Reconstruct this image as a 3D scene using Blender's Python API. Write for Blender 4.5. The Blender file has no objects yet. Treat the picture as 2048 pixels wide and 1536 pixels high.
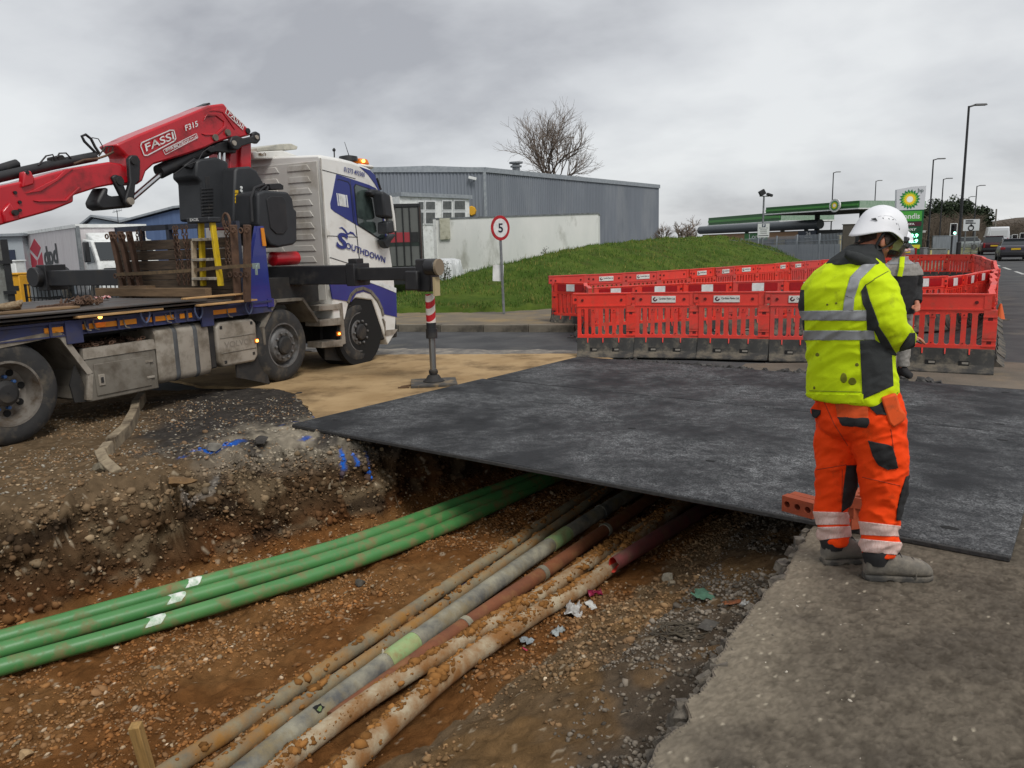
import bpy, bmesh, math, random
import numpy as np
from mathutils import Vector, Matrix
random.seed(7); RNG = np.random.default_rng(7)
scene = bpy.context.scene
COL = scene.collection
# ---------------------------------------------------------------- camera
FPX = 1536.0; PITCH = math.radians(10.1); ROLL = math.radians(1.6); EYE = 1.75
_fw = Vector((0, math.cos(PITCH), -math.sin(PITCH)))
_u0 = Vector((0, math.sin(PITCH), math.cos(PITCH))); _r0 = Vector((1, 0, 0))
_rt = _r0*math.cos(ROLL) - _u0*math.sin(ROLL)
_up = _r0*math.sin(ROLL) + _u0*math.cos(ROLL)
cam = bpy.data.cameras.new('camera'); cam.sensor_width = 36; cam.lens = 27
cam.clip_start = 0.05; cam.clip_end = 3000
cam_o = bpy.data.objects.new('camera', cam); COL.objects.link(cam_o)
m3 = Matrix((_rt, _up, -_fw)).transposed()
cam_o.matrix_world = Matrix.Translation((0, 0, EYE)) @ m3.to_4x4()
scene.camera = cam_o
scene.render.resolution_x = 1024; scene.render.resolution_y = 768
# ---------------------------------------------------------------- overcast sky
SUN_AZ = math.radians(150); SUN_EL = math.radians(52)
world = bpy.data.worlds.new('World'); scene.world = world; world.use_nodes = True
nt = world.node_tree; nt.nodes.clear()
def N(t, typ, **kw):
    n = t.nodes.new(typ)
    for k, v in kw.items(): setattr(n, k, v)
    return n
sky = N(nt, 'ShaderNodeTexSky', sky_type='NISHITA', sun_disc=False, sun_elevation=SUN_EL, sun_rotation=SUN_AZ)
tc = N(nt, 'ShaderNodeTexCoord'); sep = N(nt, 'ShaderNodeSeparateXYZ'); nt.links.new(tc.outputs['Generated'], sep.inputs[0])
mx = N(nt, 'ShaderNodeMath', operation='MAXIMUM'); nt.links.new(sep.outputs[2], mx.inputs[0]); mx.inputs[1].default_value = 0.0
ad = N(nt, 'ShaderNodeMath', operation='ADD'); nt.links.new(mx.outputs[0], ad.inputs[0]); ad.inputs[1].default_value = 0.30
cmb = N(nt, 'ShaderNodeCombineXYZ')
for i in range(2):
    dv = N(nt, 'ShaderNodeMath', operation='DIVIDE'); nt.links.new(sep.outputs[i], dv.inputs[0]); nt.links.new(ad.outputs[0], dv.inputs[1]); nt.links.new(dv.outputs[0], cmb.inputs[i])
n1 = N(nt, 'ShaderNodeTexNoise'); n1.inputs['Scale'].default_value = 1.25; n1.inputs['Detail'].default_value = 7; n1.inputs['Roughness'].default_value = 0.52; n1.inputs['Distortion'].default_value = 0.15
mp = N(nt, 'ShaderNodeMapping'); mp.inputs['Location'].default_value = (3.1, 1.4, 0); mp.inputs['Rotation'].default_value = (0, 0, 0.5); mp.inputs['Scale'].default_value = (0.9, 1.0, 1)
nt.links.new(cmb.outputs[0], mp.inputs[0]); nt.links.new(mp.outputs[0], n1.inputs['Vector'])
rp = N(nt, 'ShaderNodeValToRGB'); nt.links.new(n1.outputs['Fac'], rp.inputs[0])
e = rp.color_ramp.elements
e[0].position = 0.33; e[0].color = (0.315, 0.32, 0.34, 1); e[1].position = 0.64; e[1].color = (0.62, 0.63, 0.635, 1)
k = rp.color_ramp.elements.new(0.49); k.color = (0.50, 0.51, 0.525, 1)
b1 = N(nt, 'ShaderNodeBackground'); b1.inputs['Strength'].default_value = 0.07; nt.links.new(sky.outputs[0], b1.inputs[0])
b2 = N(nt, 'ShaderNodeBackground'); b2.inputs['Strength'].default_value = 1.0; nt.links.new(rp.outputs[0], b2.inputs[0])
ms = N(nt, 'ShaderNodeMixShader'); ms.inputs[0].default_value = 0.9
nt.links.new(b1.outputs[0], ms.inputs[1]); nt.links.new(b2.outputs[0], ms.inputs[2])
wo = N(nt, 'ShaderNodeOutputWorld'); nt.links.new(ms.outputs[0], wo.inputs[0])
sun = bpy.data.lights.new('sun', 'SUN'); sun.energy = 1.5; sun.angle = math.radians(20); sun.color = (1, 0.97, 0.92)
sun_o = bpy.data.objects.new('sun', sun); COL.objects.link(sun_o)
_sd = Vector((math.sin(SUN_AZ)*math.cos(SUN_EL), math.cos(SUN_AZ)*math.cos(SUN_EL), math.sin(SUN_EL)))
sun_o.rotation_euler = _sd.to_track_quat('Z', 'Y').to_euler()
scene.view_settings.view_transform = 'Standard'; scene.view_settings.look = 'None'
scene.view_settings.exposure = 0.46; scene.view_settings.gamma = 1.0
# ---------------------------------------------------------------- pixel helpers (photograph pixels, 2048 x 1536)
def ray(u, v): return _fw + _rt*((u-1024)/FPX) - _up*((v-768)/FPX)
def gp(u, v, z=0.0):
    d = ray(u, v); t = (z-EYE)/d.z; return Vector((d.x*t, d.y*t, z))
def at(u, v, Y):
    d = ray(u, v); t = Y/d.y; return Vector((d.x*t, Y, EYE+d.z*t))
def px(p):
    q = Vector(p)-Vector((0, 0, EYE)); zc = q.dot(_fw)
    return 1024+FPX*q.dot(_rt)/zc, 768-FPX*q.dot(_up)/zc
# ---------------------------------------------------------------- mesh helpers
def lin(c):
    return tuple(((x/255)/12.92 if x/255 <= 0.04045 else ((x/255+0.055)/1.055)**2.4) for x in c)
class MB:
    def __init__(s): s.v = []; s.f = []; s.m = []; s.cur = 0
    def vs(s, pts):
        i = len(s.v); s.v.extend([tuple(p) for p in pts]); return i
    def face(s, idx): s.f.append(tuple(idx)); s.m.append(s.cur)
    def box(s, c, d, R=None, top=None):
        c = Vector(c); hx, hy, hz = d[0]/2, d[1]/2, d[2]/2; tx, ty = (top if top else (1, 1))
        P = [(-hx, -hy, -hz), (hx, -hy, -hz), (hx, hy, -hz), (-hx, hy, -hz), (-hx*tx, -hy*ty, hz), (hx*tx, -hy*ty, hz), (hx*tx, hy*ty, hz), (-hx*tx, hy*ty, hz)]
        P = [c+((R @ Vector(p)) if R else Vector(p)) for p in P]
        i = s.vs(P)
        for q in ((0, 3, 2, 1), (4, 5, 6, 7), (0, 1, 5, 4), (1, 2, 6, 5), (2, 3, 7, 6), (3, 0, 4, 7)): s.face([i+k for k in q])
        return s
    def b2(s, lo, hi):
        lo, hi = Vector(lo), Vector(hi); return s.box((lo+hi)/2, hi-lo)
    def prism(s, poly, off, cap=True):
        poly = [Vector(p) for p in poly]; off = Vector(off); n = len(poly)
        i = s.vs(poly); j = s.vs([p+off for p in poly])
        nn = Vector()
        for a in range(n):
            p, q = poly[a], poly[(a+1) % n]; nn += p.cross(q)
        fl = nn.dot(off) > 0
        if cap:
            a = [i+k for k in range(n)]; b = [j+k for k in range(n)]
            if fl: a.reverse()
            else: b.reverse()
            s.face(a); s.face(b)
        for a in range(n):
            b = (a+1) % n
            q = [i+a, i+b, j+b, j+a]
            if not fl: q.reverse()
            s.face(q)
        return s
    def loft(s, rings, caps=True, closed=True):
        n = len(rings[0]); base = [s.vs(r) for r in rings]
        for a, b in zip(base[:-1], base[1:]):
            for k in range(n if closed else n-1):
                l = (k+1) % n; s.face((a+k, a+l, b+l, b+k))
        if caps and closed:
            s.face([base[0]+k for k in range(n)][::-1]); s.face([base[-1]+k for k in range(n)])
        return s
    def tube(s, pts, r, n=10, caps=True, ry=None):
        pts = [Vector(p) for p in pts]; R = r if isinstance(r, (list, tuple)) else [r]*len(pts)
        t0 = (pts[1]-pts[0]).normalized()
        ref = Vector((0, 0, 1)) if abs(t0.z) < 0.9 else Vector((1, 0, 0))
        a = t0.cross(ref).normalized(); rings = []
        for i, p in enumerate(pts):
            t = (pts[min(i+1, len(pts)-1)]-pts[max(i-1, 0)])
            if t.length < 1e-9: t = t0
            t.normalize(); a = (a-t*a.dot(t)).normalized(); b = t.cross(a)
            rings.append([p+a*(R[i]*math.cos(2*math.pi*k/n))+b*((ry or 1)*R[i]*math.sin(2*math.pi*k/n)) for k in range(n)])
        return s.loft(rings, caps)
    def cyl(s, p0, p1, r, r1=None, n=14, caps=True): return s.tube([p0, p1], [r, r if r1 is None else r1], n, caps)
    def lathe(s, prof, o=(0, 0, 0), axis=(0, 0, 1), n=24, caps=True):
        o = Vector(o); ax = Vector(axis).normalized()
        a = ax.orthogonal().normalized(); b = ax.cross(a)
        return s.loft([[o+ax*z+(a*math.cos(2*math.pi*k/n)+b*math.sin(2*math.pi*k/n))*r for k in range(n)] for r, z in prof], caps)
    def ball(s, c, r, n=10, m=7, sc=(1, 1, 1)):
        c = Vector(c); rings = []
        for j in range(1, m):
            th = math.pi*j/m
            rings.append([c+Vector((sc[0]*r*math.sin(th)*math.cos(2*math.pi*k/n), sc[1]*r*math.sin(th)*math.sin(2*math.pi*k/n), -sc[2]*r*math.cos(th))) for k in range(n)])
        return s.loft(rings)
    def mesh(s, name, mats):
        me = bpy.data.meshes.new(name); me.from_pydata(s.v, [], s.f)
        if not isinstance(mats, (list, tuple)): mats = [mats]
        for m in mats: me.materials.append(m)
        if len(mats) > 1: me.polygons.foreach_set('material_index', s.m)
        me.update(); return me
    def build(s, name, mats, parent=None, smooth=None, bevel=0, seg=2):
        me = s.mesh(name, mats)
        if smooth is not None: smooth_mesh(me, smooth)
        return link(name, me, parent, bevel, seg)
def smooth_mesh(me, ang=40):
    me.polygons.foreach_set('use_smooth', [True]*len(me.polygons))
    if ang < 180: me.set_sharp_from_angle(angle=math.radians(ang))
def link(name, data, parent=None, bevel=0, seg=2):
    o = bpy.data.objects.new(name, data); COL.objects.link(o)
    if parent is not None: o.parent = parent
    if bevel:
        b = o.modifiers.new('bevel', 'BEVEL'); b.width = bevel; b.segments = seg; b.limit_method = 'ANGLE'; b.angle_limit = math.radians(35)
        smooth_mesh(data, 35) if not any(p.use_smooth for p in data.polygons) else None
    return o
def tag(o, label=None, cat=None, group=None, kind=None):
    for k, v in (('label', label), ('category', cat), ('group', group), ('kind', kind)):
        if v: o[k] = v
    return o
def thing(name, label, cat, loc=(0, 0, 0), rz=0.0, group=None):
    o = bpy.data.objects.new(name, None); COL.objects.link(o); o.empty_display_size = 0.2
    o.location = loc; o.rotation_euler = (0, 0, rz); return tag(o, label, cat, group)
KIDS = {}
def copy_tree(o, parent=None):
    c = o.copy(); COL.objects.link(c)
    if parent is not None: c.parent = parent
    for ch in list(o.children): copy_tree(ch, c)
    return c
def npmesh(name, V, Fq, mats, col=None, smooth=True):
    me = bpy.data.meshes.new(name); V = np.asarray(V, np.float32); Fq = np.asarray(Fq, np.int32); k = Fq.shape[1]
    me.vertices.add(len(V)); me.vertices.foreach_set('co', V.ravel())
    me.loops.add(Fq.size); me.loops.foreach_set('vertex_index', Fq.ravel())
    me.polygons.add(len(Fq)); me.polygons.foreach_set('loop_start', np.arange(0, Fq.size, k, dtype=np.int32))
    me.polygons.foreach_set('loop_total', np.full(len(Fq), k, np.int32))
    if smooth: me.polygons.foreach_set('use_smooth', np.ones(len(Fq), bool))
    me.update(calc_edges=True)
    if col is not None:
        at_ = me.color_attributes.new('Col', 'FLOAT_COLOR', 'POINT')
        c4 = np.ones((len(V), 4), np.float32); c4[:, :3] = col; at_.data.foreach_set('color', c4.ravel())
    me.materials.append(mats); return me
_TAB = RNG.random((256, 256)).astype(np.float32)
def vnoise(x, y, s=0):
    xi = np.floor(x).astype(int); yi = np.floor(y).astype(int); fx = x-xi; fy = y-yi
    fx = fx*fx*(3-2*fx); fy = fy*fy*(3-2*fy)
    g = lambda a, b: _TAB[(a+s*37) % 256, (b+s*91) % 256]
    return (g(xi, yi)*(1-fx)+g(xi+1, yi)*fx)*(1-fy)+(g(xi, yi+1)*(1-fx)+g(xi+1, yi+1)*fx)*fy
def fbm(x, y, o=4, s=0, gain=0.5):
    r = 0; a = 1.0; t = 0
    for i in range(o):
        r = r+a*vnoise(x*2**i, y*2**i, s+i); t += a; a *= gain
    return r/t
# ---------------------------------------------------------------- materials
MATS = {}
def mat(name, col, col2=None, scale=6, rough=0.6, metal=0.0, bump=0.0, bscale=60, dirt=None, damt=0.5, dscale=4, spec=0.5, stretch=None, emit=0, alpha=None, trans=0, coat=0, attr=False, dist=0.01):
    if name in MATS: return MATS[name]
    m = bpy.data.materials.new(name); m.use_nodes = True; t = m.node_tree; L = t.links.new
    b = t.nodes['Principled BSDF']; b.inputs['Roughness'].default_value = rough; b.inputs['Metallic'].default_value = metal
    b.inputs['Specular IOR Level'].default_value = spec; b.inputs['Coat Weight'].default_value = coat
    b.inputs['Base Color'].default_value = (*col, 1)
    co = N(t, 'ShaderNodeTexCoord'); vec = co.outputs['Object']
    if stretch:
        mpn = N(t, 'ShaderNodeMapping'); mpn.inputs['Scale'].default_value = stretch; L(vec, mpn.inputs[0]); vec = mpn.outputs[0]
    cur = None
    if attr:
        a = N(t, 'ShaderNodeAttribute', attribute_name='Col'); cur = a.outputs['Color']
    def noise(sc, det=5, ro=0.6):
        n = N(t, 'ShaderNodeTexNoise'); n.inputs['Scale'].default_value = sc; n.inputs['Detail'].default_value = det; n.inputs['Roughness'].default_value = ro; L(vec, n.inputs['Vector']); return n.outputs['Fac']
    def ramp(src, p0, p1):
        r = N(t, 'ShaderNodeMapRange'); r.inputs[1].default_value = p0; r.inputs[2].default_value = p1; L(src, r.inputs[0]); return r.outputs[0]
    def mix(fac, a, bb):
        x = N(t, 'ShaderNodeMix', data_type='RGBA'); L(fac, x.inputs[0])
        for s_, inp in ((a, x.inputs[6]), (bb, x.inputs[7])):
            if isinstance(s_, tuple): inp.default_value = (*s_, 1)
            else: L(s_, inp)
        return x.outputs[2]
    if col2 is not None: cur = mix(ramp(noise(scale), 0.35, 0.65), cur if cur else col, col2)
    if dirt is not None:
        f = ramp(noise(dscale, 8, 0.65), 0.62-0.35*damt, 0.82-0.3*damt); cur = mix(f, cur if cur else col, dirt)
        rr = N(t, 'ShaderNodeMix', data_type='FLOAT'); L(f, rr.inputs[0]); rr.inputs[2].default_value = rough; rr.inputs[3].default_value = 0.9; L(rr.outputs[0], b.inputs['Roughness'])
    if cur: L(cur, b.inputs['Base Color'])
    if bump:
        bn = N(t, 'ShaderNodeBump'); bn.inputs['Strength'].default_value = bump; bn.inputs['Distance'].default_value = dist; L(noise(bscale, 6, 0.7), bn.inputs['Height']); L(bn.outputs[0], b.inputs['Normal'])
    if emit: b.inputs['Emission Color'].default_value = (*col, 1); b.inputs['Emission Strength'].default_value = emit
    if trans: b.inputs['Transmission Weight'].default_value = trans
    if alpha is not None: b.inputs['Alpha'].default_value = alpha
    MATS[name] = m; return m
def S(*c): return lin(c)
# ---------------------------------------------------------------- flat lettering
def text(name, s, P, X, Y, mt, parent=None, off=0.002, bold=0.0, shear=0):
    """lettering fitted to the box P (bottom-left), X (full width vector), Y (full height vector)"""
    cu = bpy.data.curves.new(name, 'FONT'); cu.body = s; cu.offset = bold; cu.shear = shear; cu.resolution_u = 3
    o = bpy.data.objects.new(name, cu); COL.objects.link(o)
    dg = bpy.context.evaluated_depsgraph_get(); dg.update()
    me = bpy.data.meshes.new_from_object(o.evaluated_get(dg)); bpy.data.objects.remove(o)
    n = len(me.vertices); a = np.empty(n*3, np.float32); me.vertices.foreach_get('co', a); a = a.reshape(-1, 3)
    lo, hi = a.min(0), a.max(0); P, X, Y = Vector(P), Vector(X), Vector(Y); Z = X.cross(Y).normalized()*off
    q = (a-lo)/np.maximum(hi-lo, 1e-6)
    w = np.array(P+Z)[None]+q[:, :1]*np.array(X)[None]+q[:, 1:2]*np.array(Y)[None]
    me.vertices.foreach_set('co', w.astype(np.float32).ravel()); me.update()
    me.materials.clear(); me.materials.append(mt); me.name = name
    return link(name, me, parent)
# ================================================================ SETTING
A48 = math.radians(48); AX = (math.cos(A48), math.sin(A48)); NX = (-math.sin(A48), math.cos(A48))
def st(x, y): return x*AX[0]+y*AX[1], x*NX[0]+y*NX[1]
def xy(s, t): return s*AX[0]+t*NX[0], s*AX[1]+t*NX[1]
RIML = ([-3, 0.5, 1.5, 2.0, 2.5, 3.25, 3.8, 4.2, 5.9, 9.0], [6.8, 6.65, 6.53, 6.41, 6.27, 6.4, 6.4, 5.98, 5.95, 5.9])
FOOTL = ([-3, 1.2, 2.4, 3.9, 5.1, 9.0], [5.95, 5.78, 5.70, 5.50, 5.50, 5.5])
RIMR = ([-3, 0.0, 0.83, 2.0, 2.5, 3.13, 3.7, 4.42, 5.5, 9.0], [0.75, 0.9, 1.02, 1.25, 1.32, 1.45, 1.5, 1.62, 1.8, 2.0])
FOOTR = ([-3, 1.85, 3.2, 4.4, 5.7, 9.0], [2.85, 2.92, 3.05, 3.12, 3.3, 3.5])
KERBL = [(-4.55, 9.3), (-4.38, 8.79), (-4.14, 8.23), (-3.85, 7.45), (-3.72, 6.9), (-3.65, 6.62), (-3.45, 6.3), (-3.2, 6.02)]
SAND = [(-3.15, 10.0), (-2.75, 9.55), (-2.45, 8.85), (-2.12, 8.05), (-1.2, 7.9), (1.6, 11.8), (1.4, 12.45), (-0.6, 12.75), (-2.6, 13.1), (-5.2, 14.6), (-7.5, 15.5), (-6.6, 12.9), (-5.2, 11.2), (-4.2, 10.3)]
def inpoly(x, y, P):
    r = np.zeros(x.shape, bool); n = len(P)
    for i in range(n):
        x0, y0 = P[i]; x1, y1 = P[(i+1) % n]
        c = ((y0 > y) != (y1 > y)) & (x < (x1-x0)*(y-y0)/((y1-y0) if y1 != y0 else 1e-9)+x0); r ^= c
    return r
def sstep(a, b, x):
    t = np.clip((x-a)/(b-a), 0, 1); return t*t*(3-2*t)
def height(x, y, micro=True):
    x = np.asarray(x, float); y = np.asarray(y, float)
    s, t = st(x, y)
    wob = (fbm(s*1.3, t*1.3, 4, 3)-0.5)
    rl = np.interp(s, *RIML)+wob*0.28; fl = np.interp(s, *FOOTL)+(fbm(s*2.1, t*0.6, 3, 5)-0.5)*0.3
    rr = np.interp(s, *RIMR)-0.02+(fbm(s*3, t*0+1, 3, 9)-0.5)*0.08; fr = np.interp(s, *FOOTR)+wob*0.3
    floor = -0.73+(fbm(x*1.5, y*1.5, 3, 11)-0.5)*0.10
    # left wall: steep with a sloping, crumbled shoulder
    k = np.clip((t-fl)/np.maximum(rl-fl, 0.05), 0, 1)
    prof = np.interp(k, [0, 0.10, 0.35, 0.62, 0.8, 0.92, 1], [0, 0.08, 0.42, 0.74, 0.88, 0.96, 1])
    left = floor*(1-prof)
    k2 = np.clip((t-rr)/np.maximum(fr-rr, 0.05), 0, 1)
    pr = np.interp(k2, [0, 0.015, 0.09, 0.3, 0.55, 0.8, 1], [0.0, 0.16, 0.42, 0.56, 0.72, 0.92, 1])
    right = floor*pr
    z = np.where(t > (rl+rr)/2+0.3, left, right)
    end = sstep(6.5, 6.9, s); z = z*(1-end)
    if micro:
        dug = np.clip(-z/0.25, 0, 1)
        loose = 0.35+0.65*dug
        z = z+(fbm(x*4, y*4, 4, 21)-0.5)*0.10*loose+(fbm(x*14, y*14, 4, 31, 0.6)-0.5)*0.055*loose
        rub = np.clip(1-np.abs(t-rl-0.25)/0.9, 0, 1)*(1-dug)
        z = z+rub*(fbm(x*6, y*6, 4, 41)-0.45)*0.16
        # hard lumps pressed into the left wall
        vor = fbm(x*8+wob*3, (y-z)*8, 2, 51); wall = np.clip(k*(1-k)*4, 0, 1)*(t > fl)*(t < rl)
        z = z+wall*np.where(vor > 0.55, (vor-0.55)*0.5, 0)
    return z
GX0, GX1, GY0, GY1, GD = -7.2, 3.4, 1.0, 10.2, 0.0155
nx = int((GX1-GX0)/GD); ny = int((GY1-GY0)/GD)
gx, gy = np.meshgrid(np.linspace(GX0, GX1, nx), np.linspace(GY0, GY1, ny))
gz = height(gx, gy)
gs, gt = st(gx, gy)
rimr = np.interp(gs, *RIMR)
gz = np.where(gt < rimr+0.0, np.minimum(gz, -0.035), gz)                 # bed of the footway slab
insand = inpoly(gx, gy, SAND)
gz = np.where(insand, np.minimum(gz, -0.02), gz)
rimd = np.minimum(np.minimum(gx-GX0, GX1-gx), np.minimum(gy-GY0, GY1-gy))
gz = np.where((rimd < 0.12) & (gz > -0.1), -0.06, gz)
PL0 = Vector((-2.25, 7.65, 0)); PE = Vector((0.795, -0.607, 0)); PD = Vector((0.607, 0.795, 0))   # road plates: left corner, edge and depth directions
pa = (gx-PL0.x)*PE.x+(gy-PL0.y)*PE.y; pb = (gx-PL0.x)*PD.x+(gy-PL0.y)*PD.y
gz = np.where((pa > -0.05) & (pa < 6.25) & (pb > -0.06) & (pb < 5.5), np.minimum(gz, -0.004), gz)
# real soil colours of each zone
def mixc(c, w, new): return c*(1-w[..., None])+np.array(new)[None, None]*w[..., None]
C = np.zeros(gx.shape+(3,))+np.array((0.15, 0.103, 0.060))
kx = np.interp(gy, [p[1] for p in KERBL[::-1]], [p[0] for p in KERBL[::-1]])
wob = fbm(gx*2, gy*2, 4, 61)
rub = sstep(-0.25, 0.55, gx-kx+(wob-0.5)*1.3)*sstep(6.2, 6.9, gy+(wob-0.5)*1.2)
C = mixc(C, rub, (0.052, 0.046, 0.041))
chalk = np.clip(1.25-np.hypot((gx+2.1)/0.85, (gy-7.35)/0.75), 0, 1)*sstep(0.3, 0.62, fbm(gx*5, gy*5, 4, 71))
C = mixc(C, np.clip(chalk*1.5, 0, 1), (0.27, 0.235, 0.18))
c2 = np.clip(1.2-np.hypot((gx+2.65)/0.7, (gy-6.75)/0.5), 0, 1)*sstep(0.42, 0.62, fbm(gx*7, gy*7, 3, 73)); C = mixc(C, np.clip(c2, 0, 1)*0.7, (0.24, 0.2, 0.15))
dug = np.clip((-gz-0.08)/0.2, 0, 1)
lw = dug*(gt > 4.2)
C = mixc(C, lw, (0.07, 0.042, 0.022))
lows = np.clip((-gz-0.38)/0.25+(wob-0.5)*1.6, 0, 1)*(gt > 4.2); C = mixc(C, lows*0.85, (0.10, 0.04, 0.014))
flo = sstep(-0.60, -0.69, gz)*(gt < 5.9); C = mixc(C, flo*(gt > 2.7), (0.165, 0.072, 0.024))
C = mixc(C, flo*(gt > 2.7)*sstep(0.45, 0.65, fbm(gx*1.6, gy*1.6, 4, 81))*0.6, (0.22, 0.115, 0.045))
rw = dug*(gt < 3.3)*(1-flo); C = mixc(C, rw, (0.15, 0.097, 0.051))
C = mixc(C, rw*sstep(1.1, 0.25, gt-rimr+(wob-0.5)*0.8)*0.9, (0.105, 0.084, 0.064))
C = mixc(C, rw*sstep(0.5, 0.7, fbm(gx*3, gy*3, 4, 83))*0.55, (0.22, 0.125, 0.05))
C *= (0.62+0.76*fbm(gx*11, gy*11, 4, 91))[..., None]
C *= (0.7+0.6*fbm(gx*35, gy*35, 2, 93, 0.7))[..., None]
spk = fbm(gx*30, gy*30, 2, 95, 0.8) > 0.80; C = np.where(spk[..., None], C*0.4+np.array((0.3, 0.25, 0.18)), C)
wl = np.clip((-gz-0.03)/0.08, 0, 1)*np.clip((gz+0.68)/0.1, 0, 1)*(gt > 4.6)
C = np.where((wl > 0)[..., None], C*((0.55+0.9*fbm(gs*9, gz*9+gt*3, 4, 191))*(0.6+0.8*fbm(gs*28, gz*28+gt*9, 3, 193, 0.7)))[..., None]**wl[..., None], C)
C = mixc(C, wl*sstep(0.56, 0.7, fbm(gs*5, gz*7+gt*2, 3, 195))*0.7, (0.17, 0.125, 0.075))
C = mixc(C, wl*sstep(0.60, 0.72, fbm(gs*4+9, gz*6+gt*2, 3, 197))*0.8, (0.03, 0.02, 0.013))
# spray-paint marks on the soil
def spray(cx, cy, rx, ry, a, col, amt=1.0):
    global C
    ca, sa = math.cos(a), math.sin(a); dx, dy = gx-cx, gy-cy
    d = np.hypot((dx*ca+dy*sa)/rx, (-dx*sa+dy*ca)/ry)
    C = mixc(C, np.clip((1.15-d)*2, 0, 1)*sstep(0.38, 0.6, fbm(gx*9, gy*9, 4, 97))*amt, col)
BL = (0.02, 0.12, 0.5)
spray(-2.75, 6.82, 0.30, 0.07, 0.75, BL); spray(-2.2, 8.05, 0.4, 0.035, 0.9, BL, 0.6); spray(-2.0, 7.18, 0.09, 0.06, 0, (0.05, 0.1, 0.35))
for i in range(3): spray(-1.62+0.12*i, 6.98+0.03*i, 0.026, 0.13, 0.25, BL)
spray(-2.62, 6.2, 0.03, 0.40, -0.25, (0.32, 0.3, 0.27), 0.4)
spray(-0.52, 5.4, 0.20, 0.035, 0.75, (0.05, 0.12, 0.36), 0.8); spray(-0.36, 5.62, 0.14, 0.02, 0.7, (0.06, 0.1, 0.3), 0.5)
push = wl*((fbm(gs*4.5, gz*5, 3, 201)-0.5)*0.22+(fbm(gs*13, gz*14, 3, 203)-0.5)*0.10+(fbm(gs*34, gz*36, 2, 205)-0.5)*0.035)
VX = gx+NX[0]*push; VY = gy+NX[1]*push
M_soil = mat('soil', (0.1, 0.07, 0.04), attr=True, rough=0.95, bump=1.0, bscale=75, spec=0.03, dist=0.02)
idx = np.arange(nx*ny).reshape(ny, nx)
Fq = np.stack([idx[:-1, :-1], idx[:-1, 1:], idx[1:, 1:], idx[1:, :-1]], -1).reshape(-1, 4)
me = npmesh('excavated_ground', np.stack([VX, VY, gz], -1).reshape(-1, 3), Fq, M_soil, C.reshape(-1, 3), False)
dirt_o = tag(link('excavated_ground', me), 'excavated brown soil with an open trench beside the road plates', kind='structure')
def gh(x, y):                                                            # height of the finished soil surface
    i = int(round((x-GX0)/(GX1-GX0)*(nx-1))); j = int(round((y-GY0)/(GY1-GY0)*(ny-1)))
    if 0 <= i < nx and 0 <= j < ny: return float(gz[j, i])
    return 0.0
# ---- asphalt ground sheet to the horizon, with a hole for the dig
def M_asphalt(name, c1, c2, dirt=None, damt=0.3, bs=90):
    return mat(name, c1, c2, scale=1.3, rough=0.9, bump=0.5, bscale=bs, dirt=dirt, damt=damt, dscale=0.7, spec=0.1)
M_road = M_asphalt('road_asphalt', (0.062, 0.063, 0.066), (0.095, 0.095, 0.096), (0.15, 0.14, 0.12), 0.18)
mb = MB(); i0, i1, j0, j1 = GX0+0.06, GX1-0.06, GY0+0.06, GY1-0.06
Xs = [-900, i0, i1, 1200]; Ys = [-60, j0, j1, 1500]
for a in range(3):
    for b in range(3):
        if a == 1 and b == 1: continue
        i = mb.vs([(Xs[a], Ys[b], -0.03), (Xs[a+1], Ys[b], -0.03), (Xs[a+1], Ys[b+1], -0.03), (Xs[a], Ys[b+1], -0.03)]); mb.face((i, i+1, i+2, i+3))
tag(mb.build('ground', M_road), kind='structure')
# ---- sandy concrete apron
def sheet(name, P, z, mt, thick=0.0, kind='structure'):
    m = MB()
    if thick: m.prism([(x, y, z-thick) for x, y in P], (0, 0, thick))
    else:
        i = m.vs([(x, y, z) for x, y in P]); m.face(range(i, i+len(P)))
    return tag(m.build(name, mt), kind=kind)
def rough_edge(P, amp, step, seed):
    out = []; rr = random.Random(seed); n = len(P)
    for a in range(n):
        p, q = Vector(P[a]), Vector(P[(a+1) % n]); k = max(1, int((q-p).length/step)); nn = Vector((-(q-p).y, (q-p).x)).normalized()
        for i in range(k): out.append(tuple(p.lerp(q, i/k)+nn*rr.uniform(-amp, amp)))
    return out
M_sand = mat('sandy_concrete', S(176, 150, 112), S(150, 124, 88), scale=0.9, rough=0.95, bump=0.35, bscale=45, dirt=S(104, 84, 58), damt=0.42, dscale=1.4, spec=0.2)
sheet('apron', rough_edge(SAND, 0.03, 0.15, 3), 0.004, M_sand, 0.05)
M_lime = mat('dusty_edge', S(150, 142, 130), S(112, 106, 98), scale=7, rough=0.95, bump=0.4, bscale=50, dirt=S(86, 84, 82), damt=0.6, dscale=3)
sheet('road_edge', rough_edge([(-4.6, 14.4), (-2.6, 13.15), (-0.6, 12.8), (1.35, 12.5), (1.1, 13.05), (-0.6, 13.5), (-2.6, 14.0), (-4.4, 15.0)], 0.12, 0.2, 5), -0.012, M_lime, 0.012)
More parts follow.
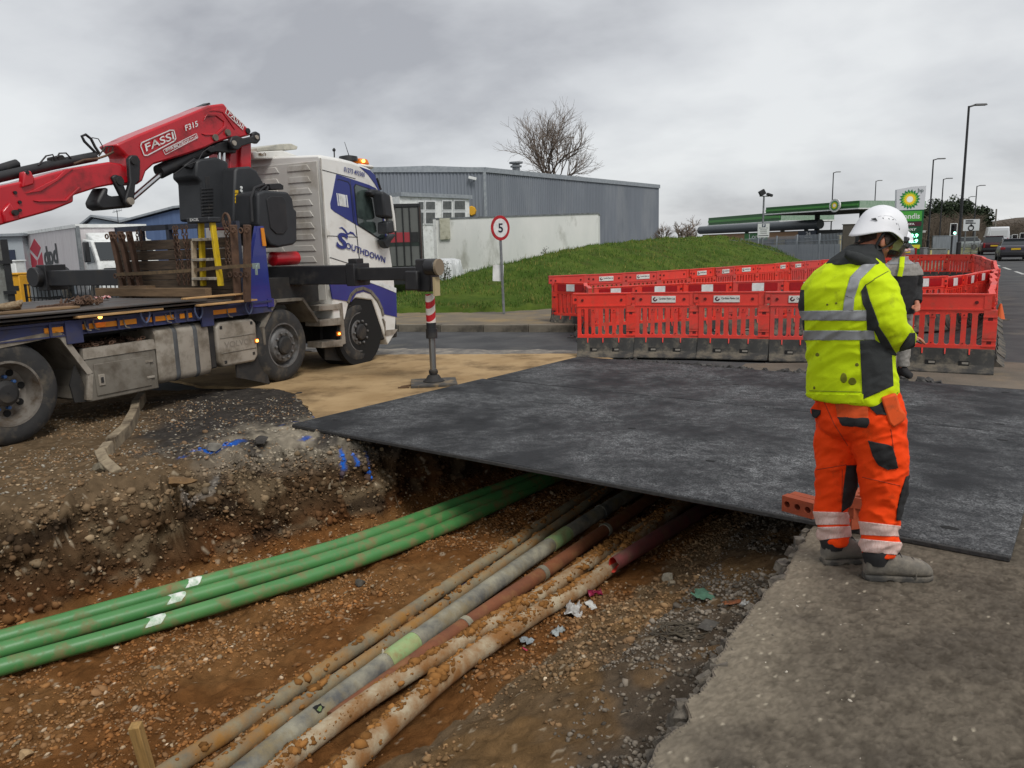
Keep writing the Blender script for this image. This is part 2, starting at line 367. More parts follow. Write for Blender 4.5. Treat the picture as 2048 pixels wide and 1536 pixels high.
# ---- near footway slab, broken along the trench
rr = random.Random(11); rim = []
for s in np.arange(-3.0, 6.9, 0.035):
    t = np.interp(s, *RIMR)+0.05*(vnoise(np.array(s*2.3), np.array(0.5), 4)-0.5)+0.055*(vnoise(np.array(s*9.0), np.array(1.5), 6)-0.5)+rr.uniform(-0.008, 0.008)
    rim.append(xy(s, t))
M_foot = mat('worn_footway_asphalt', S(100, 93, 84), S(122, 112, 100), scale=1.1, rough=0.95, bump=1.0, bscale=38, dirt=S(134, 118, 96), damt=0.25, dscale=1.6, spec=0.2, dist=0.015)
P = [tuple(p) for p in rim]+[(2.9, 7.3), (2.9, 10.1), (3.4, 11.0), (4.3, 10.9), (5.0, 12.2), (7.2, 10.2), (9.0, 8.6), (9.0, -3.5), (-4, -3.5)]
fw = sheet('footway', P, -0.002, M_foot, 0.11)
# pitted top course of the footway near the viewer, real relief
fd_ = 0.0125; fx_, fy_ = np.meshgrid(np.arange(-0.5, 4.7, fd_), np.arange(0.9, 6.3, fd_)); fs_, ft_ = st(fx_, fy_)
rim_t = np.array([st(*p) for p in rim]); edge_t = np.interp(fs_, rim_t[:, 0], rim_t[:, 1])
f1 = fbm(fx_*26, fy_*26, 3, 301, 0.6); f2 = fbm(fx_*55, fy_*55, 2, 303); f3 = fbm(fx_*3, fy_*3, 3, 305)
fz_ = 0.006+(f1-0.5)*0.024+(f2-0.5)*0.012-np.clip(f1-0.60, 0, 1)*0.03+(f3-0.5)*0.012
lipd = edge_t-ft_; fz_ -= np.clip(0.06-lipd, 0, 0.06)*0.25
bd_ = np.minimum(np.minimum(fx_+0.5, 4.7-fx_), np.minimum(fy_-0.9, 6.3-fy_)); fz_ = np.where(bd_ < 0.3, fz_*np.clip(bd_/0.3, 0, 1)-0.004*(1-np.clip(bd_/0.3, 0, 1)), np.maximum(fz_, 0.0008))
pa_ = (fx_-PL0.x)*PE.x+(fy_-PL0.y)*PE.y; pb_ = (fx_-PL0.x)*PD.x+(fy_-PL0.y)*PD.y; fz_ = np.where((pb_ > -0.05) & (pa_ < 6.3), np.minimum(fz_, 0.002), fz_)
cf = np.zeros(fx_.shape+(3,))+np.array(S(103, 95, 84)); cf = mixc(cf, sstep(0.4, 0.65, f3), S(91, 84, 75))
cf = mixc(cf, sstep(0.5, 0.3, f1)*0.5, S(66, 60, 52)); cf = mixc(cf, sstep(0.35, 0.0, lipd+(f3-0.5)*0.5)*0.6, S(140, 130, 114)); cf *= (0.78+0.44*fbm(fx_*40, fy_*40, 2, 311))[..., None]
cf = cf*(1+0.35*(RNG.random(fx_.shape)[..., None]-.5)); cf = np.where((RNG.random(fx_.shape) > 0.9985-0.006*sstep(0.7, 0.0, lipd))[..., None], np.array(S(170, 160, 142)), cf)
for cx_, cy_, rx_, ry_ in ((1.55, 2.05, .22, .05), (2.3, 2.1, .16, .06), (1.95, 2.25, .10, .04)): cf = mixc(cf, np.clip(1.2-np.hypot((fx_-cx_)/rx_, (fy_-cy_)/ry_), 0, 1)*0.6, S(158, 120, 74))
okv = lipd > 0.0; idf = np.arange(fx_.size).reshape(fx_.shape); qf = np.stack([idf[:-1, :-1], idf[:-1, 1:], idf[1:, 1:], idf[1:, :-1]], -1).reshape(-1, 4); qf = qf[okv.ravel()[qf].all(1)]
used = np.unique(qf); remap = np.full(fx_.size, -1); remap[used] = np.arange(len(used))
fo_ = link('surface_course', npmesh('surface_course', np.stack([fx_, fy_, fz_], -1).reshape(-1, 3)[used], remap[qf], mat('footway_tarmac', (.1, .1, .1), attr=True, rough=0.95, spec=0.04, bump=0.6, bscale=140), cf.reshape(-1, 3)[used]), fw)
# crumbled concrete lip under the slab edge
lip = MB(); rr = random.Random(5)
for k in range(5, len(rim)-4):
    x, y = rim[k]
    for r in range(2):
        sz = rr.uniform(0.02, 0.055); lip.box((x+rr.uniform(-.05, .03), y+rr.uniform(-.05, .03), -0.02-rr.uniform(0.0, 0.11)), (sz*1.5, sz, sz), Matrix.Rotation(rr.uniform(0, 6), 3, Vector((rr.random(), rr.random(), rr.random())).normalized()))
M_lip = mat('broken_asphalt', S(120, 112, 100), S(70, 64, 58), scale=20, rough=0.95, bump=0.8, bscale=80)
tag(lip.build('broken_edge', M_lip, fw), kind='stuff')
# ---- broken little concrete kerb by the rear wheel
M_conc = mat('old_concrete', S(150, 136, 112), S(118, 104, 84), scale=9, rough=0.95, bump=0.6, bscale=50, dirt=S(70, 58, 44), damt=0.4, dscale=6)
ke = thing('edging_kerb', 'broken thin concrete edging kerb curving out from under the lorry', 'kerb', (KERBL[3][0], KERBL[3][1], 0))
for a in range(len(KERBL)-1):
    p, q = Vector((*KERBL[a], 0)), Vector((*KERBL[a+1], 0)); d = (q-p); L_ = d.length; tilt = 0.0 if a < 4 else (0.12 if a == 4 else 0.3)
    R = Matrix.Rotation(math.atan2(d.y, d.x), 3, 'Z') @ Matrix.Rotation(tilt, 3, 'X') @ Matrix.Rotation(tilt*0.5, 3, 'Y')
    zz = 0.05 if a < 4 else gh((p.x+q.x)/2, (p.y+q.y)/2)+0.02
    m = MB(); m.box((0, 0, 0), (L_-0.012 if a < 4 else L_*0.75, 0.085, 0.15)); o = m.build('edging_stone', M_conc, ke, bevel=0.008)
    o.location = (p+q)/2+Vector((0, 0, zz))-Vector(ke.location); o.rotation_euler = R.to_euler()
# ---- far footway with kerb stones
KL = [(-14, 20.6), (-8, 18.75), (-2.47, 17.08), (1.35, 15.98), (2.2, 16.05), (3.2, 16.6), (4.9, 17.75), (7.3, 19.95), (9.6, 22.2), (12.3, 25.6), (16.5, 31.5), (23, 41.5), (34, 58)]
back = [(35, 64), (20, 45), (13.2, 35), (8, 27.5), (4, 23), (1.2, 20.6), (-0.3, 19.9), (-2.9, 20.5), (-6, 22), (-14, 26)]
M_pav = mat('far_footway', S(124, 112, 92), S(98, 92, 84), scale=0.8, rough=0.95, bump=0.4, bscale=40, dirt=S(140, 120, 86), damt=0.35, dscale=0.9, spec=0.2)
pv = sheet('pavement', KL+back, 0.115, M_pav, 0.15)
M_kerb = mat('kerb_concrete', S(120, 113, 100), S(92, 86, 76), scale=3, rough=0.9, bump=0.3, bscale=40, dirt=S(66, 62, 54), damt=0.4, dscale=4)
pts = [Vector((*p, 0)) for p in KL]; kerb_me = None
mbk = MB().box((0, 0, 0), (0.905, 0.13, 0.25)); kerb_me = mbk.mesh('kerb_stone', M_kerb)
for a in range(len(pts)-3):
    d = pts[a+1]-pts[a]; k = max(1, int(round(d.length/0.915)))
    for i in range(k):
        c = pts[a].lerp(pts[a+1], (i+0.5)/k); o = link('kerb_stone', kerb_me, pv, bevel=0.006)
        o.location = (c.x, c.y, -0.003+random.uniform(-0.004, 0.004)); o.rotation_euler = (0, 0, math.atan2(d.y, d.x)); o.scale = (d.length/k/0.915, 1, 1)
# drain grate in the gutter
M_grate = mat('cast_iron', S(60, 58, 56), S(88, 84, 78), rough=0.7, metal=0.3, bump=0.3)
dg_ = thing('drain_grate', 'dark slotted iron drain grating in the gutter beside the kerb', 'drain', (*gp(1185, 671)[:2], -0.03), -0.25)
m = MB()
for i in range(9): m.box((-0.4+i*0.1, 0, 0.006), (0.055, 0.3, 0.012))
m.b2((-0.47, -0.19, 0.0), (0.47, -0.15, 0.014)).b2((-0.47, 0.15, 0.0), (0.47, 0.19, 0.014)); m.build('grating', M_grate, dg_)
# ---- white lines on the main road
M_line = mat('road_paint', S(205, 205, 200), S(160, 160, 156), scale=12, rough=0.8, dirt=S(90, 90, 90), damt=0.3, dscale=9)
rl = thing('lane_marking', 'dashed white lane line on the road behind the cars', 'road marking', (*gp(1990, 533)[:2], -0.028))
q0, q1 = gp(2022, 540, -0.03), gp(1958, 518, -0.03); dd = (q1-q0)
for i in range(7):
    a = q0+dd*(i*0.26-0.5); b = a+dd*0.15; w = Vector((-dd.y, dd.x, 0)).normalized()*0.07; zz = Vector((0, 0, 0.006))
    m = MB(); m.prism([a-w, a+w, b+w, b-w], zz); m.v = [tuple(Vector(v)-Vector(rl.location)) for v in m.v]; m.build('dash', M_line, rl)
# ---- grass mound
RDG = [(-4.5, 22.5, 0.12), (-1.77, 22.2, 0.34), (-0.87, 23.4, 0.72), (0.52, 25.3, 1.12), (3.5, 30, 1.56), (7.6, 37.5, 1.79), (11.0, 42, 1.86), (12.6, 44.2, 1.62)]
def mound(x, y):
    h = np.zeros(x.shape)
    for (x0, y0, h0), (x1, y1, h1) in zip(RDG[:-1], RDG[1:]):
        dx, dy = x1-x0, y1-y0; L2 = dx*dx+dy*dy
        k = np.clip(((x-x0)*dx+(y-y0)*dy)/L2, 0, 1); d = np.hypot(x-x0-k*dx, y-y0-k*dy); hh = h0+(h1-h0)*k
        w = 2.2+hh*2.6; h = np.maximum(h, hh*(1-sstep(0, 1, d/w)))
    return h
mxg, myg = np.meshgrid(np.arange(-9, 19.01, 0.14), np.arange(19.2, 52, 0.16))
lin_b = np.array(back[::-1]); edge = np.interp(mxg, lin_b[:, 0], lin_b[:, 1])
mz = mound(mxg, myg)+0.13+(fbm(mxg*1.2, myg*1.2, 4, 7)-0.5)*0.10+(fbm(mxg*5, myg*5, 3, 8)-0.5)*0.05
mz = mz+(mound(mxg, myg) > .05)*np.clip(fbm(mxg*2.2, myg*2.2, 3, 19)-.52, 0, 1)*.35
mz = np.where(myg < edge-0.15+(fbm(mxg*3, myg*3, 2, 15)-.5)*0.5, 0.02, mz)
mz = np.where((mound(mxg, myg) < 0.01) & (mxg > 1.5), -0.2, mz)
mz = np.where((mxg > 12.5+(myg-44)*0.35) & (myg > 40), np.minimum(mz, mound(mxg, myg)+0.02), mz)
M_grass = mat('grass_turf', S(62, 84, 30), S(88, 104, 42), scale=1.6, rough=0.95, bump=1.0, bscale=26, dirt=S(70, 66, 34), damt=0.28, dscale=0.9, spec=0.1, dist=0.05)
bare = np.clip(1.3-np.hypot((mxg+1.2)/0.9, (myg-21.0)/0.35), 0, 1)
idm = np.arange(mxg.size).reshape(mxg.shape)
Fm = np.stack([idm[:-1, :-1], idm[:-1, 1:], idm[1:, 1:], idm[1:, :-1]], -1).reshape(-1, 4)
gm = tag(link('grass_mound', npmesh('grass_mound', np.stack([mxg, myg, mz], -1).reshape(-1, 3), Fm, M_grass)), kind='structure')
# blades
nb = 90000; bx = RNG.uniform(-8.5, 15, nb); by = 19.5+RNG.random(nb)**1.7*26
ok = (mound(bx, by) > 0.02) & (by > np.interp(bx, lin_b[:, 0], lin_b[:, 1])+0.05) & (np.hypot((bx+1.2)/0.9, (by-21)/0.35) > 0.9+0.4*RNG.random(nb)); bx, by = bx[ok], by[ok]; nb = len(bx)
bz = mound(bx, by)+0.13+(fbm(bx*1.2, by*1.2, 4, 7)-0.5)*0.10+(mound(bx, by) > .05)*np.clip(fbm(bx*2.2, by*2.2, 3, 19)-.52, 0, 1)*.35
an = RNG.uniform(0, 6.28, nb); hh = RNG.uniform(0.03, 0.13, nb)*(0.3+1.6*fbm(bx*1.6, by*1.6, 3, 4)**1.5)+.12*(RNG.random(nb) < .01); wd = RNG.uniform(0.008, 0.018, nb); ln = RNG.uniform(-0.05, 0.05, (nb, 2))
V = np.stack([np.stack([bx-np.cos(an)*wd, by-np.sin(an)*wd, bz-0.02], -1), np.stack([bx+np.cos(an)*wd, by+np.sin(an)*wd, bz-0.02], -1), np.stack([bx+ln[:, 0], by+ln[:, 1], bz+hh], -1)], 1).reshape(-1, 3)
base = np.where(RNG.random((nb, 1)) < 0.10+0.25*(fbm(bx*.7, by*.7, 3, 44) > .55)[:, None], np.array([S(128, 124, 64)]), np.array([S(72, 98, 34)]))*RNG.uniform(0.65, 1.35, (nb, 1))
M_blade = mat('grass_blade', (0.1, 0.15, 0.03), attr=True, rough=0.8, spec=0.2)
tag(link('grass', npmesh('grass', V, np.arange(nb*3).reshape(-1, 3), M_blade, np.repeat(base, 3, 0), False)), kind='stuff')
# ================================================================ PLATES, PIPES, STONES, LITTER
M_plate = mat('road_plate', (0.022, 0.023, 0.025), (0.032, 0.033, 0.036), scale=1.2, rough=0.62, bump=0.35, bscale=55, dirt=(0.13, 0.132, 0.138), damt=0.47, dscale=2.2, spec=0.12)
def plate_mat():
    m = M_plate; t = m.node_tree; L = t.links.new; b = t.nodes['Principled BSDF']
    co = N(t, 'ShaderNodeTexCoord'); out = []
    for sc, p0, p1 in ((0.9, 0.40, 0.64), (85, 0.40, 0.62), (14, 0.30, 0.64)):
        n = N(t, 'ShaderNodeTexNoise'); n.inputs['Scale'].default_value = sc; n.inputs['Detail'].default_value = 6; n.inputs['Roughness'].default_value = 0.65; L(co.outputs['Object'], n.inputs['Vector'])
        r = N(t, 'ShaderNodeMapRange'); r.inputs[1].default_value = p0; r.inputs[2].default_value = p1; L(n.outputs['Fac'], r.inputs[0]); out.append(r.outputs[0])
    a = N(t, 'ShaderNodeMath', operation='MULTIPLY'); L(out[0], a.inputs[0]); L(out[2], a.inputs[1])
    c = N(t, 'ShaderNodeMath', operation='MULTIPLY'); L(a.outputs[0], c.inputs[0]); L(out[1], c.inputs[1])
    x = N(t, 'ShaderNodeMix', data_type='RGBA'); L(c.outputs[0], x.inputs[0]); x.inputs[6].default_value = (0.026, 0.027, 0.029, 1); x.inputs[7].default_value = (0.27, 0.275, 0.28, 1)
    L(x.outputs[2], b.inputs['Base Color'])
plate_mat()
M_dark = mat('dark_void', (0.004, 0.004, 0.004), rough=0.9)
M_pedge = mat('plate_edge', (0.018, 0.018, 0.019), (0.04, 0.038, 0.036), scale=30, rough=0.7, bump=0.8, bscale=40)
def plate(a0, a1, b0, b1, label, slots):
    c = PL0+PE*((a0+a1)/2)+PD*((b0+b1)/2)
    t = thing('road_plate', label, 'road plate', (c.x, c.y, 0.0 if b0 < 1 else -0.009), math.atan2(PE.y, PE.x), 'black road plates over the trench')
    L_, D = a1-a0, b1-b0
    m = MB(); m.b2((-L_/2, -D/2, 0.012), (L_/2, D/2, 0.040)); m.build('plate_sheet', M_plate, t, bevel=0.006)
    m = MB(); m.b2((-L_/2+.003, -D/2-0.012, 0.003), (L_/2-.003, -D/2+0.02, 0.034)); m.build('plate_rim', M_pedge, t, bevel=0.006)
    for (x, y, w) in slots:
        m = MB(); m.lathe([(w, 0), (w, 0.003)], (0, 0, 0), n=14); o = m.build('lifting_hole', M_dark, t); o.location = (x-L_/2, y-D/2, 0.039); o.scale = (1, 0.55, 1)
    return t
plate(0, 6.18, 0, 3.06, 'large black road plate bridging the open trench, beneath the bricks', [(0.25, 0.35, .035), (5.85, 0.28, .05), (3.05, 1.55, .04), (0.2, 2.75, .035), (5.9, 2.75, .04), (4.1, 0.9, .04)])
plate(0.02, 6.2, 3.13, 5.42, 'second black road plate lying between the bricks plate and the red barriers', [(0.3, 0.3, .035), (3.0, 1.1, .04), (5.8, 0.3, .04), (5.7, 2.0, .04)])
js = thing('seam_shade', 'black rubber joint strip between the two road plates', 'joint strip', PL0+PE*3.1+PD*3.09+Vector((0, 0, .004)), math.atan2(PE.y, PE.x)); m = MB(); m.b2((-3.05, -.027, 0), (3.05, .022, .012)); m.build('strip', M_dark, js)  # black strip added so the open seam between the plates looks shaded
# black tarmac chunks added to imitate the shaded gap at the plates' far edge
m = MB(); rr = random.Random(3)
for i in range(120):
    k = rr.random(); p = PL0+PD*(5.5+rr.uniform(-0.05, 0.10))+PE*(0.9+4.2*k); sz = rr.uniform(0.03, 0.09)
    m.box((p.x, p.y, rr.uniform(-0.02, 0.0)), (sz*1.5, sz, sz*0.8), Matrix.Rotation(rr.uniform(0, 6), 3, Vector((rr.random(), rr.random(), rr.random())).normalized()))
tag(m.build('dark_gap_chunks', mat('dark_gap_chunks', (0.02, 0.02, 0.02), (0.09, 0.085, 0.08), scale=15, rough=0.95, bump=0.6)), 'loose black broken tarmac along the far plate edge', kind='stuff')
# ---- pipes
def pipeline(pxs, z, ext0=1.5, ext1=0.8):
    zz = z if isinstance(z, (list, tuple)) else [z]*len(pxs)
    P = [gp(u, v, q) for (u, v), q in zip(pxs, zz)]
    P = [P[0]+(P[0]-P[1]).normalized()*ext0]+P+[P[-1]+(P[-1]-P[-2]).normalized()*ext1]
    # smooth resample (Catmull-Rom)
    out = []
    for i in range(len(P)-1):
        p0, p1, p2, p3 = P[max(i-1, 0)], P[i], P[i+1], P[min(i+2, len(P)-1)]; n = max(2, int((p2-p1).length/0.12))
        for k in range(n):
            t = k/n; out.append(0.5*((2*p1)+(p2-p0)*t+(2*p0-5*p1+4*p2-p3)*t*t+(3*p1-p0-3*p2+p3)*t**3))
    out.append(P[-1]); return out
def pipe(name, pts, r, mt, label, group=None, n=18, wob=0.0):
    c = pts[len(pts)//2]; t = thing(name, label, 'pipe', c, 0, group)
    m = MB(); m.tube([p-c for p in pts], [r*(1+random.uniform(-wob, wob)) for _ in pts], n); m.build('barrel', mt, t, smooth=40); return t, pts, c
def collar(t, pts, c, k0, k1, r, mt, name='coupling'):
    n = len(pts)-1; P = [pts[int(round(k*n))] if False else pts[min(n, max(0, int(k*n)))].lerp(pts[min(n, int(k*n)+1)], k*n-int(k*n)) for k in np.linspace(k0, k1, 5)]
    m = MB(); m.tube([p-c for p in P], r, 18); return m.build(name, mt, t, smooth=40)
def kpix(pts, u):                                                        # parameter along a pipe nearest a photo column
    return min(range(len(pts)), key=lambda i: abs(px(pts[i])[0]-u))/(len(pts)-1)
M_grn = mat('green_duct', S(66, 122, 66), S(80, 134, 76), scale=2, rough=0.42, dirt=S(128, 104, 70), damt=0.42, dscale=7, bump=0.08, bscale=30, spec=0.5)
M_spray = mat('white_spray', S(225, 226, 220), S(150, 180, 150), scale=25, rough=0.8)
gl = ['green plastic duct nearest the soil wall, rearmost of three', 'middle green plastic duct of three with white spray mark', 'lowest green plastic duct of three, nearest the bare gravel floor']
GP = [([(0, 1277), (350, 1180), (698, 1084), (950, 993), (1060, 955)], -0.60), ([(0, 1301), (350, 1203), (698, 1103), (920, 1022), (1080, 960)], -0.61), ([(0, 1335), (350, 1236), (698, 1128), (920, 1043), (1040, 988)], -0.66)]
for (p, z), l, uu in zip(GP, gl, (375, 362, 322)):
    pts = pipeline(p, z, 1.2, 2.5); t, pts, c = pipe('green_duct', pts, 0.054, M_grn, l, 'green ducts in the trench', wob=0.01)
    k = kpix(pts, uu); L_ = 0.030/ (0.12*(len(pts)-1))
    # spray mark: a patch of paint film on the upper side of the duct
    m = MB(); rows = []
    for kk in np.linspace(k-0.006, k+0.006, 5):
        i = kk*(len(pts)-1); p0 = pts[int(i)].lerp(pts[int(i)+1], i-int(i)); d = (pts[int(i)+1]-pts[int(i)]).normalized(); a = d.cross(Vector((0, 0, 1))).normalized(); b = a.cross(d)
        rows.append([p0-c+d*(0.03*math.sin(th*2+1)+random.uniform(-.004, .004))+(a*math.sin(th)+b*math.cos(th))*0.0552 for th in np.linspace(-0.8, 1.3, 9)])
    m.loft(rows, caps=False, closed=False); m.build('spray_mark', M_spray, t, smooth=180)
    for kk in (0.62,): collar(t, pts, c, kk, kk+0.012, 0.0565, M_grn)
M_old = mat('old_pale_duct', S(140, 128, 100), S(108, 100, 84), scale=5, rough=0.85, dirt=S(146, 104, 48), damt=0.55, dscale=4.5, bump=0.6, bscale=40)
M_gry = mat('grey_stained_duct', S(150, 145, 126), S(84, 84, 82), scale=6, rough=0.8, dirt=S(130, 116, 84), damt=0.42, dscale=5, bump=0.4, bscale=45)
M_brn = mat('brown_clay_duct', S(126, 74, 44), S(104, 62, 40), scale=5, rough=0.75, dirt=S(134, 96, 58), damt=0.4, dscale=6, bump=0.3)
M_mud = mat('mud_caked_duct', S(172, 158, 132), S(150, 128, 96), scale=5, rough=0.8, dirt=S(136, 94, 50), damt=0.66, dscale=5, bump=0.8, bscale=35)
M_clod = mat('mud_clod', S(138, 98, 56), S(108, 74, 40), scale=15, rough=0.95, bump=0.8, bscale=60)
M_lgrn = mat('pale_green_collar', S(132, 168, 112), S(150, 160, 110), scale=8, rough=0.7, dirt=S(140, 120, 80), damt=0.4, dscale=9)
pp = {}
for key, p, z, r, mt, lab in (
    ('a', [(345, 1536), (600, 1371), (926, 1152), (1128, 1020), (1200, 975)], -0.675, 0.047, M_old, 'thin muddy pale duct beside the gravel, outermost of the old pipes'),
    ('b', [(430, 1536), (600, 1411), (926, 1183), (1154, 1022), (1220, 975)], -0.672, 0.040, M_old, 'thin ochre-stained duct squeezed between pale duct and thick grey duct'),
    ('c', [(500, 1536), (600, 1455), (800, 1305), (926, 1213), (1100, 1090), (1200, 1025), (1265, 985)], -0.655, 0.062, M_gry, 'thick blotched grey duct with pale green collars'),
    ('d', [(790, 1352), (926, 1254), (1080, 1150), (1208, 1062), (1290, 1005)], -0.675, 0.054, M_brn, 'reddish brown clay duct with grey joint rings'),
    ('e', [(560, 1536), (600, 1500), (750, 1390), (926, 1284), (1080, 1190), (1212, 1103), (1320, 1035)], -0.655, 0.052, M_mud, 'white duct caked in orange mud beside the brown clay duct'),
    ('f', [(690, 1536), (800, 1432), (926, 1325), (1060, 1235), (1200, 1150), (1298, 1060), (1380, 1000)], -0.64, 0.058, M_mud, 'muddy white duct with a punched hole, lying against the clay bank')):
    pp[key] = pipe('old_duct', pipeline(p, z, 0.5 if key == 'd' else 1.2, 2.5), r, mt, lab, 'old ducts in the trench', wob=0.02)
t, pts, c = pp['c']
for u0, u1 in ((765, 818), (1100, 1135)): collar(t, pts, c, kpix(pts, u0), kpix(pts, u1), 0.0655, M_lgrn)
for u0 in (825, 1196): collar(t, pts, c, kpix(pts, u0), kpix(pts, u0)+0.006, 0.068, M_gry, 'joint_ring')
t, pts, c = pp['d']
for u0 in (918, 1082, 1205): collar(t, pts, c, kpix(pts, u0), kpix(pts, u0)+0.008, 0.060, M_gry, 'joint_ring')
def surf_patch(t, pts, c, u, r, size, th, mt, name):
    i = int(kpix(pts, u)*(len(pts)-1)); p0 = pts[i]; d = (pts[i+1]-pts[i]).normalized(); a = d.cross(Vector((0, 0, 1))).normalized(); b = a.cross(d); m = MB()
    n = 11; ring = []
    for k in range(n):
        q = 2*math.pi*k/n; rr_ = size*random.uniform(0.6, 1.15); l = math.cos(q)*rr_*1.3; w = th+math.sin(q)*rr_/r; ring.append(p0-c+d*l+(a*math.sin(w)+b*math.cos(w))*(r+0.002))
    i0 = m.vs(ring); m.face(range(i0, i0+n)); m.build(name, mt, t)
t, pts, c = pp['f']; surf_patch(t, pts, c, 1022, 0.0585, 0.022, 0.3, M_dark, 'punched_hole')
t, pts, c = pp['c']; surf_patch(t, pts, c, 632, 0.0625, 0.026, 0.5, M_dark, 'split_hole'); surf_patch(t, pts, c, 628, 0.0632, 0.014, 0.6, M_grn, 'inner_duct')
# broken red pipe with an open, crushed mouth
M_red = mat('red_duct', S(122, 62, 60), S(92, 58, 54), scale=6, rough=0.7, dirt=S(110, 84, 66), damt=0.4, dscale=7, bump=0.3)
M_redin = mat('red_duct_inside', S(205, 62, 40), S(170, 50, 36), rough=0.6)
P = [gp(1226, 1128, -0.57), gp(1285, 1092, -0.585), gp(1345, 1056, -0.6), gp(1440, 1000, -0.62), gp(1520, 955, -0.63)]
c = P[0]; rt_ = thing('red_duct', 'short pinkish red duct with a crushed open end by the clay bank', 'pipe', c)
d = (P[1]-P[0]).normalized(); a = d.cross(Vector((0, 0, 1))).normalized(); b = a.cross(d)
def redring(p, r, sq, jag=0):
    return [p-c+a*(r*math.cos(q)*(1-sq*0.35))+b*(r*math.sin(q)*(1-sq*0.25*(math.sin(q) > 0)))+d*(random.uniform(-jag, jag)) for q in np.linspace(0, 2*math.pi, 19)[:-1]]
m = MB(); outer = [redring(P[0], 0.066, 1, 0.018)]+[redring(p, 0.064, k) for p, k in zip(P[1:], (0.5, 0.2, 0, 0))]
m.loft(outer, caps=False); m.build('barrel', M_red, rt_, smooth=50)
m = MB(); m.loft([[p+d*0.001 for p in outer[0]], redring(P[0]+d*0.01, 0.058, 1), redring(P[1], 0.056, 0.5), redring(P[2], 0.056, .2)][::-1], caps=False); m.build('bore', M_redin, rt_, smooth=50)
# ---- loose stones, one object
ico = bmesh.new(); bmesh.ops.create_icosphere(ico, subdivisions=1, radius=1.0); IV = np.array([v.co[:] for v in ico.verts]); IF = np.array([[v.index for v in f.verts] for f in ico.faces]); ico.free()
def scatter(name, X, Y, Z, R, colr, flat=0.65, mt=None, parent=None, sink=0.3):
    n = len(X); V = np.repeat(IV[None], n, 0)*(1+RNG.uniform(-0.32, 0.32, (n, len(IV), 1)))
    V *= np.stack([RNG.uniform(0.7, 1.5, n), RNG.uniform(0.7, 1.3, n), RNG.uniform(flat*0.7, flat*1.3, n)], -1)[:, None]*R[:, None, None]
    an = RNG.uniform(0, 6.28, n); ca, sa = np.cos(an)[:, None], np.sin(an)[:, None]
    W = np.stack([V[..., 0]*ca-V[..., 1]*sa, V[..., 0]*sa+V[..., 1]*ca, V[..., 2]], -1)
    tl = RNG.uniform(-0.6, 0.6, n)[:, None]; W = np.stack([W[..., 0]*np.cos(tl)-W[..., 2]*np.sin(tl), W[..., 1], W[..., 0]*np.sin(tl)+W[..., 2]*np.cos(tl)], -1)
    W += np.stack([X, Y, Z+R*sink], -1)[:, None]
    F_ = (IF[None]+(np.arange(n)*len(IV))[:, None, None]).reshape(-1, 3)
    cc = np.repeat(colr, len(IV), 0)*RNG.uniform(0.85, 1.15, (n*len(IV), 1))
    return link(name, npmesh(name, W.reshape(-1, 3), F_, mt, cc, False), parent)
M_stone = mat('loose_stone', (0.2, 0.15, 0.1), attr=True, rough=0.9, bump=0.3, bscale=90, spec=0.08)
def clods(t, pts, c, r, n, seed, mt=M_clod):
    rr = np.random.default_rng(seed); L_ = len(pts)-2; K = rr.random(n*3)*L_; TH_ = rr.normal(-.25, .8, n*3); g = fbm(K*.55, TH_*1.6+seed*7, 3, seed)
    k = g > .45; K, TH_, g = K[k][:n], TH_[k][:n], g[k][:n]; X = []; 
    for q, th in zip(K, TH_):
        i = int(q); p0 = pts[i].lerp(pts[i+1], q-i); d = (pts[i+1]-pts[i]).normalized(); a = d.cross(Vector((0, 0, 1))).normalized(); b = a.cross(d); X.append(p0-c+(a*math.sin(th)+b*math.cos(th))*(r+.001))
    X = np.array(X); m_ = len(X); R = (.004+.013*rr.random(m_)**2)*(0.6+1.6*(g-.45)*3); col = np.array([S(140, 98, 54)])*rr.uniform(.55, 1.25, (m_, 1))
    tag(scatter('caked_mud', X[:, 0], X[:, 1], X[:, 2], R, col, .6, M_stone, t, 0.0), kind='stuff')
clods(*pp['e'], 0.05, 2600, 1); clods(*pp['f'], 0.056, 2200, 2); clods(*pp['a'], 0.045, 500, 3); clods(*pp['b'], 0.038, 500, 4)
n = 150000; X = RNG.uniform(-5.6, 2.2, n); Y = 1.7+RNG.random(n)*7.6
ii = np.clip(((X-GX0)/(GX1-GX0)*(nx-1)).round().astype(int), 0, nx-1); jj = np.clip(((Y-GY0)/(GY1-GY0)*(ny-1)).round().astype(int), 0, ny-1)
Z = gz[jj, ii]; CC = C[jj, ii]; s_, t_ = st(X, Y)
infl = (Z < -0.6) & (t_ > 2.8); bank = (t_ < 3.1) & (Z < -0.1); rimg = bank & (t_-np.interp(s_, *RIMR) < 0.75); wallz = (t_ > 5) & (Z < -0.08) & (Z > -0.6); top = (Z > -0.08) & (t_ > 4)
dens = np.where(infl, 1.0, np.where(rimg, 1.0, np.where(bank, 0.8, np.where(wallz, 0.6, np.where(top, 0.5, 0)))))*sstep(0.28, 0.6, fbm(X*2.2, Y*2.2, 3, 17))
near = np.clip(1.15-np.hypot(X, Y)/16, 0.2, 1)
keep = (RNG.random(n) < dens*near) & ~inpoly(X, Y, SAND) & (t_ > np.interp(s_, *RIMR)+0.06); X, Y, Z, CC = X[keep], Y[keep], Z[keep], CC[keep]; s_, t_, rimg, top, infl = s_[keep], t_[keep], rimg[keep], top[keep], infl[keep]; n = len(X)
R = 0.005+0.011*RNG.random(n)**2.5+0.018*(RNG.random(n) < 0.035)*RNG.random(n)
pale = RNG.random((n, 1))
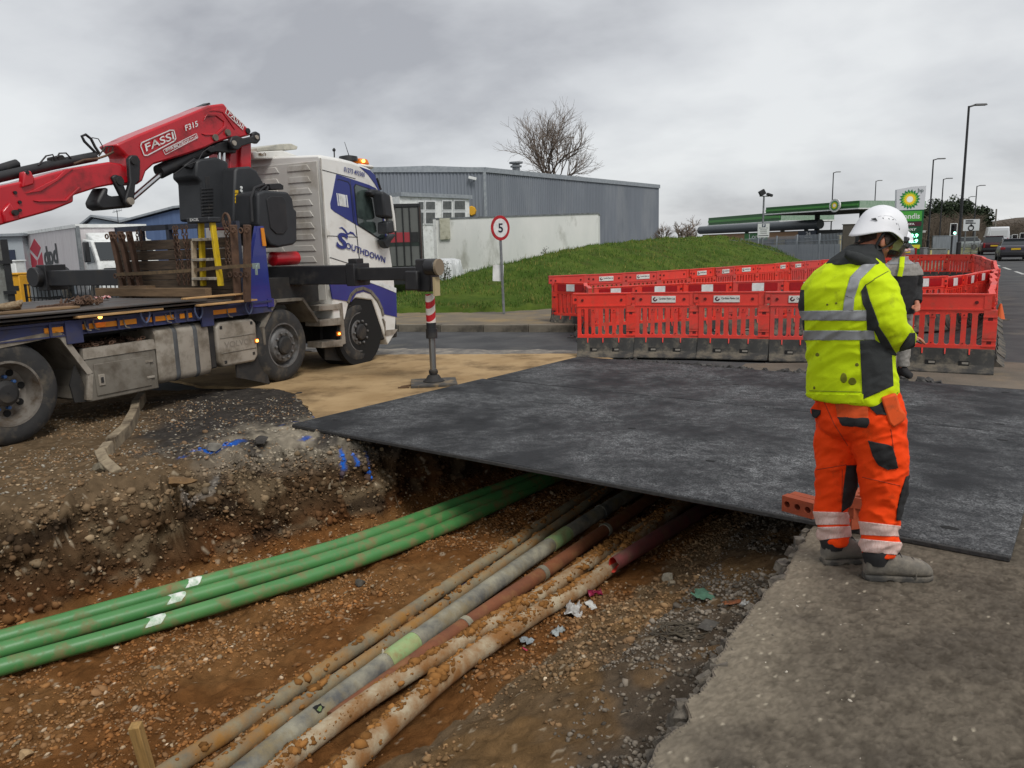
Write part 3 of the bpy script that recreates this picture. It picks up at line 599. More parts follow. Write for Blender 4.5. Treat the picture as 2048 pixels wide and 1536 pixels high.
c1 = np.where(pale < 0.55, CC*RNG.uniform(0.9, 1.9, (n, 1)), np.where(pale < 0.93, CC*0.5+np.array([[0.17, 0.10, 0.05]])*RNG.uniform(0.5, 1.3, (n, 1)), np.array([[0.34, 0.25, 0.155]])*RNG.uniform(0.6, 1.3, (n, 1))))
c1 = np.where(rimg[:, None], np.array([[0.2, 0.17, 0.135]])*RNG.uniform(0.35, 1.5, (n, 1)), c1)
c1 = np.where((top & (RNG.random(n) < 0.2))[:, None], np.array([[0.3, 0.27, 0.22]])*RNG.uniform(0.5, 1.3, (n, 1)), c1)
R = np.where(rimg, R*0.95, R)
tag(scatter('gravel', X, Y, Z, R, c1, 0.65, M_stone), 'loose gravel and clods over the trench and dug soil', kind='stuff')
# clods and flints bedded in the steep soil face
wi = np.flatnonzero((wl.ravel() > 0.25) & (gy.ravel() > 3.5)); wi = wi[RNG.integers(0, len(wi), 9000)]
n = len(wi); wc = C.reshape(-1, 3)[wi]; wc = np.where(RNG.random((n, 1)) < .92, wc*RNG.uniform(.7, 1.7, (n, 1)), np.array([[.26, .19, .115]])*RNG.uniform(.5, 1.3, (n, 1)))
tag(scatter('soil_clods', VX.ravel()[wi]-NX[0]*0.006, VY.ravel()[wi]-NX[1]*0.006, gz.ravel()[wi], 0.005+0.016*RNG.random(n)**2+0.022*(RNG.random(n) < .05), wc, 0.85, M_stone, sink=0.0), 'clods and flints bedded in the soil face of the trench', kind='stuff')
# grit on the footway and the apron
n = 2600; X = RNG.uniform(0.4, 4.2, n); Y = RNG.uniform(1.7, 4.4, n); s_, t_ = st(X, Y); d = np.interp(s_, *RIMR)-t_
ok = (d > 0.03) & (RNG.random(n) < 0.10+0.9*np.exp(-d*3.0)); X, Y = X[ok], Y[ok]; n = len(X)
cg = np.where(RNG.random((n, 1)) < 0.4, np.array([[0.4, 0.36, 0.3]]), np.array([[0.16, 0.14, 0.115]]))*RNG.uniform(0.6, 1.3, (n, 1))
tag(scatter('grit', X, Y, np.zeros(n), 0.0025+0.006*RNG.random(n)**3, cg, 0.7, M_stone), 'fine pale grit on the worn footway', kind='stuff')
# stones one can point at
def rock(name, label, u, v, z, r, col, flat=0.6, seed=1, cat='stone', sc=(1, 1)):
    rr = random.Random(seed); bm = bmesh.new(); bmesh.ops.create_icosphere(bm, subdivisions=2, radius=r)
    o = Vector((rr.uniform(0, 50), rr.uniform(0, 50), 0))
    for q in bm.verts:
        p = q.co/r; k = 1+0.5*(float(fbm(np.array(p.x*1.2+o.x), np.array(p.y*1.2+p.z*1.7+o.y), 3, 2))-0.5)*1.6; q.co = Vector((q.co.x*k*sc[0], q.co.y*k*sc[1], q.co.z*k*flat))
    for _ in range(5):
        nn = Vector((rr.gauss(0, 1), rr.gauss(0, 1), rr.gauss(0, 1))).normalized(); bmesh.ops.bisect_plane(bm, geom=bm.verts[:]+bm.edges[:]+bm.faces[:], plane_co=nn*r*0.62*flat**0.5, plane_no=nn, clear_outer=True)
        ed = [e for e in bm.edges if e.is_boundary]
        if ed: bmesh.ops.holes_fill(bm, edges=ed)
    me = bpy.data.meshes.new(name); bm.to_mesh(me); bm.free(); me.materials.append(mat('rock_%d_%d_%d' % tuple(int(c*255) for c in col), col, tuple(c*0.55 for c in col), scale=14, rough=0.9, bump=0.5, bscale=60))
    o = link(name, me); p = gp(u, v, z); zz = gh(p.x, p.y); p = gp(u, v, zz)
    o.location = (p.x, p.y, max(gh(p.x, p.y), -0.8)+r*flat*0.45); o.rotation_euler = (0, 0, rr.uniform(0, 6)); return tag(o, label, cat)
rock('stone', 'dark angular stone on the orange gravel between ducts', 722, 1168, -0.7, 0.05, S(78, 72, 62), 0.55, 4, sc=(1.3, .8))
rock('stone', 'large rounded grey flint on the bank beside the red duct', 1338, 1153, -0.5, 0.05, S(150, 142, 124), 0.8, 5)
rock('stone', 'smaller pale pebble touching the rounded grey flint', 1342, 1172, -0.5, 0.03, S(156, 144, 122), 0.8, 6)
rock('concrete_lump', 'blue-sprayed pale concrete lump on the rubble', 425, 905, 0, 0.085, S(120, 116, 108), 0.5, 7, 'rubble')
rock('concrete_lump', 'broken tarmac lump lying on the rubble by the blue spray', 520, 893, 0, 0.11, S(58, 54, 50), 0.32, 8, 'rubble', (1.4, .8))
rock('concrete_lump', 'pale broken concrete corner under the edging kerb', 205, 940, 0, 0.10, S(128, 118, 98), 0.5, 9, 'rubble', (1.1, .8))
rock('concrete_lump', 'flat sandy clay slab sliding off the trench shoulder', 345, 970, -0.1, 0.13, S(128, 98, 62), 0.35, 12, 'rubble', (1.4, .8))
rock('stone', 'black tarmac crumb on the sandy apron edge', 600, 790, 0, 0.06, S(40, 38, 36), 0.5, 13)
rock('stone', 'cream flint half sunk in the orange floor near the wooden stake', 50, 1516, -0.7, 0.04, S(180, 150, 110), 0.6, 14)
# wooden stake
M_wood = mat('stake_wood', S(168, 132, 78), S(132, 104, 58), scale=5, rough=0.8, stretch=(12, 12, 1.0), bump=0.3, bscale=30)
b0 = gp(306, 1575, -0.73); top_ = Vector((b0.x, b0.y, 0)); dd_ = ray(270, 1450); k_ = b0.y*0.985/dd_.y; top_ = Vector((dd_.x*k_, b0.y*0.985, EYE+dd_.z*k_))
m = MB(); ax = (top_-b0); L_ = ax.length; m.box((0, 0, L_/2-0.1), (0.05, 0.05, L_+0.2)); sk = m.build('wooden_stake', M_wood, bevel=0.003); sk.location = b0; sk.rotation_mode = 'QUATERNION'; sk.rotation_quaternion = ax.to_track_quat('Z', 'Y') @ Matrix.Rotation(0.5, 3, 'Z').to_quaternion(); tag(sk, 'square sawn wooden stake driven into the orange trench floor', 'stake')
# ---- bricks on the plate
M_brick = mat('red_brick', S(158, 74, 44), S(142, 64, 38), scale=9, rough=0.9, bump=0.35, bscale=70, dirt=S(120, 60, 40), damt=0.3, dscale=12)
def brick_mesh():
    L_, W, Hh = 0.215, 0.065, 0.102; m = MB(); ncell = 3; r = 0.021; segs = 16
    cells = []
    for c_ in range(ncell):
        x0 = -L_/2+c_*L_/ncell; x1 = x0+L_/ncell; cx = (x0+x1)/2; pf = []
        for k in range(segs):
            a_ = 2*math.pi*(k+0.5)/segs; ca, sa = math.cos(a_), math.sin(a_); q = min((x1-x0)/2/max(abs(ca), 1e-6), Hh/2/max(abs(sa), 1e-6)); pf.append((cx+ca*q, sa*q))
        # corners exact
        for sx in (-1, 1):
            for sz in (-1, 1):
                k = min(range(segs), key=lambda k: (pf[k][0]-(cx+sx*(x1-x0)/2))**2+(pf[k][1]-sz*Hh/2)**2); pf[k] = (cx+sx*(x1-x0)/2, sz*Hh/2)
        ci = [(cx+r*math.cos(2*math.pi*(k+.5)/segs), r*math.sin(2*math.pi*(k+.5)/segs)) for k in range(segs)]
        f = m.vs([(x, -W/2, z) for x, z in pf]); fi = m.vs([(x, -W/2, z) for x, z in ci]); b_ = m.vs([(x, W/2, z) for x, z in pf]); bi = m.vs([(x, W/2, z) for x, z in ci])
        for k in range(segs):
            l = (k+1) % segs; m.face((f+k, f+l, fi+l, fi+k)); m.face((b_+l, b_+k, bi+k, bi+l)); m.face((fi+k, fi+l, bi+l, bi+k))
    i = m.vs([(x, y, z) for z in (-Hh/2, Hh/2) for x, y in ((-L_/2, -W/2), (L_/2, -W/2), (L_/2, W/2), (-L_/2, W/2))])
    for q in ((0, 3, 2, 1), (4, 5, 6, 7), (1, 2, 6, 5), (3, 0, 4, 7)): m.face([i+k for k in q])
    return m.mesh('brick', M_brick)
BM = brick_mesh()
def brick(label, loc, rz, flat=False):
    o = link('brick', BM); o.location = loc; o.rotation_euler = (math.pi/2 if flat else 0, 0, rz); tag(o, label, 'brick', 'loose bricks on the road plate'); return o
ba = math.radians(-52); p = gp(1594, 1030, 0.04); bd = Vector((math.cos(ba), math.sin(ba), 0)); bn = Vector((-math.sin(ba), math.cos(ba), 0))
p = p+bn*0.03; brick('red perforated brick on its side, three holes facing the trench', (p.x, p.y, 0.0915), ba)
p2 = p+bn*0.071+bd*0.01; brick('red brick on its side, pressed against the brick with holes showing', (p2.x, p2.y, 0.0915), ba+0.03)
p = gp(1716, 1058, 0.04)+Vector((0.05, 0.06, 0)); ba2 = math.radians(12)
brick('red brick lying flat at the bottom of the small stack', (p.x, p.y, 0.0735), ba2, True)
brick('red brick lying flat in the middle of the small stack', (p.x+.004, p.y+.004, 0.1395), ba2+0.05, True)
brick('red brick with its holes upward on top of the small stack', (p.x-.01, p.y+.01, 0.2055), ba2+0.75, True)
# ---- litter
def crumple(name, label, u, v, w, h, col, col2=None, amp=0.25, seed=1, rough=0.4, z=-0.4, trans=0, n=11, lift=0.012, cat='litter', freq=2.4):
    p = gp(u, v, z); zz = gh(p.x, p.y) if p.y < GY1 else 0
    for _ in range(6): p = gp(u, v, zz); zz = gh(p.x, p.y)*0.5+zz*0.5
    rr = random.Random(seed); o1 = rr.uniform(0, 40); P = []
    gxx, gyy = np.meshgrid(np.linspace(-1, 1, n), np.linspace(-1, 1, n)); k = fbm(gxx*freq+o1, gyy*freq, 3, seed)-0.3; kk = fbm(gxx*freq+o1+9, gyy*freq+3, 3, seed+3)-0.5
    px_ = gxx*w/2*(1+kk*0.5)+k*w*amp*0.6; py_ = gyy*h/2*(1-k*0.5)+kk*h*amp; pz_ = np.abs(k)*max(w, h)*amp*1.6+np.abs(kk)*max(w, h)*amp
    id_ = np.arange(n*n).reshape(n, n); F_ = np.stack([id_[:-1, :-1], id_[:-1, 1:], id_[1:, 1:], id_[1:, :-1]], -1).reshape(-1, 4)
    mt = mat(name+'_mat%d' % seed, col, col2 or tuple(c*0.6 for c in col), scale=30, rough=rough, trans=trans)
    o = link(name, npmesh(name, np.stack([px_, py_, pz_], -1).reshape(-1, 3), F_, mt, None, False)); s_ = o.modifiers.new('thick', 'SOLIDIFY'); s_.thickness = 0.0015
    o.location = (p.x, p.y, zz+lift); o.rotation_euler = (0, 0, rr.uniform(0, 6)); return tag(o, label, cat)
crumple('wrapper', 'crumpled magenta foil wrapper beside the muddy duct', 1192, 1192, 0.10, 0.08, S(140, 24, 62), amp=0.4, seed=3)
crumple('paper_scrap', 'torn white card tucked under the magenta wrapper', 1168, 1187, 0.10, 0.05, S(205, 205, 198), amp=0.1, seed=4)
crumple('plastic_bag', 'crumpled clear and white plastic bag by the muddy duct', 1148, 1228, 0.17, 0.12, S(190, 190, 186), S(140, 134, 130), amp=0.32, seed=5, rough=0.25)
crumple('paper_scrap', 'white folded paper next to the plastic bag', 1182, 1212, 0.12, 0.06, S(215, 214, 208), amp=0.15, seed=6)
crumple('plastic_scrap', 'small silvery plastic scrap on the clay edge', 1115, 1268, 0.11, 0.06, S(160, 166, 164), amp=0.3, seed=7, rough=0.25)
crumple('plastic_scrap', 'clear crumpled plastic lid near the punched hole', 1052, 1287, 0.09, 0.07, S(150, 158, 160), amp=0.35, seed=8, rough=0.2)
crumple('plastic_scrap', 'tiny pink ribbon scrap below the crumpled lid', 1050, 1302, 0.05, 0.012, S(190, 40, 80), amp=0.1, seed=9)
crumple('cloth_rag', 'faded green cloth rag half buried in the gravel', 1415, 1197, 0.16, 0.13, S(88, 128, 104), amp=0.16, seed=10, rough=0.9)
crumple('board_scrap', 'orange brown strip of broken board beside the rim', 1472, 1208, 0.16, 0.05, S(150, 84, 40), S(90, 56, 34), amp=0.06, seed=11, rough=0.6)
crumple('paper_scrap', 'screwed up white tissue next to the orange board scrap', 1490, 1212, 0.06, 0.045, S(200, 198, 192), amp=0.4, seed=12)
crumple('rag', 'flat grey membrane scrap beside the tangled cord', 1415, 1255, 0.13, 0.09, S(84, 80, 74), amp=0.08, seed=13, rough=0.9)
crumple('plastic_strip', 'white bent plastic strip sticking up by the green collar', 772, 1352, 0.04, 0.14, S(196, 188, 168), amp=0.3, seed=15, z=-0.6, lift=0.12)
crumple('paper_scrap', 'small white paper scrap on the footway by the plate edge', 1893, 1112, 0.045, 0.025, S(230, 230, 226), amp=0.05, seed=14, z=0, lift=0.004)
p = gp(1370, 1268, -0.4)
for _ in range(6): p = gp(1370, 1268, gh(p.x, p.y))
m = MB(); pts = []
for k in range(260):
    a_ = k*0.33; r_ = 0.05+0.05*math.sin(k*0.071)+random.uniform(-.004, .004); pts.append((r_*1.5*math.cos(a_)+0.05*math.sin(k*0.05), r_*0.8*math.sin(a_)+0.02*math.cos(k*.09), 0.012+0.012*math.sin(k*0.9)+0.008*(k % 7)/7))
m.tube(pts, 0.0045, 5); o = m.build('cord_tangle', mat('cord', S(86, 78, 64), S(58, 52, 44), scale=40, rough=0.95), smooth=60); o.location = p+Vector((0, 0, 0.01)); tag(o, 'tangled loop of thin dirty cord on the gravel bank', 'cord')
# ================================================================ RED BARRIERS
def M_barrier():
    m = mat('barrier_plastic', S(232, 66, 50), S(224, 58, 46), scale=4, rough=0.5, dirt=S(166, 78, 62), damt=0.34, dscale=5, bump=0.05, bscale=30)
    t = m.node_tree; L = t.links.new; b = t.nodes['Principled BSDF']; src = b.inputs['Base Color'].links[0].from_socket
    oi = N(t, 'ShaderNodeObjectInfo'); r = N(t, 'ShaderNodeValToRGB'); L(oi.outputs['Random'], r.inputs[0]); e = r.color_ramp.elements
    e[0].color = (1.0, 0.85, 0.75, 1); e[1].color = (0.82, 1.15, 1.45, 1); r.color_ramp.interpolation = 'CONSTANT'
    e[1].position = 0.75; q = e.new(0.35); q.color = (0.95, 1.0, 1.05, 1)
    x = N(t, 'ShaderNodeMix', data_type='RGBA', blend_type='MULTIPLY'); x.inputs[0].default_value = 1; L(src, x.inputs[6]); L(r.outputs[0], x.inputs[7]); L(x.outputs[2], b.inputs['Base Color']); return m
M_bar = M_barrier()
M_bardk = mat('barrier_recess', S(90, 14, 12), rough=0.7)
M_rub = mat('black_rubber', S(46, 46, 45), S(62, 61, 58), scale=5, rough=0.85, dirt=S(112, 104, 90), damt=0.42, dscale=5, bump=0.3, bscale=35)
M_bred = mat('reflective_red', S(168, 14, 22), S(150, 12, 20), rough=0.35, scale=9)
M_bwht = mat('reflective_white', S(222, 224, 222), S(196, 198, 198), rough=0.4, scale=9)
M_plaq = mat('plaque_white', S(224, 222, 216), S(204, 202, 196), rough=0.5, scale=20)
M_ink = mat('dark_ink', S(26, 28, 46), rough=0.6)
SL = [(.061, .118), (.176, .23), (.288, .342), (.4, .457), (.515, .572), (.63, .684), (.745, .803)]
def barrier_panel():
    m = MB(); T = 0.026
    m.prism([(-0.075, -T, 0.995), (-0.075, -T, 0.83), (-0.01, -T, 0.83), (-0.01, -T, 0.80), (0.87, -T, 0.80), (0.87, -T, 0.995)], (0, 2*T, 0))
    m.b2((-0.075, -T-0.012, 0.985), (0.875, T+0.012, 1.004))                      # top lip
    m.b2((-0.01, -T-0.010, 0.792), (0.80, T+0.010, 0.812)); m.b2((0.80, -T-0.008, 0.806), (0.875, T+0.008, 0.990))
    m.b2((-0.075, -T-0.007, 0.84), (-0.012, T+0.007, 0.975)); m.b2((0.0, -T-0.006, 0.815), (0.008, T+.006, 0.985))
    m.b2((0.803, -T-0.005, 0.30), (0.945, T+0.005, 0.80))                         # latch post
    for z in (0.385, 0.685): m.b2((0.80, -T-0.014, z-0.055), (0.948, T+.014, z-0.035)); m.b2((0.80, -T-0.014, z+0.02), (0.948, T+.014, z+0.035))
    m.b2((0.802, -T-0.013, 0.44), (0.947, T+0.013, 0.66))
    m.b2((0.0, -T-0.006, 0.295), (0.82, T+0.006, 0.345)); m.b2((0.0, -T, 0.76), (0.82, T, 0.80))
    edges = [0.0]+[x for s in SL for x in s]
    for i in range(0, 14, 2):                                                     # uprights with rounded slot ends
        a, b = edges[i], edges[i+1]; wide = i in (4, 10)
        fa = 0.0 if i == 0 else 0.026; fb = 0.026
        P = []
        for z0, sg in ((0.345, 1), (0.762, -1)):
            L_ = [(a-fa*(1-math.sin(k)), z0+sg*0.026*(1-math.cos(k))) for k in np.linspace(0, math.pi/2, 4)]; R_ = [(b+fb*(1-math.sin(k)), z0+sg*0.026*(1-math.cos(k))) for k in np.linspace(0, math.pi/2, 4)]
            P.append((L_, R_))
        poly = P[0][0][::1]+P[1][0][::-1]+P[1][1][::1]+P[0][1][::-1]
        tt = T*(0.8 if wide else 1.0); m.prism([(x, -tt, z) for x, z in poly], (0, 2*tt, 0))
        if wide: m.b2((a-0.004, -T-.002, 0.70), (b+0.004, -T+0.01, 0.758)); m.b2((a-0.004, T-.01, 0.70), (b+0.004, T+.002, 0.758))
    m.cur = 1
    for x, z, r in ((-0.03, 0.905, .022), (0.085, 0.895, 0.021), (0.72, 0.895, 0.021)):
        for sg in (-1, 1): m.lathe([(r, 0), (r, 0.008)], (x, sg*(T+0.003) , z), (0, sg, 0), 12)
    for x in (0.255, 0.595):
        for z in (0.732, 0.365):
            for sg in (-1, 1): m.lathe([(0.009, 0), (0.009, 0.004)], (x+0.004, sg*(T+0.004), z), (0, sg, 0), 8)
    for z in (0.39, 0.69):
        for sg in (-1, 1): m.box((0.875, sg*(T+0.004), z), (0.05, 0.006, 0.05))
    return m.mesh('panel', [M_bar, M_bardk])
def barrier_foot():
    m = MB(); pr = [(-0.045, 0.30), (-0.10, 0.10), (-0.16, 0.045), (-0.20, 0.015), (-0.20, 0.0), (0.20, 0.0), (0.20, 0.015), (0.16, 0.045), (0.10, 0.10), (0.045, 0.30)]
    xs = [(-0.005, 1.0), (0.02, 1.03), (0.2, 1.06), (0.47, 1.08), (0.74, 1.06), (0.92, 1.03), (0.945, 1.0)]
    m.loft([[(x, y*(k if abs(y) > 0.11 else 1), z) for y, z in pr] for x, k in xs])
    return m.mesh('foot', M_rub)
def barrier_handle():
    m = MB(); m.cur = 0; m.box((0, -0.092, 0.115), (0.115, 0.03, 0.062), Matrix.Rotation(-0.27, 3, 'X'))
    m.cur = 1; m.box((0.014, -0.097, 0.118), (0.07, 0.03, 0.028), Matrix.Rotation(-0.27, 3, 'X'))
    return m.mesh('hand_hole', [M_dark, mat('foot_gap', S(120, 116, 108), rough=0.9)])
def barrier_lug():
    m = MB(); m.box((0, -0.058, 0.262), (0.012, 0.025, 0.075), Matrix.Rotation(-0.25, 3, 'X'), (1.5, 1)); return m.mesh('lug', M_bar)
PAN, FOOT, HND, LUG = barrier_panel(), barrier_foot(), barrier_handle(), barrier_lug(); smooth_mesh(FOOT, 35)
brd = MB().b2((0.06, 0.0, 0.825), (0.77, 0.012, 0.965)).mesh('reflective_board', M_bred)
brw = MB().b2((0.31, 0.0, 0.822), (0.53, 0.016, 0.968)).mesh('white_panel', M_bwht)
plq = MB().b2((0.22, -0.010, 0.845), (0.57, 0.0, 0.945)).mesh('plaque', M_plaq)
_tx = text('plaque_text', 'Cardigan Paving Ltd', (0.325, -0.0105, 0.88), (0.235, 0, 0), (0, 0, 0.04), M_ink, None, 0.001, 0.02); TXT = _tx.data; bpy.data.objects.remove(_tx)
m = MB()
for (x, z), (x2, z2) in (((0.24, 0.895), (0.27, 0.925)), ((0.24, 0.895), (0.27, 0.865)), ((0.27, 0.865), (0.30, 0.895))):
    d = Vector((x2-x, 0, z2-z)).normalized()*0.010; n_ = Vector((-d.z, 0, d.x)); a, b = Vector((x, -0.0115, z)), Vector((x2, -0.0115, z2)); m.prism([a-n_, b-n_, b+n_, a+n_], (0, 0.001, 0))
LOGO = m.mesh('plaque_emblem', mat('emblem_maroon', S(78, 26, 44), rough=0.6))
def barrier(p, q, label, group, side='plaque', z=0.0, flip=False, dz=0.0):
    p, q = Vector((p[0], p[1], z)), Vector((q[0], q[1], z))
    if flip: p, q = q, p
    d = q-p; t = thing('barrier', label, 'barrier', p, math.atan2(d.y, d.x), group); sc = d.length/0.945; t.scale = (sc, 1, 1)
    t.rotation_euler = (random.uniform(-.03, .03), random.uniform(-.006, .006), t.rotation_euler.z+random.uniform(-.03, .03))
    link('panel', PAN, t); f = link('foot', FOOT, t)
    sg = math.pi if side == 'board' else 0.0                                      # lugs and hand holes on the side in view
    for x in (0.17, 0.42, 0.68): o = link('lug', LUG, t); o.location.x = x; o.rotation_euler.z = sg
    for x in (0.27, 0.63): o = link('hand_hole', HND, f); o.location.x = x; o.rotation_euler.z = sg
    if side in ('plaque', 'both'):
        o = link('plaque', plq, t); o.location.y = -0.029; o.location.x = random.uniform(-.02, .03); link('plaque_text', TXT, o); link('plaque_emblem', LOGO, o)
    if side in ('board', 'both'):
        o = link('reflective_board', brd, t); o.location.y = 0.029; link('white_panel', brw, o)
    return t
def gxy(u, v, z=0): p = gp(u, v, z); return (p.x, p.y)
ORD = ['first', 'second', 'third', 'fourth', 'fifth', 'sixth', 'seventh', 'eighth', 'ninth', 'tenth', 'eleventh', 'twelfth', 'thirteenth']
G1 = 'front row barriers beside the road plates'
cb = [gxy(1156, 712), gxy(1270, 712), gxy(1397, 714), gxy(1537, 718)]
dl = (Vector(cb[3])-Vector(cb[2])); e4 = tuple(Vector(cb[3])+Vector((0.93, -0.27)))
barrier(cb[0], cb[1], 'plain red plastic barrier without plaque ending the row beside the plates', G1, 'none')
barrier(cb[1], cb[2], 'red plastic barrier with white company plaque next to the plain end barrier', G1)
barrier(cb[2], cb[3], 'red plastic barrier with white company plaque, middle of the row along the plates', G1)
barrier(cb[3], e4, 'red plastic barrier whose plaque is half hidden by the worker', G1)
barrier(gxy(1812, 737), gxy(1986, 745), 'plain red plastic barrier standing to the right of the worker, facing the plates', G1, 'none')
G2 = 'barriers showing red and white boards'
B = [(1.45, 13.84), (2.27, 14.11), (3.15, 14.36), (4.08, 14.41), (5.05, 14.42), (6.0, 14.3), (7.05, 14.15), (8.1, 14.4)]
for i in range(len(B)-1):
    barrier(B[i], B[i+1], 'red barrier with reflective board, %s from the kerb corner in the middle row' % ORD[i], G2, 'board', 0, True)
barrier((0.95, 16.75), (1.62, 16.12), 'red barrier with reflective board turning the corner onto the kerb', G2, 'board', -0.03, True)
for i in range(2):
    a = Vector((1.55, 16.0)).lerp(Vector((1.42, 13.95)), i/2); b = Vector((1.55, 16.0)).lerp(Vector((1.42, 13.95)), (i+1)/2)
    barrier(a, b, 'red barrier seen nearly end-on, %s from the kerb corner barrier' % ORD[i], G2, 'none', -0.03)
G3 = 'rear row barriers below the grass mound'
A_ = [(0.92, 16.75), (1.75, 16.95)]
def chain(p, us, L_=1.0):
    out = [p]
    for u in us:
        d = ray(u, 600); best = min((abs(math.hypot(d.x/d.y*(p[1]+k*.005)-p[0], k*.005)-L_), p[1]+k*.005) for k in range(0, 220))[1]; p = (d.x/d.y*best, best); out.append(p)
    return out
A_ += chain(A_[-1], [1253, 1321, 1381, 1430, 1469, 1514, 1551, 1579, 1608, 1640, 1680])[1:]
for i in range(len(A_)-1):
    plain = i in (0, 3, 7, 10)
    barrier(A_[i], A_[i+1], ('plain red barrier without plaque, %s along the rear row from the kerb corner' if plain else 'red barrier with plaque, %s along the rear row from the kerb corner') % ORD[i], G3, 'none' if plain else 'plaque', 0.115)
G4 = 'barriers lining the main road'
R_ = chain(B[-1], [1921, 1945, 1970, 1993])
for i in range(4): barrier(R_[i], R_[i+1], 'red barrier with reflective board, %s of the curve towards the main road' % ORD[i], G2, 'board', -0.03, True)
r0_, r1_ = at(1983, 640, 10.15), at(1988, 560, 17.3); R2 = [Vector((r0_.x, r0_.y)).lerp(Vector((r1_.x, r1_.y)), k/8) for k in range(9)]
for i in range(8): barrier(R2[i], R2[i+1], 'red barrier standing edge-on by the main road, %s behind the plain barrier beside the worker' % ORD[i], G4, 'none', -0.03)
R3 = [Vector(R_[-1]), Vector((11.8, 18.8)), Vector((12.5, 19.9)), Vector((13.3, 21.2)), Vector((14.2, 22.7)), Vector((15.0, 24.3)), Vector((15.9, 26.0)), Vector((16.8, 27.6)), Vector((17.5, 29.0)), Vector((18.2, 30.4))]
for i in range(len(R3)-1): barrier(R3[i], R3[i+1], 'red barrier in the far roadside line, %s beyond the curve' % ORD[i], G4, 'board', -0.03, True)
far = chain((18.2, 30.4), [], 1)+[(17.9, 31.6), (17.2, 32.5), (16.5, 33.3), (15.7, 34.0), (14.9, 34.7)]
for i in range(len(far)-1): barrier(far[i+1], far[i], 'red barrier in the far closing row, %s from the roadside line' % ORD[i], 'far end barriers', 'plaque' if i == 2 else 'none', -0.03)
# ================================================================ BACKGROUND
def solveY(u, v, z):                                                     # distance at which a pixel has a given height
    d = ray(u, v); return (z-EYE)/d.z*d.y
M_blk = mat('black_paint', S(24, 25, 27), S(34, 35, 37), rough=0.45, scale=10)
M_galv = mat('galvanised', S(140, 144, 146), S(112, 116, 120), scale=5, rough=0.55, metal=0.5, dirt=S(96, 96, 94), damt=0.3)
M_white = mat('white_paint', S(226, 228, 226), S(208, 210, 208), scale=4, rough=0.45, dirt=S(170, 168, 158), damt=0.2)
M_glass = mat('dark_glass', (0.02, 0.024, 0.026), rough=0.08, spec=0.8)
def sub(o, P): return [Vector(p)-Vector(o) for p in P]
# ---- speed limit sign
b = gp(1008, 627, 0.13); b = Vector((b.x, b.y, 0.12)); t = thing('speed_sign', 'round white 5 mile speed limit sign with red rim on leaning pole', 'road sign', b)
tp = at(999, 436, b.y)-b
m = MB(); m.cyl((0, 0, -0.1), tp, 0.034, n=10); m.build('pole', M_galv, t, smooth=40)
dc = at(1001, 456, b.y)-b+Vector((0, -0.05, 0)); fx = Vector((math.cos(0.72), math.sin(0.72), 0)).normalized(); fn = Vector((math.sin(0.72), -math.cos(0.72), 0)); lean = (tp.normalized())
M_sred = mat('sign_red', S(178, 22, 34), S(150, 20, 30), rough=0.4)
m = MB(); m.lathe([(0.30, -0.012), (0.30, 0.0)], dc, fn, 32); m.build('disc', M_sred, t)
m = MB(); m.lathe([(0.225, 0.001), (0.225, 0.004)], dc, fn, 32); m.build('white_face', M_bwht, t)
text('numeral', '5', dc-fx*0.075-lean*0.11, fx*0.15, lean*0.22, M_ink, t, 0.008, 0.02)
bp = at(998, 546, b.y)-b+Vector((-0.02, 0.05, 0)); m = MB(); m.box(bp, (0.27, 0.012, 0.40), Matrix.Rotation(0.05, 3, 'Y')); m.build('small_plate', M_white, t)
# ---- grey warehouse
M_clad = mat('grey_cladding', S(122, 128, 136), S(112, 118, 126), scale=0.5, rough=0.6, dirt=S(140, 144, 148), damt=0.25, dscale=0.4, stretch=(1, 1, 0.25))
M_trim = mat('roof_trim', S(150, 156, 160), S(128, 134, 140), rough=0.6)
YC = 50.0; ct = at(968, 338, YC); WH = ct.z
Yr = solveY(1318, 372, WH); Yl = solveY(745, 338, WH)
Pc = Vector((ct.x, ct.y, 0)); q = at(1318, 372, Yr); Pr = Vector((q.x, q.y, 0)); q = at(745, 338, Yl); Pl = Vector((q.x, q.y, 0))
Pl = Pc+(Pl-Pc)*1.02
wh = thing('warehouse', 'grey corrugated metal warehouse with a low roof behind the white trailer', 'building', Pc)
def corr(P0, P1, z0, z1, pitch=0.22, dep=0.04, o=Pc):
    d = P1-P0; L_ = d.length; d.normalize(); nn = Vector((d.y, -d.x, 0)); m = MB(); pts = []
    n = int(L_/pitch)
    for i in range(n):
        a = i*pitch
        for k, s_ in ((0, 0), (0.3, 0), (0.42, 1), (0.88, 1)): pts.append(P0+d*(a+k*pitch)+nn*(s_*dep))
    pts.append(P1); lo = m.vs([p-o+Vector((0, 0, z0)) for p in pts]); hi = m.vs([p-o+Vector((0, 0, z1)) for p in pts])
    for i in range(len(pts)-1): m.face((lo+i, lo+i+1, hi+i+1, hi+i))
    return m
corr(Pl, Pc, -0.5, WH).build('front_wall', M_clad, wh); corr(Pc, Pr, -0.5, WH).build('side_wall', M_clad, wh)
back_l = Pl+(Pr-Pc); nL = (Pc-Pl).normalized(); nR = (Pr-Pc).normalized()
m = MB(); z = Vector((0, 0, WH)); rg = Vector((0, 0, 0.12)); mid0, mid1 = (Pl+Pc)/2, (back_l+Pr)/2
for poly in ((Pl+z, mid0+z+rg, mid1+z+rg, back_l+z), (mid0+z+rg, Pc+z, Pr+z, mid1+z+rg)):
    m.prism(sub(Pc, poly), (0, 0, 0.08))
m.build('roof', M_trim, wh)
m = MB()
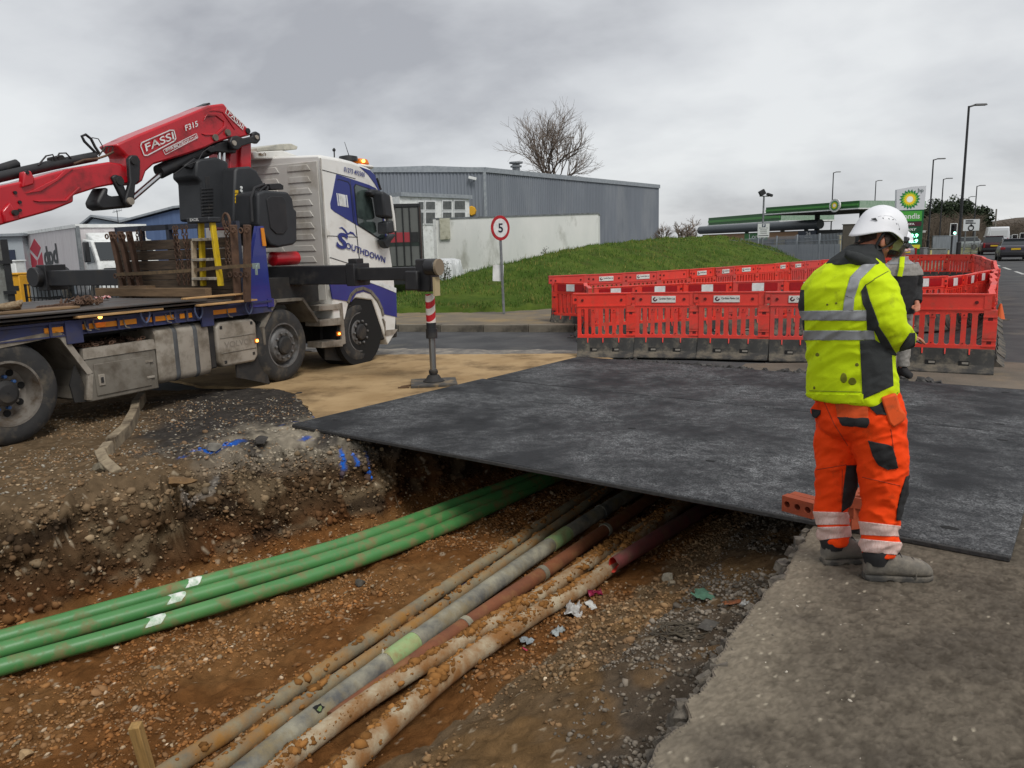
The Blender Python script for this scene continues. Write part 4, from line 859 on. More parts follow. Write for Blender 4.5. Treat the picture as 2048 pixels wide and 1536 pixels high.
for A0, A1 in ((Pl, Pc), (Pc, Pr)):
    d = (A1-A0).normalized(); nn = Vector((d.y, -d.x, 0)); m.prism(sub(Pc, [A0+z+nn*0.12-Vector((0, 0, .2)), A1+z+nn*0.12-Vector((0, 0, .2)), A1+z+nn*0.12+Vector((0, 0, .1)), A0+z+nn*0.12+Vector((0, 0, .1))]), -nn*0.14)
m.build('eaves_trim', M_trim, wh)
m = MB(); m.box(Vector((0.02, -0.06, WH/2)), (0.18, 0.12, WH)); m.build('corner_trim', M_trim, wh)
v = at(1032, 330, 56); m = MB(); vb = v-Pc; m.cyl(vb-Vector((0, 0, 1.2)), vb+Vector((0, 0, 0.1)), 0.28, n=10); m.cyl(vb+Vector((0, 0, 0.1)), vb+Vector((0, 0, 0.2)), 0.5, n=10); m.cyl(vb-Vector((0, 0, .15)), vb-Vector((0, 0, .05)), 0.42, n=10); m.build('roof_vent', M_galv, wh)
def onwall(u, v, A0, A1, off=0.1):                                       # pixel on a vertical wall A0-A1
    d = (A1-A0).normalized(); nn = Vector((d.y, -d.x, 0)); r = ray(u, v); c = Vector((0, 0, EYE)); t_ = (A0+nn*off-c).dot(nn)/r.dot(nn); return c+r*t_
cc = onwall(945, 356, Pl, Pc, 0.3)-Pc; m = MB(); m.box(cc, (0.5, 0.15, 0.16), Matrix.Rotation(0.25, 3, 'Y')); m.cyl(cc, cc+Vector((0.1, 0.3, -0.1)), 0.03); m.build('cctv_camera', M_white, wh)
# low wing with white windows
M_upvc = mat('white_upvc', S(222, 224, 224), S(206, 208, 208), rough=0.4)
wA = at(800, 420, 43.5); wB = at(938, 398, 47.5); ww = Vector((wB.x-wA.x, wB.y-wA.y, 0)); WZ = wB.z
WA, WB = Vector((wA.x, wA.y, 0)), Vector((wB.x, wB.y, 0)); wing = thing('office_wing', 'low white clad office wing with white framed windows on the warehouse', 'building', WA)
d = ww.normalized(); nn = Vector((d.y, -d.x, 0))
m = MB(); m.prism(sub(WA, [WA, WB, WB-nn*3.0, WA-nn*3.0]), (0, 0, WZ)); m.build('wall', M_white, wing)
m = MB(); m.prism(sub(WA, [WA+nn*.15, WB+nn*.15+d*.15, WB-nn*3+d*.15, WA-nn*3.0]), (0, 0, 0.22)); o = m.build('roof', M_trim, wing); o.location.z = WZ
for i, (u0, u1) in enumerate(((836, 846), (851, 869), (885, 902), (908, 929))):
    def W_(u, v): return onwall(u, v, WA, WB, 0.02)
    for k, (v0, v1) in enumerate(((402-(u0-900)*0.03, 419), (425, 447))):
        p00, p10, p11, p01 = W_(u0, v1), W_(u1, v1), W_(u1, v0), W_(u0, v0)
        f = MB(); f.prism(sub(WA, [p00-d*.06-Vector((0, 0, .06)), p10+d*.06-Vector((0, 0, .06)), p11+d*.06+Vector((0, 0, .06)), p01-d*.06+Vector((0, 0, .06))]), nn*0.04); w_ = f.build('window', M_upvc, wing)
        f = MB(); f.prism(sub(WA, [p+nn*0.03 for p in (p00, p10, p11, p01)]), nn*0.02); f.build('pane', mat('dull_pane', S(96, 98, 96), S(70, 74, 74), rough=0.25), w_)
al = onwall(943, 422, Pl, Pc, 0.1); t = thing('alarm_box', 'yellow intruder alarm box high on the grey warehouse wall', 'alarm box', al); m = MB(); m.lathe([(0.30, -0.05), (0.32, 0.0), (0.26, 0.12)], (0, 0, 0), (0.1, -1, 0), 8); m.build('cover', mat('alarm_yellow', S(214, 160, 30), rough=0.5), t)
# ---- white trailer body
M_trl = mat('dirty_white_panel', S(232, 232, 228), S(216, 218, 214), scale=0.8, rough=0.6, dirt=S(150, 150, 138), damt=0.24, dscale=1.1, stretch=(1, 1, 0.35), bump=0.1, bscale=4)
a0, a1 = at(868, 437, 38), at(1196, 430, 36.8); A0, A1 = Vector((a0.x, a0.y, 0)), Vector((a1.x, a1.y, 0)); d = (A1-A0).normalized(); nn = Vector((d.y, -d.x, 0)); TZ = (a0.z+a1.z)/2; zb = at(900, 545, 38).z
tr = thing('box_trailer', 'long dirty white box trailer parked in front of the grey warehouse', 'trailer', A0)
m = MB(); m.prism(sub(A0, [A0, A1, A1-nn*2.5, A0-nn*2.5]), (0, 0, TZ-zb)); o = m.build('body', M_trl, tr); o.location.z = zb
m = MB(); m.prism(sub(A0, [A0+nn*.03-d*.03, A1+nn*.03+d*.03, A1-nn*2.53+d*.03, A0-nn*2.53-d*.03]), (0, 0, 0.07)); o = m.build('top_rail', M_galv, tr); o.location.z = TZ
m = MB(); m.prism(sub(A0, [A0+nn*.04-d*.05, A0+nn*.04+d*.1, A0-nn*.05+d*.1, A0-nn*.05-d*.05]), (0, 0, TZ-zb)); o = m.build('corner_post', M_white, tr); o.location.z = zb
m = MB(); m.prism(sub(A0, [A0+nn*.035, A1+nn*.035, A1-nn*.02, A0-nn*.02]), (0, 0, 0.12)); o = m.build('bottom_rail', M_white, tr); o.location.z = zb+0.02
m = MB(); m.prism(sub(A0, [A0+d*2.5-nn*.5, A1-d*.2-nn*.5, A1-d*.2-nn*2, A0+d*2.5-nn*2]), (0, 0, -(zb+0.4))); o = m.build('chassis', M_blk, tr); o.location.z = zb
lp = at(880, 458, 37.9); m = MB(); m.box(lp-A0+nn*.02+d*0.25, (0.5, 0.04, 1.0), Matrix.Rotation(math.atan2(d.y, d.x), 3, 'Z')); m.build('side_hatch', mat('hatch_cream', S(198, 196, 178), S(180, 178, 158), rough=0.6, dirt=S(110, 112, 90), damt=0.4, dscale=3), tr)
for i in range(6):
    p = A0-nn*2.5*0+d*0; m = MB(); m.prism(sub(A0, [A0-d*.04-nn*.1, A0-d*.04-nn*2.4, A0-d*.07-nn*2.4, A0-d*.07-nn*.1]), (0, 0, 0.08)); o = m.build('door_rib', M_galv, tr); o.location.z = zb+0.3+i*0.45
# sheeted pallet in front of the trailer
p0 = at(880, 590, 33); t = thing('sheeted_load', 'white plastic sheeting draped over a load below the trailer', 'sheeting', (p0.x, p0.y, 0)); m = MB()
n = 22; rows = []
for k, (sc, z_) in enumerate(((1.15, 0.0), (1.08, 0.5), (1.0, 1.0), (0.96, 1.28), (0.6, 1.36))):
    rows.append([((0.95*math.copysign(abs(math.cos(a))**.5, math.cos(a))*sc+0.05*math.sin(a*9+k)), 0.7*math.copysign(abs(math.sin(a))**.5, math.sin(a))*sc+0.05*math.cos(a*11), z_) for a in np.linspace(0, 2*math.pi, 49)[:-1]])
m.loft(rows); m.build('sheet', mat('white_sheeting', S(214, 216, 216), S(190, 194, 196), rough=0.4, bump=0.6, bscale=6, dist=0.05, stretch=(4, 4, .6)), t, smooth=70)
# ---- dark container trailer
M_cont = mat('grey_container_door', S(98, 100, 98), S(88, 90, 88), scale=1, rough=0.5)
cr = at(839, 408, 30); CX = cr.x; ang = 0.10; cz = cr.z
ct_ = thing('container_trailer', 'dark grey container trailer seen from its rear doors behind the cab', 'trailer', (CX, 30, 0), ang)
m = MB(); m.b2((-2.5, 0.0, 1.05), (0, 11, cz)); m.build('body', mat('container_dark', S(58, 60, 60), rough=0.6), ct_)
for i in range(4): m = MB(); m.b2((-2.44+i*.6, -0.05, 1.15), (-1.87+i*0.6, 0.0, cz-0.12)); m.build('door', M_cont, ct_, bevel=0.01)
for x in (-1.86, -1.26, -0.66, -0.05, -0.4, -0.95): m = MB(); m.cyl((x, -0.09, 1.1), (x, -0.09, cz-0.05), 0.025, n=6); m.build('lock_rod', M_blk, ct_)
for x in (-0.03, -1.25): m = MB(); m.b2((x-.05, -0.07, 1.0), (x+.05, 0, cz)); m.build('post', mat('brown_frame', S(60, 46, 40), rough=0.7), ct_)
m = MB(); m.b2((-2.5, -0.08, cz-0.1), (0.02, 0, cz+0.02)); m.build('header', M_blk, ct_)
m = MB(); m.b2((-1.2, -0.07, 2.05), (-0.42, -0.052, 2.42)); m.build('red_patch', mat('door_red', S(150, 46, 56), rough=0.5), ct_)
m = MB(); m.b2((-0.42, -0.075, 2.05), (-0.1, -0.052, 2.42)); m.build('black_patch', M_blk, ct_)
m = MB(); m.b2((-2.4, -0.06, 1.9), (0, -0.052, 2.04)); m.build('dark_band', mat('door_band', S(30, 42, 38), rough=0.5), ct_)
m = MB(); m.b2((-2.4, 0.0, 0.45), (-0.1, 0.4, 1.05)); m.build('bumper', M_blk, ct_)
for x in (-2.2, -0.35):
    m = MB(); m.lathe([(0.3, -0.15), (0.5, -0.13), (0.5, 0.13), (0.3, 0.15)], (x, 1.4, 0.5), (1, 0, 0), 20); m.build('wheel', M_rub, ct_, smooth=40)
m = MB(); m.b2((-0.75, -0.03, 0.62), (-0.3, 0.0, 0.74)); m.build('number_plate', mat('plate_yellow', S(206, 170, 30), rough=0.5), ct_)
# ---- parcel lorry
M_curt = mat('parcel_white', S(206, 202, 202), S(194, 188, 190), scale=1.2, rough=0.55, bump=0.25, bscale=3, stretch=(3, 3, .5), dirt=S(170, 164, 164), damt=0.2, dscale=2)
M_dred = mat('parcel_red', S(176, 24, 52), rough=0.5)
k0, k1 = at(152, 452, 30), at(30, 470, 30); KZ = k0.z; Yf = solveY(30, 470, KZ); k1 = at(30, 470, Yf)
K0, K1 = Vector((k0.x, k0.y, 0)), Vector((k1.x, k1.y, 0)); d = (K1-K0).normalized(); nn = Vector((-d.y, d.x, 0))
if nn.y > 0: nn = -nn
pl = thing('parcel_lorry', 'white parcel delivery lorry with a red cube emblem parked behind the flatbed', 'lorry', K0)
bk = -nn
m = MB(); m.prism(sub(K0, [K0, K1, K1+bk*2.5, K0+bk*2.5]), (0, 0, KZ-0.95)); o = m.build('box_body', M_curt, pl); o.location.z = 0.95
m = MB(); m.prism(sub(K0, [K0-d*.05-bk*.04, K1-bk*.04, K1+bk*2.54, K0-d*.05+bk*2.54]), (0, 0, 0.13)); o = m.build('roof_cap', M_white, pl); o.location.z = KZ-0.06
m = MB(); m.prism(sub(K0, [K0-d*.06-bk*.03, K0+d*.12-bk*.03, K0+d*.12+bk*.1, K0-d*.06+bk*.1]), (0, 0, KZ-0.9)); o = m.build('corner_post', M_galv, pl); o.location.z = 0.9
def side(u, v): return onwall(u, v, K0, K1, 0)-K0
def flat(name, pxs, mt, par, org, A0, A1, th=0.01, off=0.012, flip=1):
    dd = (A1-A0).normalized(); n2 = Vector((dd.y, -dd.x, 0)); c0 = Vector((0, 0, EYE))
    if n2.dot(c0-A0) < 0: n2 = -n2
    P = []
    for u, v in pxs:
        r = ray(u, v); t_ = (A0+n2*off-c0).dot(n2)/r.dot(n2); P.append(c0+r*t_-org)
    m = MB(); m.prism(P, -n2*th); return m.build(name, mt, par)
def zp(x, y): return (x/6.98, 400+y/6.98)                                # measured on an enlarged crop
flat('emblem_top', [zp(475, 540), zp(567, 665), zp(520, 800), zp(415, 685)], M_dred, pl, K0, K0, K1)
flat('emblem_left', [zp(418, 735), zp(510, 845), zp(545, 1085), zp(553, 1160), zp(452, 1015)], M_dred, pl, K0, K0, K1)
flat('emblem_right', [zp(538, 820), zp(580, 725), zp(615, 985), zp(556, 1160), zp(548, 1085), zp(522, 840)], M_dred, pl, K0, K0, K1, off=0.014)
c0 = Vector((0, 0, EYE)); n2 = nn
def side2(u, v, off=0.015):
    r = ray(u, v); t_ = (K0+nn*off-c0).dot(nn)/r.dot(nn); return c0+r*t_-K0
P_ = side2(*zp(640, 1000)); X_ = side2(*zp(828, 965))-P_; Y_ = side2(*zp(625, 655))-P_; Y_ = Vector((0, 0, Y_.z))
text('company_name', 'dpd', P_, X_, Y_, M_blk, pl, 0.006, 0.03)
# cab ahead of the box (front faces the camera's right)
fd = -d                                                                   # forward
m = MB(); prof = [(0.08, 0.75), (0.08, 2.5), (1.25, 2.42), (1.75, 1.72), (1.85, 1.45), (1.85, 0.55), (0.08, 0.55)]
ins = bk*0.12; m.prism([fd*x+ins+Vector((0, 0, z_)) for x, z_ in prof], bk*2.2); m.build('cab', M_white, pl, bevel=0.05)
m = MB(); m.prism([fd*x+bk*0.25+Vector((0, 0, z_)) for x, z_ in ((0.1, 2.42), (0.1, KZ-0.25), (0.5, KZ-0.3), (1.15, 2.42))], bk*2.0); m.build('wind_deflector', M_white, pl, bevel=0.08)
m = MB(); m.prism([fd*x+bk*0.108+Vector((0, 0, z_)) for x, z_ in ((0.5, 1.55), (0.5, 2.2), (1.15, 2.2), (1.55, 1.62))], bk*0.02); m.build('side_window', M_glass, pl)
m = MB(); m.prism([fd*x+bk*y+Vector((0, 0, z_)) for x, y, z_ in ((1.32, .22, 2.36), (1.32, 2.2, 2.36), (1.78, 2.2, 1.70), (1.78, .22, 1.70))], fd*0.03); m.build('windscreen', M_glass, pl)
m = MB(); m.box(fd*1.5-bk*0.12+Vector((0, 0, 2.0)), (0.28, 0.18, 0.75), Matrix.Rotation(math.atan2(fd.y, fd.x), 3, 'Z')); m.build('mirror', M_blk, pl, bevel=0.04)
m = MB(); m.prism([fd*1.86+bk*y+Vector((0, 0, z_)) for y, z_ in ((.3, .9), (2.1, .9), (2.1, 1.4), (.3, 1.4))], fd*0.03); m.build('grille', M_blk, pl)
for x in (1.0, -3.4):
    m = MB(); m.lathe([(0.2, -0.13), (0.42, -0.12), (0.42, 0.12), (0.2, 0.13)], fd*x+bk*0.2+Vector((0, 0, 0.42)), bk, 18); m.build('wheel', M_rub, pl, smooth=40)
m = MB(); m.prism([fd*x+bk*0.3+Vector((0, 0, 0.75)) for x in (-5, 1.2)]+[fd*x+bk*2.2+Vector((0, 0, .75)) for x in (1.2, -5)], (0, 0, 0.2)); m.build('chassis', M_blk, pl)
# ---- buildings and clutter behind the flatbed
def shed(name, label, pts, Y, ridge, mt, depth=14, roof=M_trim):
    """gable-fronted shed: pixel eaves left/right and ridge, at distance Y"""
    L_, R_, T_ = [at(u, v, Y) for u, v in pts]; o = Vector((L_.x, Y, 0)); t = thing(name, label, 'building', o)
    m = MB(); m.prism(sub(o, [Vector((L_.x, Y, 0)), Vector((R_.x, Y, 0)), Vector((R_.x, Y, R_.z)), Vector((T_.x, Y, T_.z)), Vector((L_.x, Y, L_.z))]), (0, depth, 0)); m.build('wall', mt, t)
    m = MB(); e_ = Vector((0, -0.3, 0.12)); th = Vector((0, 0, 0.16))
    m.prism(sub(o, [L_+e_+Vector((-.3, 0, -.1)), T_+e_, T_+e_+th, L_+e_+th+Vector((-.3, 0, -.1))]), (0, depth+.6, 0)); m.prism(sub(o, [T_+e_, R_+e_+Vector((.3, 0, -.1)), R_+e_+th+Vector((.3, 0, -.1)), T_+e_+th]), (0, depth+.6, 0)); m.build('roof', roof, t); return t, o
M_bclad = mat('blue_cladding', S(84, 104, 140), S(74, 94, 130), scale=0.6, rough=0.6, stretch=(9, 9, .2))
shed('shed', 'blue-grey gabled industrial shed with an aerial on its roof', [(158, 462), (238, 446), (186, 437)], 62, 0, mat('pale_blue_clad', S(140, 152, 162), S(128, 140, 152), rough=0.6))
t, o = shed('shed', 'wide blue clad industrial unit behind the wooden headboard', [(250, 446), (470, 404), (350, 420)], 58, 0, M_bclad)
ae = at(236, 440, 61.5); t = thing('tv_aerial', 'thin television aerial standing on the blue-grey shed roof', 'aerial', ae); m = MB(); m.cyl((0, 0, -0.4), (0, 0, 0.75), 0.025, n=6); m.build('mast', M_blk, t); m = MB(); m.cyl((-0.35, 0, 0.6), (0.4, 0, 0.75), 0.02, n=6)
for k in range(6): m.cyl((-0.3+k*.13, -.05, 0.52+k*.026), (-0.3+k*.13, .05, 0.78+k*.026), 0.012, n=5)
m.build('yagi_bar', M_galv, t)
q = at(-30, 474, 36); r_ = at(44, 474, 36); t = thing('site_office', 'pale grey prefabricated office with a dark window at the yard edge', 'building', (q.x, 36, 0)); m = MB(); m.b2((-6, 0, 0), (r_.x-q.x, 4, q.z)); m.build('wall', mat('pale_panel', S(168, 176, 180), S(154, 162, 168), rough=0.6, scale=.8), t)
m = MB(); m.b2((-6.1, -.2, q.z), (r_.x-q.x+.2, 4.2, q.z+.12)); m.build('roof', M_trim, t)
w0, w1 = at(10, 500, 36), at(33, 523, 36); m = MB(); m.b2((w0.x-q.x, -.05, w1.z), (w1.x-q.x, 0.0, w0.z)); m.build('window', mat('blue_pane', S(34, 44, 66), rough=0.15), t)
p0, p1 = at(8, 524, 24), at(34, 551, 24); t = thing('white_cabinet', 'white plastic cabinet standing behind the yellow bin', 'cabinet', ((p0.x+p1.x)/2, 24, 0)); w = (p1.x-p0.x)
m = MB(); m.b2((-w/2, 0, 0), (w/2, .5, p0.z)); m.build('body', M_white, t, bevel=.03)
m = MB(); m.b2((-w/2-.03, -.03, p0.z), (w/2+.03, .53, p0.z+.05)); m.build('lid', M_white, t, bevel=.015)
M_yel = mat('yellow_plastic', S(216, 158, 28), S(200, 144, 24), rough=0.5, dirt=S(150, 116, 40), damt=0.25)
p0, p1 = at(12, 551, 20), at(45, 605, 20); t = thing('grit_bin', 'yellow plastic bin with a small black label beside the parcel lorry', 'bin', ((p0.x+p1.x)/2, 20, 0)); w = (p1.x-p0.x)
m = MB(); m.box((0, 0.2, p0.z/2), (w, 0.4, p0.z), None, (1.04, 1.05)); m.build('tub', M_yel, t, bevel=.02)
m = MB(); m.b2((-w*.53, -.05, p0.z), (w*.53, .45, p0.z+.06)); m.build('lid', M_yel, t, bevel=.02)
m = MB(); m.b2((0.0, -0.02, p0.z*0.72), (0.13, -.005, p0.z*0.72+.12)); m.build('label_plate', M_blk, t)
# end of a parked container at the frame edge
p0 = at(6, 482, 15.5); t = thing('parked_container', 'weathered grey container end with a dark corner post beside the yellow bin', 'container', (p0.x, 15.5, 0), .64); m = MB(); m.b2((-2.4, 0, .25), (0, 2.5, p0.z)); m.build('body', mat('container_grey', S(128, 130, 126), S(104, 106, 102), scale=1.5, rough=.7, dirt=S(80, 76, 68), damt=.35), t)
m = MB(); m.b2((-.05, -.06, 0), (.07, .06, p0.z+.03)); m.build('corner_post', M_blk, t)
for z_ in (.5, 1.1, 1.7): m = MB(); m.b2((-.12, -.09, z_), (.1, -.05, z_+.07)); m.build('hinge', M_blk, t)
# mesh fence panels in the yard
M_mesh = mat('mesh_wire', S(36, 38, 40), rough=0.5, metal=0.3); a0 = at(50, 570, 17.5); a1 = at(250, 590, 16.0); t = thing('mesh_fence', 'dark wire mesh fence panel in front of the parcel lorry', 'fence', (a0.x, a0.y, 0)); dv = Vector((a1.x-a0.x, a1.y-a0.y, 0)); hgt = at(50, 568, 17.5).z
for i in range(25): m = MB(); p = dv*(i/24); m.cyl(p, p+Vector((0, 0, hgt)), 0.012 if i % 6 else 0.03, n=5); m.build('wire' if i % 6 else 'fence_post', M_mesh, t)
for k in range(5): m = MB(); m.cyl(Vector((0, 0, 0.1+k*(hgt-.12)/4)), dv+Vector((0, 0, .1+k*(hgt-.12)/4)), 0.012, n=5); m.build('rail', M_mesh, t)
# ---- street lamps
def lamp(label, u, vtop, Y, arm=1.5, h_arm=0.12):
    tp_ = at(u, vtop, Y); t = thing('street_lamp', label, 'street lamp', (tp_.x, Y, 0), 0, 'black street lamps'); Hh = tp_.z
    m = MB(); m.tube([(0, 0, -0.2), (0, 0, 1.3), (0, 0, 1.35), (0, 0, Hh)], [0.13, 0.13, 0.085, 0.06], 10); m.build('column', M_blk, t, smooth=40)
    m = MB(); m.tube([(0, 0, Hh-.05), (arm*.35, 0, Hh+.05)], 0.05, 8); m.build('bracket', M_blk, t)
    m = MB(); m.box((arm*.65, 0, Hh+.06), (arm*.7, 0.3, 0.1), None, (0.9, .7)); m.build('lantern', M_blk, t, bevel=.02)
    return t
lamp('tallest black street lamp beside the green traffic light', 1938, 212, 46, 1.0)
lamp('black street lamp behind the price totem, shorter than the tallest one', 1867, 319, 74, 1.1)
lamp('thin black street lamp in front of the dark evergreens', 1887, 358, 96, 1.1)
lamp('slim black street lamp above the white direction sign', 1954, 372, 104, 1.1)
lamp('small distant street lamp among the evergreen tops', 1938, 394, 128, 1.0)
lamp('black street lamp rising behind the round canopy emblem', 1667, 345, 100, 0.9)
lamp('black street lamp rising behind the canopy end', 1752, 362, 112, 0.9)
pl_ = at(1993, 418, 120); t = thing('telegraph_pole', 'bare grey pole standing at the foot of the distant hill', 'pole', (pl_.x, 120, 0)); m = MB(); m.tube([(0, 0, -.3), (0, 0, pl_.z)], [.16, .11], 8); m.build('pole_shaft', mat('grey_timber', S(120, 116, 108), rough=0.9), t)
# ---- floodlight pole with parking notice
Yp = 45; tp_ = at(1528, 392, Yp); t = thing('floodlight_pole', 'grey pole carrying two floodlights and a parking notice', 'floodlight', (tp_.x, Yp, 0)); Hh = tp_.z; bx_ = at(1524, 470, Yp).x-tp_.x
m = MB(); m.cyl((bx_, 0, -.2), (0, 0, Hh), 0.06, 0.05, n=8); m.build('pole', M_galv, t)
m = MB(); m.cyl((-.25, 0, Hh), (.3, 0, Hh-.02), 0.03, n=6); m.build('crossbar', M_galv, t)
for x, r_ in ((-.15, -.5), (.28, .35)): m = MB(); m.box((x, -.12, Hh+(.18 if x < 0 else .05)), (0.34, 0.22, 0.30 if x < 0 else .14), Matrix.Rotation(r_, 3, 'Y')); m.build('floodlight_head', M_blk, t, bevel=.02)
s0, s1 = at(1514, 475, Yp), at(1538, 447, Yp); m = MB(); m.b2((s0.x-tp_.x, -.1, s0.z), (s1.x-tp_.x, -.07, s1.z)); nb_ = m.build('notice', mat('notice_grey', S(196, 200, 198), rough=0.5), t); w = s1.x-s0.x; hh_ = s1.z-s0.z; X0 = s0.x-tp_.x
m = MB(); m.b2((X0+w*.36, -.112, s0.z+hh_*.76), (X0+w*.66, -.1, s0.z+hh_*.97)); m.build('parking_square', mat('deep_blue', S(20, 44, 70), rough=0.5), nb_)
text('letter', 'P', (X0+w*.44, -.114, s0.z+hh_*.79), (w*.14, 0, 0), (0, 0, hh_*.15), M_white, nb_, .002, .03)
for k, s_ in enumerate(('Maximum stay', '30 minutes', 'Camera', 'Controlled')): text('notice_text', s_, (X0+w*(.12 if k == 0 else .22), -.102, s0.z+hh_*(.64-k*.125)), (w*(.76 if k == 0 else .56), 0, 0), (0, 0, hh_*.075), M_ink, nb_, .002, .02)
m = MB(); m.b2((X0+w*.06, -.106, s0.z+hh_*.1), (X0+w*.94, -.1, s0.z+hh_*.15)); m.build('text_strip', M_ink, nb_)
# ---- palisade fence
fa, fb = at(1690, 520, 48.5), at(1440, 520, 66); FA, FB = Vector((fa.x, fa.y, 0)), Vector((fb.x, fb.y, 0)); dv = FB-FA; L_ = dv.length; dn = dv.normalized(); ang = math.atan2(dn.y, dn.x)
t = thing('palisade_fence', 'grey steel palisade fence beyond the grass mound', 'fence', FA, ang); FH = at(1690, 465, 48.5).z
M_pal = mat('palisade_steel', S(150, 156, 160), S(134, 140, 146), scale=2, rough=0.55, metal=0.2)
pale = MB(); pale.prism([(-.035, 0, 0.05), (.035, 0, 0.05), (.035, 0, FH-.12), (.02, 0, FH-.03), (0.0, 0, FH), (-.02, 0, FH-.03), (-.035, 0, FH-.12)], (0, 0.012, 0)); PALE = pale.mesh('pale', M_pal)
n = int(L_/0.155)
for i in range(n):
    o = link('pale', PALE, t); o.location = (i*0.155, 0, -0.012*i*0.155); o.rotation_euler.z = random.uniform(-.05, .05)
for z_ in (0.35, FH-.42): m = MB(); m.box((L_/2, 0.04, z_-.006*L_), (L_, 0.05, 0.05), Matrix.Rotation(0.012, 3, 'Y')); m.build('rail', M_pal, t)
for i in range(int(L_/2.75)+1): m = MB(); m.box((i*2.75, 0.1, FH/2-.033*i), (0.1, 0.1, FH+.1)); m.build('post', M_pal, t)
# pale cladding sheet behind the lower half of the fence
# ---- petrol station
M_cgrn = mat('canopy_green', S(30, 92, 36), S(26, 84, 32), rough=0.35, scale=1); M_cgl = mat('canopy_light_green', S(70, 140, 60), rough=0.35)
M_soff = mat('canopy_soffit', S(58, 58, 58), S(50, 50, 50), rough=0.7)
def canopy(label, ur, vrt, vrb, Yr_, ul, vlt, vlb, wid, logo=None):
    R_ = at(ur, vrt, Yr_); z1 = R_.z; z0 = at(ur, vrb, Yr_).z; Yl_ = solveY(ul, vlt, z1); L_ = at(ul, vlt, Yl_); P0, P1 = Vector((L_.x, L_.y, 0)), Vector((R_.x, R_.y, 0)); d = (P1-P0).normalized(); nn = Vector((-d.y, d.x, 0)); o = P1; t = thing('petrol_canopy', label, 'canopy', o)
    h = z1-z0; m = MB(); m.prism(sub(o, [P0, P1, P1+nn*wid, P0+nn*wid]), (0, 0, h*0.86)); q = m.build('fascia', M_cgrn, t); q.location.z = z0+h*.14
    m = MB(); m.prism(sub(o, [P0+d*.05+nn*.05, P1-d*.05+nn*.05, P1-d*.05+nn*(wid-.05), P0+d*.05+nn*(wid-.05)]), (0, 0, .1)); q = m.build('soffit', M_soff, t); q.location.z = z0-.06
    m = MB(); m.prism(sub(o, [P0-nn*.1-d*.1, P1-nn*.1+d*.1, P1+nn*(wid+.1)+d*.1, P0+nn*(wid+.1)-d*.1]), (0, 0, h*.14)); q = m.build('white_lip', M_white, t); q.location.z = z0
    m = MB(); m.prism(sub(o, [P0-nn*.06, P1-nn*.06, P1+nn*.05, P0+nn*.05]), (0, 0, h*.26)); q = m.build('light_stripe', M_cgl, t); q.location.z = z0+h*.42
    m = MB(); m.prism(sub(o, [P1+d*.07+nn*.1, P1+d*.07+nn*wid, P1+nn*wid, P1+nn*.1]), (0, 0, h*.82)); q = m.build('end_fascia', mat('canopy_pale_end', S(150, 170, 152), S(120, 150, 124), rough=0.4), t); q.location.z = z0+h*.15
    for k, w_ in ((0.16, .3), (0.16, .75), (0.78, .5)):
        p = P0.lerp(P1, 1-k)+nn*wid*w_-o; m = MB(); m.cyl(p, p+Vector((0, 0, z0)), 0.24, n=10); m.build('column', mat('canopy_column', S(22, 40, 28), rough=0.5), t)
    return t, o, d, nn, z0, z1
def sunburst(t, c, X, Yv, off, R):
    nn = X.cross(Yv).normalized()
    for r0, mt, kk, dz in ((1.0, mat('sun_green', S(0, 122, 61), rough=.4), 18, .004), (0.78, mat('sun_lime', S(140, 190, 40), rough=.4), 18, .008), (0.6, mat('sun_yellow', S(250, 208, 30), rough=.4), 18, .012), (0.34, mat('sun_white', S(250, 250, 240), rough=.4), 18, .016)):
        m = MB(); P = []
        for i in range(kk*2):
            a = math.pi*i/kk+ (0.09 if r0 in (.78,) else 0); r = R*r0*(1.0 if i % 2 == 0 else 0.76); P.append(Vector(c)+X*(r*math.cos(a))+Yv*(r*math.sin(a))+nn*(off+dz*R*1.2))
        m.prism(P, -nn*0.004*R); m.build('sunburst_layer', mt, t)
c1 = canopy('long low green petrol canopy over the shop', 1560, 424, 444, 86, 1417, 436, 444, 7)
c2 = canopy('larger green petrol canopy with round flower emblem', 1717, 401, 418, 66, 1532, 415, 429, 9)
t, o, d, nn, z0, z1 = c2; cp = at(1671, 411, 60); 
r = ray(1671, 411); t_ = (o-nn*.15-Vector((0, 0, EYE))).dot(nn)/r.dot(nn); cp = Vector((0, 0, EYE))+r*t_-o
m = MB(); m.lathe([(0.56, 0), (0.56, 0.12)], cp, -nn, 24); m.build('emblem_disc', M_white, t); sunburst(t, cp, d, Vector((0, 0, 1)), 0.14, 0.46)
# shop
sA, sB = at(1405, 470, 92), at(1636, 470, 74); SA, SB = Vector((sA.x, sA.y, 0)), Vector((sB.x, sB.y, 0)); d = (SB-SA).normalized(); nn = Vector((-d.y, d.x, 0)); SZ = at(1636, 460, 74).z
t = thing('petrol_shop', 'brown and grey petrol station shop with rounded grey roof edge', 'building', SA)
m = MB(); m.prism(sub(SA, [SA, SB, SB+nn*9, SA+nn*9]), (0, 0, SZ)); m.build('wall', mat('shop_wall', S(46, 48, 52), rough=0.6), t)
L_ = (SB-SA).length; rz_ = at(1636, 437, 74).z; m = MB(); m.cyl(Vector((0, 0, (SZ+rz_)/2))-nn*.3, d*(L_+.6)+Vector((0, 0, (SZ+rz_)/2))-nn*.3, (rz_-SZ)*.42, n=16); m.build('roof_edge', mat('shop_roof', S(78, 84, 88), S(66, 72, 76), rough=0.4), t, smooth=60)
